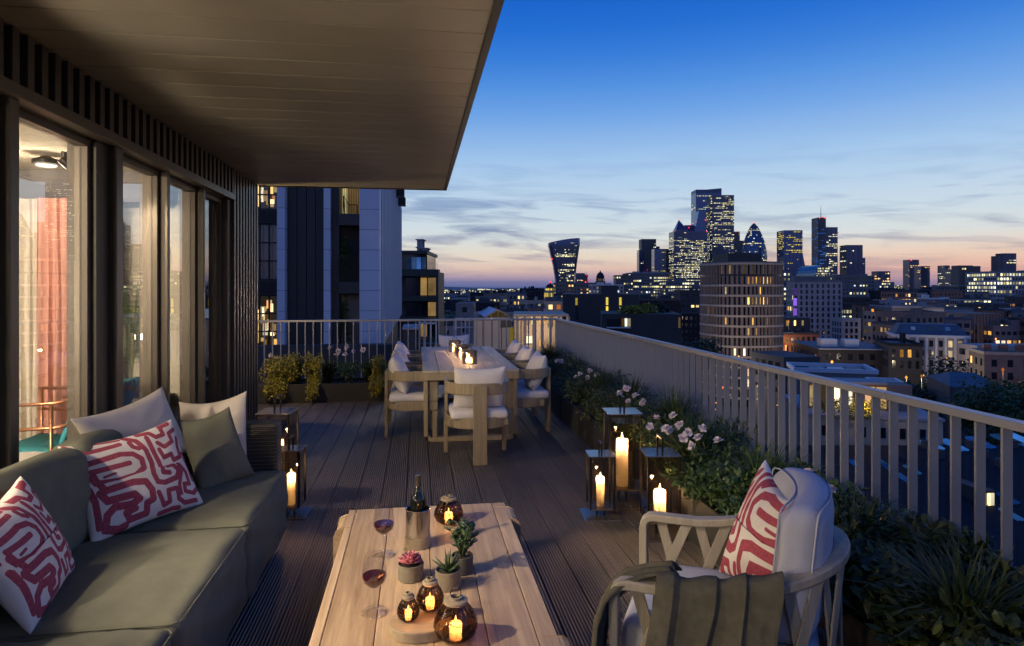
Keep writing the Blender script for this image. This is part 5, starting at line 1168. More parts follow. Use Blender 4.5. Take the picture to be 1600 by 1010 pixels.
# smaller far towers
for a in (('low_tower', 'small dark lit block between gold topped and spire towers', 1258, 1271, 415, 1100, 'lit_warm', .3, ()), ('office_block', 'squat office block with lit floors and a red lamp', 1371, 1391, 424, 900, 'lit_warm', .3, ((1386, 437),)),
          ('low_tower', 'dark square tower with a red lit crown in the right distance', 1421, 1436, 406, 1500, 'lit_warm', .06, ((1423, 407), (1434, 407))), ('low_tower', 'lower dark block just right of the red crowned tower', 1439, 1453, 416, 1450, 'lit_warm', .1, ()),
          ('low_tower', 'thin grey tower in the right distance', 1476, 1484, 415, 1400, 'lit_cool', .2, ()), ('low_tower', 'small block beside the thin grey tower', 1486, 1497, 421, 1300, 'lit_cool', .1, ()),
          ('slab_block', 'brown slab block with a few lit windows right of the thin tower', 1498, 1520, 415, 620, 'lit_cool', .12, ()), ('slab_block', 'windowless dark side wing of the brown slab block', 1520, 1532, 416, 640, 'lit_cool', .0, ()),
          ('low_tower', 'dark glass tower above the lit office at the right edge', 1561, 1573, 400, 900, 'lit_cool', .1, ()), ('low_tower', 'taller glass tower at the right edge of the skyline', 1568, 1588, 396, 950, 'lit_cool', .16, ()),
          ('low_tower', 'dark roof block standing right of the flared tower', 899, 914, 427, 900, 'lit_warm', .04, ())):
    name, lab, u0, u1, vt, d, lm, lit, dots = a
    tower(name, lab, [(u0, u1, vt, BR if 'slab' in name or 'brown' in lab else G, lm, lit, None, 20 * d / 1200, 0, 3.6, 2.8 if d > 700 else 3.2)], d, dots)
# red lamp mast, domed hall, golden dome, arch top
c = W(916, None, d=1300); t = thing('communications_mast', 'slim mast with red and pink lamps right of the flared tower', 'mast', (c.x, c.y, GROUND)); zz = lambda v: ZV(v, 1300) - GROUND
MB().lathe([(3, 0), (3, zz(440)), (5, zz(439)), (5, zz(437)), (3, zz(436)), (3, zz(433)), (4.5, zz(432)), (4.5, zz(430)), (.5, zz(429)), (.3, zz(425))], 12).build('shaft', 'tower_brown', t, smooth='auto')
mb = MB(); light_dots(mb, [(-3, -5, zz(441)), (2, -5, zz(438)), (0, -5, zz(431)), (-4, -5, zz(444)), (3, -5, zz(443))], 1.6); mb.build('warning_light', 'lit_red', t)
def dome(name, label, u, v0, v1, r, d, lm, mm):
    c = W(u, None, d=d); t = thing(name, label, 'domed building', (c.x, c.y, GROUND), -TH); zz = lambda v: ZV(v, d) - GROUND; q = d / 1000
    MB().lathe([(r * q, 0), (r * q, zz(v0 - .1)), (r * q * .8, zz(v0 - .2)), (r * q * .8, zz(v0 - 5))], 24).build('drum', mm, t, smooth='auto'); h = zz(v1) - zz(v0 - 5)
    MB().lathe([(r * q * .8 * math.cos(a), zz(v0 - 5) + h * .8 * math.sin(a)) for a in [R(k * 9) for k in range(10)]] + [(1, zz(v0 - 5) + h * .8), (.4, zz(v1))], 24).build('dome_roof', 'slate', t, smooth=True)
    mb = MB()
    for k in range(20):
        a0 = 2 * math.pi * k / 20; a1 = a0 + .2
        for z0, z1, rr in ((zz(v0 + 9), zz(v0 + 3), r * q + .4), (zz(v0 - 1), zz(v0 - 4), r * q * .8 + .4)): mb.add([(rr * math.cos(a0), rr * math.sin(a0), z0), (rr * math.cos(a1), rr * math.sin(a1), z0), (rr * math.cos(a1), rr * math.sin(a1), z1), (rr * math.cos(a0), rr * math.sin(a0), z1)], [(0, 1, 2, 3)])
    mb.build('lit_arcade', lm, t, kind='stuff'); return t
t = dome('domed_hall', 'golden floodlit domed building at the left foot of the skyline', 860, 455, 442, 9, 700, 'lit_gold', 'stone_beige')
mb = MB(); light_dots(mb, [(0, 0, ZV(441, 700) - GROUND)], 1.0); mb.build('warning_light', 'lit_red', t)
dome('arched_roof_hall', 'dark round topped building left of the office roofs', 938, 440, 423, 8, 800, 'lit_dim', 'tower_brown')
# far ground: trees and roofs reading as one mass with street lamps
rnd = random.Random(21); mb = MB(); rf = MB(); lamps = MB(); lamps2 = MB(); lw = MB()
for _ in range(1500):
    d = 650 * (9 ** rnd.random()); u = rnd.uniform(560, 1900) if rnd.random() < .8 else rnd.uniform(100, 2400); w_ = rnd.uniform(14, 50) * (1 + d / 3500); h = rnd.uniform(8, 24) + (rnd.random() < .10) * rnd.uniform(6, 26) * (1 if u > 960 else .3)
    h = min(h, 33 + d * (.013 if u > 960 else .001)); p = W(u, None, d=d); dp = rnd.uniform(12, 40); a = rnd.uniform(-.5, .5); (mb if rnd.random() < .6 else rf).box(p.x - w_ / 2, p.x + w_ / 2, p.y, p.y + dp, GROUND, GROUND + h, a)
    L = rnd.random() < .62
    if L:
        nfl = int(h / 3.4); cs, sn = math.cos(a), math.sin(a); prob = rnd.choice((.08, .15, .3, .75))
        for j in range(nfl):
            for i in range(int(w_ / 3.2)):
                if rnd.random() < prob:
                    def fp(s, z, o=.4): x = s - w_ / 2; y = -dp / 2 - o; return (p.x + x * cs - y * sn, p.y + dp / 2 + x * sn + y * cs, z)
                    s = i * 3.2 + .4; z = GROUND + h - 3 - j * 3.4; k_ = max(1, d / 1400); lw.add([fp(s, z), fp(s + 1.7 * k_, z), fp(s + 1.7 * k_, z + 1.5 * k_), fp(s, z + 1.5 * k_)], [(0, 1, 2, 3)])
for _ in range(620):
    d = 500 * (12 ** rnd.random()); u = rnd.uniform(560, 1800); p = W(u, None, d=d); light_dots(lamps if rnd.random() < .7 else lamps2, [(p.x, p.y, GROUND + rnd.uniform(7, 26))], d * .00055 * rnd.uniform(.5, 1.3))
o = mb.build('distant_buildings', 'concrete_mid', kind='stuff'); tag(o, 'mass of low distant city blocks spreading to the horizon', 'city'); o['kind'] = 'stuff'
o = rf.build('distant_roofs', 'slate', kind='stuff'); tag(o, 'mass of darker distant roofs between the low city blocks', 'city')
o = lw.build('distant_windows', 'lit_cool', kind='stuff'); tag(o, 'countless lit windows of the distant low city', 'city lights')
o = lamps.build('street_lights', 'lit_warm', kind='stuff'); tag(o, 'countless warm street lights of the distant city', 'city lights')
o = lamps2.build('street_lights', 'lit_red', kind='stuff'); tag(o, 'scattered red lamps of the distant city', 'city lights')
ft = MB(); rnd = random.Random(4)
for _ in range(900):
    d = rnd.uniform(420, 2200); u = rnd.uniform(560, 960) if rnd.random() < .75 else rnd.uniform(960, 1650); p = W(u, None, d=d); r = rnd.uniform(4, 9)
    for k in range(5): q = Vector((rnd.uniform(-1, 1) * r, rnd.uniform(-1, 1) * r, GROUND + rnd.uniform(5, 13))); s = r * .55; ft.lathe([(.1, -s * .7), (s, -s * .1), (s * .8, s * .5), (.1, s * .8)], 6, c=(p.x + q.x, p.y + q.y, q.z))
o = ft.build('distant_treetops', 'leaf_city', kind='stuff'); tag(o, 'dark mass of far off treetops along the left horizon', 'trees')
hl = MB(); N = 60
for k in range(N):
    a0, a1 = R(-75 + 150 * k / N), R(-75 + 150 * (k + 1) / N); h0, h1 = (GROUND + 42 + 16 * math.sin(k * .9) * math.sin(k * .23) + 10 * math.sin(k * .11), GROUND + 42 + 16 * math.sin((k + 1) * .9) * math.sin((k + 1) * .23) + 10 * math.sin((k + 1) * .11)); r1, r2 = 7200, 8600
    hl.add([(r1 * math.sin(a0), r1 * math.cos(a0), GROUND - 2), (r1 * math.sin(a1), r1 * math.cos(a1), GROUND - 2), (r2 * math.sin(a1), r2 * math.cos(a1), h1), (r2 * math.sin(a0), r2 * math.cos(a0), h0)], [(0, 1, 2, 3)])
structure(hl.build('hills', 'roof_blue'))

# ---- the buildings of the middle distance ---------------------------------
# round residential tower
D = 194; c = W(1157, None, d=D + 12.6); RT = 11.3; ztop = ZV(410, D)
t = thing('round_tower', 'rounded brown apartment tower with pale ring bands and deep windows', 'apartment tower', (c.x, c.y, GROUND), R(6))
def sq(a, r, e=3.1): ca, sa = math.cos(a), math.sin(a); k = (abs(ca) ** e + abs(sa) ** e) ** (-1 / e); return (r * k * ca, r * k * sa)
NP = 72; H = ztop - GROUND; core = [sq(2 * math.pi * i / NP, RT - .55) for i in range(NP)]
MB().prism(core, 0, H - .3).build('glazed_core', 'window_dark', t)
fh = 3.13; nfl = 13; rnd = random.Random(17); ringm = MB(); pierm = MB(); lb = MB(); db = MB()
nb = 56
for j in range(nfl + 1):
    z = H - 3.6 - j * fh if j else H - .05; hh_ = .62
    outer = [sq(2 * math.pi * i / NP, RT + .12) for i in range(NP)]; inner = [sq(2 * math.pi * i / NP, RT - .6) for i in range(NP)]; o_ = len(ringm.v)
    for z_ in (z - hh_, z): ringm.v += [(x, y, z_) for x, y in outer] + [(x, y, z_) for x, y in inner]
    for i in range(NP):
        k = (i + 1) % NP; A, Bq, C_, D_ = o_ + i, o_ + k, o_ + 2 * NP + k, o_ + 2 * NP + i; ringm.f += [(A, Bq, C_, D_), (o_ + 2 * NP + i, o_ + 2 * NP + k, o_ + 3 * NP + k, o_ + 3 * NP + i), (o_ + i, o_ + NP + i, o_ + NP + k, o_ + k)]
litset = {}
for j in range(nfl):
    z1 = (H - .6) if j == 0 else H - 3.6 - (j - 1) * fh - .55 - .0; z0 = (H - 3.6) if j == 0 else H - 3.6 - j * fh
    z0, z1 = z0, z1
    for i in range(nb):
        a = 2 * math.pi * (i + .5) / nb; b0 = 2 * math.pi * i / nb
        # brick pier
        wv = 2 * math.pi / nb * (.30 if i % 2 else .22); pA, pB = sq(b0 - wv, RT), sq(b0 + wv, RT); qA, qB = sq(b0 - wv, RT - .58), sq(b0 + wv, RT - .58)
        pierm.prism([pA, pB, qB, qA], z0, z1)
        p_ = .06
        if j in (1, 3) and 38 <= i <= 43: p_ = .95
        if j == 0: p_ = .35
        if j == 5 and 39 <= i <= 43: p_ = .7
        if rnd.random() < p_ + .03:
            wv = 2 * math.pi / nb * .26; pA, pB = sq(a - wv, RT - .50), sq(a + wv, RT - .50); (lb if (j > 0 or rnd.random() < .2) else db).add([(*pA, z0 + .15), (*pB, z0 + .15), (*pB, z1 - .25), (*pA, z1 - .25)], [(0, 1, 2, 3)])
ringm.build('floor_band', 'stone_beige', t, kind='stuff'); pierm.build('brick_pier', 'brick_brown', t, kind='stuff'); lb.build('lit_window', 'lit_warm', t, kind='stuff'); db.build('dim_window', 'lit_dim', t, kind='stuff')
MB().prism([sq(2 * math.pi * i / NP, RT - .2) for i in range(NP)], H - .05, H + .35).build('roof', 'brick_brown', t)
MB().box(-7, 5, -4, 5, H + .3, H + 3.2).build('plant_room', 'dark_panel', t, bevel=.1)

LB = [  # name, label, cat, u0, u1, vtop, depth, kwargs
 ('pale_slab', 'pale angular residential slab with scattered lit windows right of the round tower', 'apartment block', 1242, 1313, 441, 330, dict(mat_='concrete_pale', lit=.10, fh=3.0, bay=2.6, ww=1.0, wh=2.0, rz=-12, dep=16, roof=('concrete_mid', 3), vb=540, rows=lambda j, n: .12 if j < 6 else .07)),
 ('narrow_tower', 'narrow tower with a column of white lit balconies beside the round tower', 'tower', 1221, 1238, 424, 420, dict(mat_='concrete_mid', lit=.5, fh=3.2, bay=2.6, ww=1.2, wh=1.4, litm='lit_cool', vb=530)),
 ('brick_terrace', 'red brick block with orange glow below the pale slab', 'building', 1218, 1284, 523, 235, dict(mat_='brick_red', lit=.25, fh=3.0, bay=2.3, ww=1.2, wh=2.2, dep=14, rz=14, litm='lit_dim', roof=('brick_dark', 1), relief=('brick_red', .5, .35, .12))),
 ('dark_block', 'dark brick block with stray yellow windows above the red brick one', 'building', 1216, 1268, 497, 275, dict(mat_='brick_dark', lit=.14, fh=3.4, bay=3.6, ww=.9, wh=2.2, dep=12, rz=8)),
 ('lit_office', 'dark office with four brightly lit floors right of the pale slab', 'office', 1310, 1362, 464, 420, dict(mat_='brick_dark', lit=.9, fh=3.7, bay=2.1, ww=1.3, wh=2.1, litm='lit_cool', dep=20, rz=6, rows=lambda j, n: .9 if j in (2, 3, 4, 5) else .02, vb=505)),
 ('office_block', 'grey office with a lit top band behind the pale slab', 'office', 1308, 1356, 449, 560, dict(mat_='concrete_mid', lit=.2, litm='lit_cool', rows=lambda j, n: .95 if j == 1 else .12, roof=('concrete_mid', 4))),
 ('wide_office', 'wide low office with bright cluster of lit windows under the dark twin tower', 'office', 1305, 1366, 432, 640, dict(mat_='concrete_mid', lit=.14, litm='lit_cool', roof=('concrete_mid', 3), fh=3.6)),
 ('brown_block', 'brown brick block with one bright slit stair window', 'building', 1355, 1402, 478, 330, dict(mat_='brick_brown', lit=.06, fh=3.6, bay=5, ww=1.0, wh=2.8, rz=10, roof=('brick_dark', 2))),
 ('grey_house', 'narrow grey house block with dark windows between red brick and brown blocks', 'building', 1316, 1345, 500, 290, dict(mat_='concrete_pale', lit=.04, fh=3.0, bay=2.2, ww=1.1, wh=2.1, dep=10, roof=('concrete_pale', 0))),
 ('flat_roof_block', 'flat roofed block with two white rooftop boxes and blue lit roof edge', 'building', 1282, 1392, 547, 190, dict(mat_='brick_dark', lit=.07, fh=3.2, bay=3.1, ww=1.3, wh=1.8, dep=26, rz=-8, vb=600)),
 ('banded_office_block', 'grey office block with long dark ribbon windows in the right middle distance', 'office', 1397, 1482, 481, 300, dict(mat_='concrete_mid', lit=.05, fh=3.7, bay=3.0, ww=2.94, wh=1.7, dep=30, rz=-9, roof=('concrete_pale', 2))),
 ('ribbon_office', 'office with pale floor bands and white lit stair right of the ribbon windowed one', 'office', 1478, 1518, 484, 275, dict(mat_='concrete_pale', lit=.04, fh=3.2, bay=2.4, ww=2.35, wh=2.0, dep=24, rz=-14, roof=('concrete_mid', 1), rows=lambda j, n: .05)),
 ('fin_block', 'brown windowless block with vertical fins in front of the right offices', 'building', 1518, 1566, 490, 255, dict(mat_='brick_brown', lit=.0, fh=30, bay=1.4, ww=.5, wh=26, dep=22, rz=6, relief=('brick_brown', .45, 0, .3))),
 ('orange_lit_block', 'orange floodlit block with rows of glowing windows at the right edge', 'building', 1560, 1640, 484, 280, dict(mat_='brick_brown', lit=.75, fh=3.2, bay=2.5, ww=1.5, wh=1.7, litm='lit_warm', dep=24, rz=-8)),
 ('lit_office', 'large office with long white lit floors at the right edge below the glass towers', 'office', 1560, 1660, 425, 520, dict(mat_='concrete_pale', lit=.5, fh=3.5, bay=2.3, ww=1.4, wh=2.0, litm='lit_cool', rows=lambda j, n: .9 if j in (0, 2, 4) else .35 if j < 6 else .08, roof=('concrete_mid', 2), rz=-6)),
 ('cream_office', 'pale office with small square windows behind the ribbon windowed offices', 'office', 1503, 1558, 474, 400, dict(mat_='concrete_pale', lit=.3, fh=3.3, bay=2.4, ww=1.3, wh=1.6, litm='lit_dim', roof=('concrete_mid', 3))),
 ('long_roofs', 'long low building with dark roofs below the right skyline', 'building', 1370, 1500, 455, 620, dict(mat_='slate', lit=.08, fh=3.6, bay=3.2, litm='lit_warm', roof=('roof_grey', 5))),
 ('long_roofs', 'tan edged long block left of the large lit office', 'building', 1497, 1562, 447, 580, dict(mat_='brick_brown', lit=.05, litm='lit_warm', roof=('stone_beige', 3))),
 ('low_office', 'low blue grey block with lit ground windows in the middle right distance', 'building', 1448, 1505, 468, 430, dict(mat_='concrete_mid', lit=.35, litm='lit_dim', roof=('white_paint', 2), vb=490)),
 ('terrace_row', 'row of brick terraced houses at the right edge above the trees', 'house row', 1548, 1660, 556, 150, dict(mat_='brick_brown', lit=.14, fh=3.0, bay=3.2, ww=1.1, wh=1.7, dep=10, rz=-18, roof=('stone_beige', 2))),
 ('long_canopy', 'pale low station like shed across the right middle distance', 'building', 1530, 1650, 541, 200, dict(mat_='concrete_pale', lit=.06, litm='lit_orange', fh=4, bay=5, ww=3, wh=2, dep=10, rz=-4)),
 ('storefront_block', 'long dark brick block with white lit shopfronts at street level', 'building', 1392, 1438, 541, 178, dict(mat_='brick_dark', lit=.10, fh=3.1, bay=1.9, ww=.85, wh=2.1, dep=20, rz=-20, roof=('slate', 1), rows=lambda j, n: .95 if j == 3 else .08, vb=592)),
 ('maroon_flats', 'maroon flats with warm lit windows behind the lower trees', 'apartment block', 1350, 1394, 556, 200, dict(mat_='brick_red', lit=.3, fh=2.9, bay=3.2, ww=1.3, wh=1.5, dep=10, rz=-6)),
 ('shed', 'low grey shed with red and white lit openings below the brick block', 'building', 1222, 1285, 558, 150, dict(mat_='roof_grey', lit=.5, fh=3, bay=3, ww=1.8, wh=1.1, litm='lit_dim', dep=14, rz=10, rows=lambda j, n: .7 if j == 0 else 0)),
 ('mid_office', 'office of yellow lit floors in front of the banded tower', 'office', 985, 1045, 427, 850, dict(mat_='concrete_mid', lit=.6, fh=3.9, bay=2.8, ww=2.2, wh=1.9, litm='lit_cool', roof=('concrete_pale', 5), rows=lambda j, n: .85 if j in (1, 4, 5) else .2)),
 ('mid_office', 'grey office with greenish lit windows below the banded tower', 'office', 1040, 1096, 440, 700, dict(mat_='concrete_mid', lit=.45, fh=3.7, bay=2.6, ww=1.9, wh=1.7, litm='lit_cool', roof=('concrete_mid', 4))),
 ('mid_office', 'dark office with sparse yellow windows touching the round tower', 'office', 1062, 1110, 455, 420, dict(mat_='brick_dark', lit=.22, fh=3.8, bay=3.1, ww=1.9, wh=1.5, litm='lit_warm', roof=('brick_dark', 2), vb=520)),
 ('mid_office', 'dark stepped office left of the yellow lit floors', 'office', 962, 990, 431, 800, dict(mat_='tower_brown', lit=.2, fh=3.8, litm='lit_cool', roof=('tower_brown', 3))),
 ('low_roofs', 'slate roofed terrace behind the dark roof garden block', 'building', 1000, 1064, 470, 260, dict(mat_='slate', lit=.05, fh=3.4, litm='lit_cool', roof=('roof_grey', 6), dep=20)),
 ('low_roofs', 'beige low block with blue roof lights left of the dark brick block', 'building', 853, 880, 471, 240, dict(mat_='stone_beige', lit=.05, roof=('roof_blue', 2), dep=14)),
 ('civic_block', 'floodlit low block with warm windows at the foot of the flared tower', 'building', 868, 935, 443, 640, dict(mat_='brick_brown', lit=.3, fh=3.8, litm='lit_warm', roof=('brick_brown', 4))),
 ('civic_block', 'pale stone block with skylit roof below the round topped building', 'building', 925, 975, 446, 560, dict(mat_='concrete_pale', lit=.25, litm='lit_cool', roof=('white_paint', 3))),
 ('hill_block', 'hump roofed dark block on the left horizon beside the golden dome', 'building', 812, 850, 452, 620, dict(mat_='slate', lit=.12, litm='lit_warm', roof=('slate', 4))),
 ('low_block', 'low long block with a line of lit windows on the left horizon', 'building', 735, 806, 459, 520, dict(mat_='slate', lit=.14, litm='lit_warm', roof=('slate', 4), fh=3.6)),
 ('tower_block', 'grey block low on the left horizon beside the stepped apartment building', 'building', 712, 740, 474, 210, dict(mat_='concrete_mid', lit=.05, litm='lit_dim', dep=12)),
]
for name, lab, cat, u0, u1, vt, d, kw in LB:
    t, w_, dep, H = building(name, lab, cat, u0, u1, vt, d, **kw)
    if name == 'flat_roof_block':
        MB().box(-w_ / 2 - .5, w_ / 2 + .5, -.7, dep + .4, H + .005, H + .45).build('roof_slab', 'roof_blue', t)
        for a, b, h in ((-.40, -.18, 2.4), (-.07, .12, 2.3)): MB().box(a * w_, b * w_, 4, 8, H + .45, H + .45 + h).build('rooftop_box', 'white_paint', t, bevel=.05)
        MB().box(-w_ / 2, w_ / 2, -.9, -.71, H + .1, H + .35).build('roof_edge', 'pale_panel', t)
    if name == 'brown_block': MB().box(-w_ * .12, -w_ * .12 + .8, -.2, -.06, H - 17, H - 6).build('stair_window', 'lit_warm', t)
    if name == 'pale_slab':
        for k in range(3): MB().box(-w_ / 2 - .02, -w_ / 2 + 1.7, -.12, -.05, H - 7 - k * 5.2, H - 3.2 - k * 5.2).build('purple_panel', 'lit_purple', t)
        MB().box(-w_ * .45, w_ * .2, 3, 10, H, H + 3.2).build('penthouse', 'concrete_mid', t)
    if name == 'terrace_row':
        for k in range(5): x = -w_ / 2 + (k + .5) * w_ / 5; MB().box(x - .8, x + .8, 3, 4.2, H + .7, H + 2.2).build('chimney', 'brick_red', t)
# infill blocks between the named ones
rnd = random.Random(77); seen = set(); REF = [(1156, 'the round tower', 194), (1277, 'the pale slab', 330), (1338, 'the rooftop boxes', 190), (1440, 'the ribbon office', 300), (1455, 'the mansard building', 215), (1541, 'the finned block', 255), (1600, 'the orange block', 280), (1515, 'the thin grey tower', 600), (940, 'the dark brick house', 82), (1030, 'the roof garden', 66), (860, 'the golden dome', 700), (770, 'the rooftop pavilion', 300), (1005, 'the grey slabs', 900), (1338, 'the dark twin tower', 640)]
COLS = (('brown', 'brick_brown'), ('grey', 'concrete_mid'), ('pale', 'concrete_pale'), ('red brick', 'brick_red'), ('dark', 'brick_dark'), ('slate roofed', 'slate'), ('stone', 'stone_beige'))
for k in range(120):
    u = rnd.uniform(1190, 1640) if k % 3 else rnd.uniform(690, 1100); d = rnd.choice((rnd.uniform(225, 420), rnd.uniform(400, 650))); w_ = rnd.uniform(8, 19); vt = rnd.uniform(456, 480) + (420 - min(d, 420)) * .20; cn, cm = rnd.choice(COLS); lit = rnd.choice((.06, .14, .25, .5)); rr3 = min(REF, key=lambda r: abs(r[0] - u) + abs(r[2] - d) * .3)
    rel = ('far behind' if d > rr3[2] + 60 else 'in front of' if d < rr3[2] - 60 else 'beside') + ' and ' + ('left of ' if u < rr3[0] else 'right of ') + rr3[1]; h_ = ZV(vt, d) - GROUND
    if (abs(u - 1460) < 45 and d < 240) or (1205 < u < 1365 and d < 430) or (abs(u - 1156) < 75 and d < 230): continue
    lab = ('low ' if h_ < 17 else 'tall ') + cn + ' block ' + {.06: 'unlit ', .14: 'dimly lit ', .25: 'with few lights ', .5: 'with many lights '}[lit] + rel
    lab = lab.replace('dimly lit beside', 'beside')
    if lab in seen or len(lab.split()) > 16 or h_ < 7: continue
    seen.add(lab); building('city_block', lab, 'building', u, u + w_ / d * 1000, vt, d, dep=rnd.uniform(9, 16), rz=rnd.uniform(-25, 25), mat_=cm, lit=lit, fh=rnd.uniform(3, 3.8), bay=rnd.uniform(2.2, 3.4), ww=rnd.uniform(1, 1.8), wh=rnd.uniform(1.4, 2), litm=rnd.choice(('lit_warm', 'lit_warm', 'lit_cool', 'lit_dim')), roof=(rnd.choice(('roof_grey', 'concrete_mid', 'roof_blue', cm)), rnd.choice((1, 2, 3))), vb=600, seed=k)
lm_ = MB(); lm2 = MB()
for _ in range(900):
    d = 120 * (5.5 ** rnd.random()); u = rnd.uniform(640, 1640); q_ = W(u, None, d=d); light_dots(lm_ if rnd.random() < .7 else lm2, [(q_.x, q_.y, GROUND + rnd.uniform(4, 16))], .12 + d * .0005)
o = lm_.build('street_lights', 'lit_warm', kind='stuff'); tag(o, 'countless warm street lights among the middle distance blocks', 'city lights')
o = lm2.build('street_lights', 'lit_orange', kind='stuff'); tag(o, 'countless orange street lights among the middle distance blocks', 'city lights')
# orange glow of the street by the brick terrace and at the right edge (street lamps with real light)
def street_lamp(u, v, d, label, p=900, col=(1, .5, .16)):
    loc = W(u, v, d=d); t = thing('street_lamp', label, 'street lamp', (loc.x, loc.y, GROUND)); h = loc.z - GROUND
    MB().tube([(0, 0, 0), (0, 0, h)], [.12, .07], 6).build('pole', 'concrete_mid', t); mb = MB(); light_dots(mb, [(0, 0, h)], .42); mb.build('lamp_head', 'lit_orange', t); point_light('lamp_light', (0, -1.5, h - .3), p, col, .3, t)
street_lamp(1228, 541, 225, 'bright orange street lamp at the corner of the red brick block', 3500); street_lamp(1593, 514, 262, 'bright orange street lamp in front of the orange lit block', 3000)
street_lamp(1128, 606, 168, 'added white lamp lighting the foot of the round tower, hidden by the railing', 3200, (1, .80, .58)); street_lamp(1196, 604, 170, 'second added white lamp at the foot of the round tower', 3200, (1, .80, .58)); street_lamp(1085, 560, 180, 'street lamp left of the round tower', 5000, (1, .8, .55))  # two white lamps at its foot added to brighten the round tower
street_lamp(1300, 566, 176, 'street lamp in the yard below the white rooftop boxes', 2500, (1, .74, .42)); street_lamp(1480, 560, 205, 'street lamp behind the trees beside the mansard building', 1200, (1, .8, .5)); street_lamp(1410, 520, 285, 'street lamp before the ribbon windowed office', 5000, (1, .8, .55))
street_lamp(1222, 534, 226, 'upper orange street lamp beside the round tower', 2500); street_lamp(1567, 578, 142, 'orange street lamp before the terraced houses', 600); street_lamp(1556, 530, 240, 'street lamp beside the finned brown block', 900)
street_lamp(1440, 588, 160, 'pale lamp glowing through the trees below the mansard building', 1600, (1, .86, .5)); street_lamp(1416, 590, 165, 'street lamp before the lit shopfronts', 900, (1, .86, .6))
street_lamp(1232, 502, 262, 'pair of bright lamps above the dark brick block', 800, (1, .8, .5)); street_lamp(938, 457, 500, 'orange street lamp above the dark brick block on the left', 4000)

# mansard building
D = 215; c = W(1455, None, d=D); t = thing('mansard_building', 'pale classical building with blue slate mansard roof and lit arched windows', 'building', (c.x, c.y, GROUND), -TH + R(-22)); w_ = 21; zc_ = ZV(528, D) - GROUND; zr = ZV(512, D) - GROUND
MB().box(-w_ / 2, w_ / 2, 0, 15, 0, zc_).build('wall', 'concrete_pale', t); MB().box(-w_ / 2 - .5, w_ / 2 + .5, -.5, 15.5, zc_ + .005, zc_ + .9).build('cornice', 'white_paint', t)
MB().add([(-w_ / 2, 0, zc_ + .9), (w_ / 2, 0, zc_ + .9), (w_ / 2, 15, zc_ + .9), (-w_ / 2, 15, zc_ + .9), (-w_ / 2 + 2, 4, zr + .9), (w_ / 2 - 2, 4, zr + .9), (w_ / 2 - 2, 11, zr + .9), (-w_ / 2 + 2, 11, zr + .9)], [(0, 1, 5, 4), (1, 2, 6, 5), (2, 3, 7, 6), (3, 0, 4, 7), (4, 5, 6, 7)]).build('mansard_roof', 'roof_blue', t)
for k in range(3): x = -w_ / 2 + 5 + k * 5; MB().add([(x, 1.6, zc_ + 2.2), (x + 1.3, 1.6, zc_ + 2.2), (x + 1.3, 2.6, zc_ + 3.5), (x, 2.6, zc_ + 3.5)], [(0, 1, 2, 3)]).build('skylight', 'sky_glow_pane', t)
for k in range(8): x = -w_ / 2 + 1 + k * (w_ - 2) / 7; MB().box(x - .35, x + .35, -.35, -.01, 2, zc_).build('pilaster', 'white_paint', t)
for j in range(4):
    for k in range(7): x = -w_ / 2 + 1 + (k + .5) * (w_ - 2) / 7; z = zc_ - 3 - j * 3.3; MB().box(x - .55, x + .55, -.10, -.03, z, z + 2.1).build('window', 'lit_warm' if (k > 4 and j < 2) else 'window_dark', t)

# dark brick block with roof garden, left of centre
t, w_, dep, H = building('dark_brick_house', 'long near black brick building with tall yellow slit windows beyond the railing', 'building', 880, 998, 460, 82, dep=12, mat_='brick_dark', lit=0, fh=40, bay=100, z0=None, rz=-4)
MB().box(w_ * .02, w_ * .24, 2, 8, H + .005, H + 1.1).build('plant_room', 'brick_dark', t)
for u, v0, v1, m in ((901, 466, 477, 'lit_gold'), (948.5, 465, 477, 'lit_gold'), (948.5, 479, 490, 'lit_gold'), (969, 465, 477, 'lit_gold'), (969, 479, 486, 'lit_cool'), (902, 479, 500, 'window_dark')):
    x = (u - 939) / 1000 * 82; MB().box(x - .14, x + .14, -.06, -.008, ZV(v1, 82) - GROUND, ZV(v0, 82) - GROUND).build('slit_window', m, t)
t, w_, dep, H = building('roof_garden_block', 'dark brick block with a planted roof terrace and a lit corner window', 'building', 941, 1064, 491, 66, dep=9, mat_='brick_dark', lit=0, fh=40, bay=100, rz=-7)
x = lambda u: (u - 1002) / 1000 * 66
MB().box(x(948), x(985), -.5, -.02, ZV(513, 66) - GROUND, ZV(511.5, 66) - GROUND).build('balcony_slab', 'white_paint', t)
for a, b, m in ((971, 975, 'lit_warm'), (976, 980, 'lit_cool'), (981, 985, 'lit_warm')): MB().box(x(a), x(b), -.08, -.02, ZV(510.5, 66) - GROUND, ZV(498, 66) - GROUND).build('window', m, t)
MB().box(x(949), x(969), -.08, -.02, ZV(510.5, 66) - GROUND, ZV(499, 66) - GROUND).build('window', 'window_dark', t)
MB().box(x(1058), x(1061), -.08, -.02, ZV(512, 66) - GROUND, ZV(496, 66) - GROUND).build('window', 'lit_dim', t)
rg = W(992, 488, d=68); b_ = bush('roof_garden', 'uplit yellow green shrubs on the dark brick roof terrace', (rg.x, rg.y, rg.z - 1.0), (2.3, 1.2, 1.2), 900, .35, 'leaf_gold', 201, .6)
rg2 = W(1012, 488, d=70); bush('roof_garden', 'dark hedge on the right of the dark brick roof terrace', (rg2.x, rg2.y, rg2.z - 1.0), (2.2, 1.2, 1.3), 900, .35, 'leaf_city', 202, .6)
point_light('garden_light', (rg.x, rg.y - 1.8, rg.z - .3), 45, (1, .75, .3), .1)

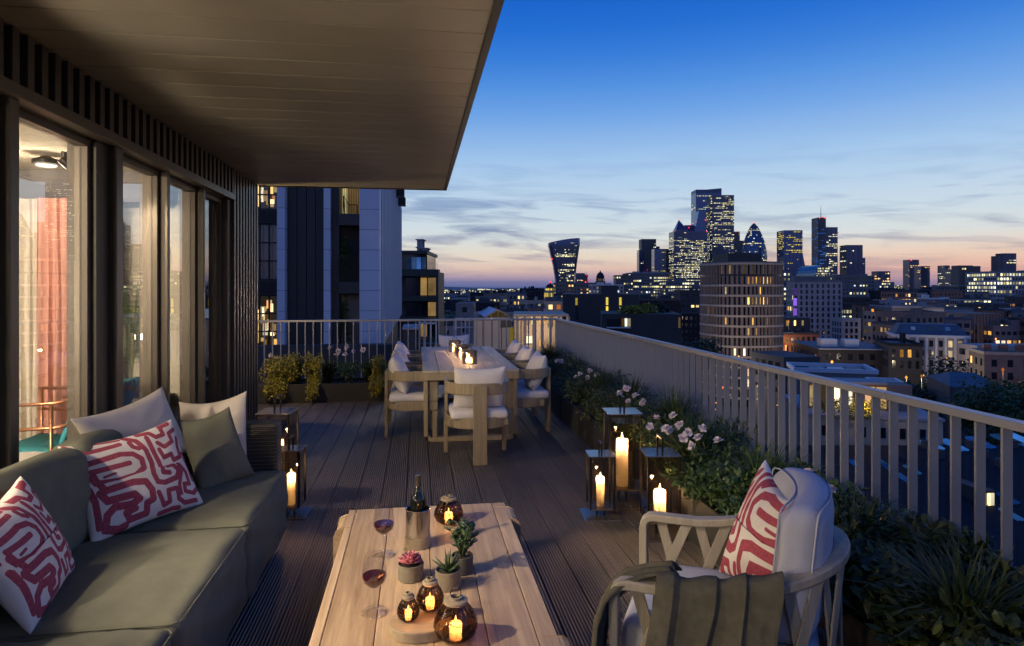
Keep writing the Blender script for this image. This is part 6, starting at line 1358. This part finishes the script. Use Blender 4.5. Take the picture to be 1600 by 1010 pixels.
# neighbour block on the left with pale columns
D = 24; t = thing('neighbour_block', 'tall neighbouring apartment block with pale columns and dark panels left of the skyline', 'apartment block', (0, 0, 0))
YN = 24.2; XN = lambda u: W(u, None, d=D - .35).x; xr = (594 - 652) * CT * 24.0 / 1000; ZT = 8.6
def zn(v): return ZV(v, 24.0)
MB().box(-9.5, xr - .35, YN + .9, 58, GROUND, ZT - .1).build('wall', 'dark_panel', t)
def colm(u0, u1, dp=.9):
    a = (u0 - 652) * CT * 24 / 1000; b = (u1 - 652) * CT * 24 / 1000; z_ = zn(548)
    while z_ < ZT: MB().box(a, b, YN, YN + dp, z_, min(z_ + .74, ZT)).build('column_panel', 'pale_panel', t, bevel=.006, seg=1); z_ += .752
    MB().box(a + .01, b - .01, YN + .02, YN + dp, zn(548), ZT - .01).build('column_core', 'dark_panel', t)
colm(440, 451.5); colm(509, 519); colm(563, 593.5, 1.0)
a = lambda u: (u - 652) * CT * 24 / 1000
for u0, u1 in ((452, 508.5),):
    n = 4
    for k in range(n): MB().box(a(u0) + (a(u1) - a(u0)) * k / n + .01, a(u0) + (a(u1) - a(u0)) * (k + 1) / n - .01, YN + .45, YN + .92, zn(562), ZT - .05).build('dark_cladding', 'dark_panel', t, bevel=.006)
MB().box(a(519.5), a(531), YN + .3, YN + .92, zn(562), ZT - .05).build('dark_cladding', 'dark_panel', t)
for k, (vt, vb, m) in enumerate(((262, 329, 'lit_cool'), (352, 437, 'window_dark'), (462, 545, 'lit_warm'))):   # windows at the left
    z0, z1 = zn(vb), zn(vt); x0, x1 = a(396), a(438); f = MB()
    MB().box(x0, x1, YN + .80, YN + .88, z0, z1).build('room_back', 'lit_dim' if k != 1 else 'window_dark', t)
    for i in range(4):
        xx = x0 + (x1 - x0) * i / 3; f.box(xx - .03, xx + .03, YN + .50, YN + .56, z0, z1)
    for i in range(4): zz_ = z0 + (z1 - z0) * i / 3; f.box(x0, x1, YN + .505, YN + .555, zz_ - .025, zz_ + .025)
    fo = f.build('window', 'black_metal', t); MB().box(x0, x1, YN + .525, YN + .535, z0, z1).build('pane', 'clear_glass', fo)
    if k != 1:
        rnd = random.Random(k + 5); mb = MB()
        for i in range(26): xx = rnd.uniform(x0 + .05, x1 - .2); zq = rnd.uniform(z0 + .05, z1 - .4); mb.box(xx, xx + rnd.uniform(.04, .2), YN + .74, YN + .78, zq, zq + rnd.uniform(.1, .6))
        mb.build('lit_furnishing', 'lit_warm', t, kind='stuff')
for vt, vb in ((330, 351), (438, 461)):
    MB().box(a(390), a(439), YN + .40, YN + .9, zn(vb), zn(vt)).build('spandrel', 'dark_panel', t); mb = MB()
    for i in range(20): xx = a(404) + i * (a(438) - a(404)) / 20; mb.box(xx, xx + .02, YN + .36, YN + .398, zn(vb - 2), zn(vt + 2))
    mb.build('spandrel_rib', 'dark_panel', t, kind='stuff')
for k, (vt, vb) in enumerate(((268, 335), (360, 440), (462, 545))):     # balcony bay
    x0, x1 = a(531.5), a(562.5); z0, z1 = zn(vb), zn(vt)
    MB().box(x0, x1, YN + .86, YN + .90, z0, z1).build('balcony_back', 'lit_dim' if k == 0 else ('stone_beige' if k == 2 else 'brick_dark'), t)
    MB().box(x0, x1, YN + .02, YN + .88, z0 - .45, z0 - .02).build('balcony_slab', 'dark_panel', t)
    if k == 0:
        MB().box(x0 + .05, x0 + .22, YN + .80, YN + .85, z0, z1).build('door_light', 'lit_cool', t)
        MB().tube([(x0 + .15, YN + .5, z0), (x0 + .12, YN + .5, z0 + .7), (x0 + .3, YN + .5, z0 + .36), (x0 + .62, YN + .5, z0 + .36), (x0 + .62, YN + .5, z0)], .025, 5).build('balcony_chair', 'black_metal', t)
    mb = MB(); rnd = random.Random(k)
    for i in range(12): xx = x0 + (x1 - x0) * (i + .5) / 12; mb.box(xx - .008, xx + .008, YN + .04, YN + .055, z0, z0 + .95)
    mb.build('balustrade', 'black_metal', t, kind='stuff')
for k, zb in enumerate((zn(440), zn(545))):
    bush('balcony_plant', ('tall potted plant on the dark middle balcony of the neighbour block', 'tall potted plant on the lower balcony of the neighbour block')[k], (a(538), YN + .35, zb), (.22, .2, 1.35), 700, .10, 'leaf_green', 300 + k, .5)
for i in range(30):     # fins down the side that runs away from us
    y = YN + 1.25 + i * 1.1; MB().box(xr - .349, xr + .02, y, y + .32, zn(548), ZT - .02).build('side_fin', 'pale_panel', t)
for i in range(4): y = YN + 9 + i * 4.4; MB().box(xr + .03, xr + .55, y, y + 1.2, ZT - 1.0 - .02 * i, ZT - .55).build('roof_bracket', 'black_metal', t)

# stepped apartment building behind it
D = 85; c = W(655, None, d=D); t = thing('stepped_apartments', 'dark stepped apartment building with glass penthouse left of the sky gap', 'apartment block', (c.x, c.y, GROUND), -TH); q = lambda u: (u - 655) / 1000 * D; zz = lambda v: ZV(v, D) - GROUND
MB().box(q(600), q(679), 2, 12, 0, zz(424)).build('wall', 'green_dark_metal', t)
for v0, v1 in ((421, 432), (464, 471), (497, 504), (530, 537)): MB().box(q(600), q(685), 0, 1.99, zz(v1), zz(v0)).build('balcony_slab', 'green_dark_metal', t, bevel=.03)
MB().box(q(681), q(685), .02, 1.98, 0, zz(432)).build('corner_post', 'green_dark_metal', t)
MB().box(q(600), q(664), 2.2, 12, zz(421), zz(396)).build('penthouse', 'window_dark', t); MB().box(q(600), q(666), 1.2, 13, zz(396), zz(391)).build('penthouse_roof', 'green_dark_metal', t)
for i in range(4): MB().box(q(631 + i * 8), q(638 + i * 8), 2.1, 2.18, zz(420), zz(401)).build('penthouse_window', 'sky_glow_pane', t)
MB().box(q(664), q(684), .3, .36, zz(421), zz(410)).build('glass_screen', 'clear_glass', t)
for v0, v1, ms in ((434, 462, ('window_dark', 'lit_warm', 'lit_dim')), (473, 495, ('window_dark', 'window_dark', 'lit_dim')), (506, 528, ('window_dark', 'lit_dim', 'window_dark'))):
    for (u0, u1), m in zip(((630, 652), (654, 664), (666, 679)), ms): MB().box(q(u0), q(u1), 1.9, 1.99, zz(v1), zz(v0)).build('window', m, t)
for u0, u1, v0, v1 in ((627, 637, 363, 392), (632, 646, 379, 392)):
    mb = MB()
    for k in range(4): mb.box(q(u0), q(u1), 14 + k * .8, 14.2 + k * .8, zz(v1), zz(v0)) if k in (0, 3) else None
    mb.box(q(u0) - .2, q(u1) + .2, 13.8, 17, zz(v0), zz(v0 - 1.5)).box(q(u0) - .2, q(u1) + .2, 13.8, 17, zz((v0 + v1) / 2), zz((v0 + v1) / 2 - 1.5)); mb.build('stair_tower', 'concrete_pale', t)

# rooftop pavilion with gabled glass roof
D = 19; c = W(772, None, d=D); t = thing('rooftop_pavilion', 'rooftop pavilion with lit gabled glass roof and tall pale panels beyond the end railing', 'pavilion', (c.x, c.y, 0), -TH); q = lambda u: (u - 772) / 1000 * D; zz = lambda v: ZV(v, D)
e, rdg, zb = zz(497), zz(484.5), zz(640)
for i in range(4): MB().box(q(740 + i * 14.5) + .01, q(754 + i * 14.5), 0, .12, zb, e).build('wall_panel', 'stone_beige', t, bevel=.006)
MB().box(q(740), q(799), .13, 3.4, zb, e - .05).build('wall', 'brick_dark', t)
MB().add([(q(738), -.1, e), (q(738), 3.4, e), (q(758), 3.4, rdg), (q(758), -.1, rdg)], [(0, 1, 2, 3)]).build('roof_pane', 'clear_glass', t)
mb = MB(); mb.add([(q(757), .3, e), (q(799), .3, e), (q(778), .3, rdg - .03)], [(0, 1, 2)]); mb.build('gable_glass', 'lit_dim', t)
MB().add([(q(757), .2, e), (q(778), .2, rdg), (q(738), 3.4, e + .02), (q(758), 3.4, rdg)], [(0, 1, 3, 2)]).build('roof_slope', 'pale_panel', t)
MB().add([(q(778), .2, rdg + .005), (q(802), .2, e), (q(786), 3.4, e), (q(760), 3.4, rdg)], [(0, 1, 2, 3)]).build('roof_slope', 'pale_panel', t)
mb = MB()
for u, v in ((757, 497), (767.5, 491), (778, 484.5), (788, 491), (799, 497)): mb.bar((q(u), .15, zz(v)), (q(u), .15, e), .03)
mb.bar((q(757), .15, e), (q(778), .15, rdg), .035).bar((q(778), .15, rdg), (q(799), .15, e), .035).bar((q(757), .15, e), (q(799), .15, e), .035); mb.build('gable_frame', 'bronze', t)
MB().box(q(782), q(799), -.01, .12 + .4, zz(512), e - .03).build('dark_fascia', 'dark_panel', t); MB().box(q(797), q(804), -.05, .02, zz(560), zz(512)).build('lit_doorway', 'lit_gold', t)
t = thing('pergola', 'flat roofed pergola with lit windows between its posts right of the gabled pavilion', 'pergola', (c.x, c.y, 0), -TH)
MB().box(q(803), q(889), 0, 2.5, zz(495), zz(491.5)).build('roof_slab', 'stone_beige', t, bevel=.01)
for u in (806, 818, 832, 845, 858, 871, 886): MB().box(q(u), q(u + 4.5), .02, .16, zb, zz(495)).build('post', 'stone_beige', t)
MB().box(q(803), q(887), 2.1, 2.3, zb, zz(496)).build('back_wall', 'brick_brown', t)
for u0, u1, v0, v1, m in ((822, 831, 500, 514, 'lit_warm'), (834, 838, 500, 514, 'lit_cool'), (848, 856, 500, 512, 'lit_warm'), (862, 867, 500, 512, 'lit_warm'), (824, 836, 534, 546, 'lit_cool'), (848, 854, 540, 552, 'lit_warm'), (862, 869, 500, 520, 'window_dark')):
    MB().box(q(u0), q(u1), 2.02, 2.09, zz(v1), zz(v0)).build('window', m, t)
point_light('pavilion_fill', W(770, 470, d=16.5), 60, (1, .8, .6), .1)  # bare light added to brighten the pavilion's pale panels, no fitting
# lower roof and terrace beyond the end railing
o = MB().box(-9, 4.5, 13.5, 19, -9, -3.2).build('lower_terrace', 'roof_grey'); tag(o, 'low dark flat roof block below the end railing', 'building')
t = thing('rooftop_shed', 'grey rooftop plant box seen between the bars left of the dining table', 'roof box', (0, 0, 0))
MB().box(a(633), a(652), 21, 23, -2.6, .25).build('wall', 'roof_grey', t, bevel=.02); MB().box(a(632), a(653.5), 20.9, 23.1, .255, .32).build('roof', 'concrete_pale', t)
t_pl = point_light('pergola_fill', W(845, 520, d=20.2), 90, (1, .8, .5), .1)  # bare light added inside the pergola, no fitting
t = thing('tubular_rack', 'white tubular rack on the roof beyond the end railing', 'rack', (0, 0, 0)); mb = MB()
for u in (655, 663, 671, 679, 707, 721, 733): mb.bar((a(u), 22, -2.5), (a(u), 22, zn(497) * .0 + .55 if u > 700 else .5), .05)
mb.bar((a(706), 22, .55), (a(734), 22, .55), .05).bar((a(706), 22, .25), (a(734), 22, .25), .04).bar((a(655), 22, .4), (a(680), 22, .4), .05); mb.build('tube', 'white_paint', t)
MB().box(-9, 4, 23, 23.6, -9, -.4).build('parapet_wall', 'brick_dark', tag(bpy.data.objects.new('brick_wall', None), 'dark brick parapet wall behind the rooftop frame', 'wall'))
COL.objects.link(bpy.data.objects['brick_wall'])

# buildings straight below the side railing
t, w_, dep, H = building('flat_lit_roof', 'flat roofed block with pale edged roof and lit ground window behind the side railing', 'building', 1246, 1364, 583, 108, dep=8.5, mat_='concrete_mid', lit=0, fh=40, bay=100, rz=-16, roof=('pale_panel', 0))
for k in range(3): MB().box(-w_ * .25 + k * 3.0, -w_ * .25 + k * 3.0 + 2.4, 2, 6, H + .02, H + .3).build('rooflight', 'sky_glow_pane', t)
MB().box(w_ * .30, w_ * .42, -.08, -.02, H - 2.4, H - 1.0).build('window', 'lit_cool', t)
t, w_, dep, H = building('low_white_roof', 'low annex with white roof edge right of the pale edged flat roof', 'building', 1366, 1408, 603, 98, dep=4, mat_='concrete_mid', lit=0, fh=40, bay=100, rz=-16, roof=('white_paint', 0))
# beige terrace block with lit penthouse seen through the bars
D = 62; c = W(1365, None, d=D); t = thing('beige_terrace_block', 'beige block with warm lit glazed terrace and planters seen through the side railing', 'building', (c.x, c.y, GROUND), -TH + R(-12)); q = lambda u: (u - 1365) / 1000 * D; zz = lambda v: ZV(v, D) - GROUND
MB().box(q(1270), q(1462), 0, 12, 0, zz(655)).build('wall', 'stone_beige', t); MB().box(q(1268), q(1464), -.15, 12.1, zz(655) + .004, zz(651)).build('parapet', 'concrete_pale', t)
MB().box(q(1278), q(1440), 3.5, 6, zz(651), zz(609)).build('penthouse', 'brick_brown', t); MB().box(q(1274), q(1402), 3.2, 6.3, zz(609) + .004, zz(605)).build('penthouse_roof', 'concrete_pale', t)
for i, m in enumerate(('lit_warm', 'lit_dim', 'lit_warm', 'lit_cool', 'lit_dim', 'lit_warm', 'lit_dim')): MB().box(q(1285 + i * 17), q(1299 + i * 17), 3.35, 3.49, zz(648), zz(613)).build('window', m, t)
for i in range(6): MB().box(q(1290 + i * 28), q(1298 + i * 28), -.08, -.02, zz(684), zz(668)).build('lower_window', 'window_dark', t)
bl = W(1350, 640, d=D - 1); bush('terrace_plants', 'gold lit shrubs along the beige block terrace', (bl.x, bl.y + 1.0, ZV(655, D)), (4.2, .8, 1.3), 1400, .32, 'leaf_gold', 210, .5)
point_light('terrace_light', (bl.x, bl.y - .2, ZV(625, D)), 220, (1, .68, .3), .2)
# big dark warehouse roof with blue skylights
t = thing('warehouse', 'huge dark slate warehouse roof with small blue skylights below the side railing', 'warehouse', (0, 0, 0), 0)
pts = [W(1150, None, d=60), W(1900, None, d=60), W(1900, None, d=17), W(1120, None, d=17)]
A, B_, C_, D_ = [Vector((p.x, p.y, 0)) for p in pts]
mk = lambda p, z: (p.x, p.y, z)
MB().add([mk(A, -13.2), mk(B_, -13.2), mk(C_, -17.5), mk(D_, -17.5)], [(0, 3, 2, 1)]).build('roof', 'slate', t)
MB().add([mk(D_, -35), mk(C_, -35), mk(C_, -17.5), mk(D_, -17.5)], [(0, 1, 2, 3)]).add([mk(A, -35), mk(D_, -35), mk(D_, -17.5), mk(A, -13.2)], [(0, 1, 2, 3)]).build('wall', 'brick_dark', t)
mb = MB()
for k in range(60):          # standing seams of the roof
    s = k / 59; p, q_ = D_.lerp(C_, s), A.lerp(B_, s); mb.bar((p.x, p.y, -17.47), (q_.x, q_.y, -13.17), .08, .07)
mb.build('roof_seam', 'slate', t, kind='stuff')
def roof_hit(u, v): return W(u, v, d=20.83 / ((v - 449) / 1000 + .1))
for k, (u, v) in enumerate(((1490, 696), (1532, 692), (1571, 688), (1590, 684), (1453, 694), (1336, 726), (1390, 733), (1412, 748), (1425, 735), (1575, 780), (1580, 805), (1375, 722), (1610, 700), (1650, 696))):
    p = roof_hit(u, v); L = 1.5 if k < 5 else .9; V = [(p.x + x, p.y + y, p.z + .12 + y * .1) for x, y in ((-L * .45, -L), (L * .15, -L), (L * .45, L), (-L * .15, L))]
    MB().add(V + [(x, y, z - .2) for x, y, z in V], [(0, 1, 2, 3), (0, 4, 5, 1), (1, 5, 6, 2), (2, 6, 7, 3), (3, 7, 4, 0)]).build('skylight', 'blue_glow_pane', t)  # glow stands in for the sky these skylights reflect
for k in range(9): p = roof_hit(1400 + 23 * k, 715 + 17 * math.sin(k * 2.1)); MB().box(p.x - .25, p.x + .25, p.y - .25, p.y + .25, p.z - .2, p.z + .7).build('vent', 'roof_grey', t)
for k, (u, v) in enumerate(((1367, 818), (1422, 838), (1462, 850), (1530, 885), (1487, 862), (1545, 790))):
    p = roof_hit(u, v); MB().box(p.x - .5, p.x + .5, p.y + .01, p.y + 3.0, p.z - .6, p.z + 1.1).build('dormer', 'brick_dark', t)
    for x in (-.3, 0, .3): MB().box(p.x + x - .12, p.x + x + .12, p.y - .05, p.y + .005, p.z + .0, p.z + .9).build('dormer_window', 'lit_warm', t)

# trees of the middle distance
def tree(u, v, d, rad, label, m='leaf_city', n=2600, seed=0):
    rnd = random.Random(seed); top = W(u, v, d=d); h = top.z - GROUND; t = thing('broadleaf_tree', label, 'tree', (top.x, top.y, GROUND))
    tk = MB(); hb = max(2, h - rad * 1.7); tk.tube([(0, 0, 0), (.1, 0, hb * .6), (0, .1, hb + rad * .5)], [.35, .25, .12], 7)
    mb = MB()
    for k in range(13):
        a = rnd.uniform(0, 6.28); r_ = rad * rnd.uniform(.2, .75); z = h - rad * rnd.uniform(.35, 1.5); q = Vector((math.cos(a) * r_, math.sin(a) * r_, z)); tk.tube([(0, 0, hb * .7), q * .5 + Vector((0, 0, hb * .35)), q], [.14, .09, .04], 5)
        s = rad * rnd.uniform(.34, .5); leaf_clump(mb, q, (s, s, s * .75), n // 13, .55 if d < 120 else .8, .8, rnd)
    tk.build('trunk', 'bark', t); mb.build('crown', m, t, kind='stuff'); return t
for k, (u, v, d, r, lab) in enumerate(((1505, 545, 190, 10, 'large dark tree right of the mansard building'), (1478, 572, 170, 7, 'round dark tree below the mansard building'), (1545, 582, 150, 8, 'dark tree in front of the terraced houses'), (1590, 578, 140, 7.5, 'dark tree at the right edge below the houses'),
        (1385, 590, 125, 6.5, 'tall shadowy tree above the white roofed annex'), (1420, 596, 120, 6.5, 'shadowy tree just right of the white roofed annex'), (1455, 604, 115, 6, 'wide dark tree before the blue roofs'), (1350, 592, 130, 5, 'small dark tree behind the pale edged flat roof'),
        (1310, 565, 175, 5.5, 'dark tree in the yard below the white rooftop boxes'), (1270, 568, 170, 5, 'small tree left of the yard below the flat roofed block'), (1570, 596, 78, 5.5, 'lighter green tree near the right end of the railing'), (1610, 600, 74, 5, 'green tree cut by the right edge of the photo'), (1540, 612, 84, 4.2, 'small green tree left of the lighter ones by the railing'),
        (1075, 520, 150, 7, 'dark tree left of the round tower'), (1060, 530, 130, 6, 'dark tree behind the roof garden block'))):
    tree(u, v, d, r, lab, 'leaf_green' if k in (10, 11, 12) else 'leaf_city', 2600, 400 + k)
# blue metal roofs between the trees
t, w_, dep, H = building('blue_roof_hall', 'low hall with faceted blue metal roof between the trees on the right', 'hall', 1490, 1560, 606, 104, dep=14, mat_='roof_grey', lit=0, fh=40, bay=100, rz=-20)
MB().add([(-w_ / 2, 0, H), (w_ / 2, 0, H), (w_ / 2, 14, H), (-w_ / 2, 14, H), (-w_ / 4, 7, H + 1.6), (w_ / 4, 7, H + 1.6)], [(0, 1, 5, 4), (1, 2, 5), (2, 3, 4, 5), (3, 0, 4)]).build('roof', 'roof_blue', t)

# thin evening air
hz = bpy.data.materials.new('haze_air'); hz.use_nodes = True; hz.node_tree.nodes.clear(); t_ = NT(hz.node_tree)
pv = t_.n('ShaderNodeVolumePrincipled', i_Density=HAZE, i_Anisotropy=.2); pv.inputs['Color'].default_value = (.80, .86, 1, 1); t_.l(pv.outputs[0], t_.n('ShaderNodeOutputMaterial').inputs['Volume'])
M['haze_air'] = hz
if HAZE: MB().box(-9500, 9500, -3500, 14500, GROUND - 6, 290).build('haze', 'haze_air', kind='stuff')
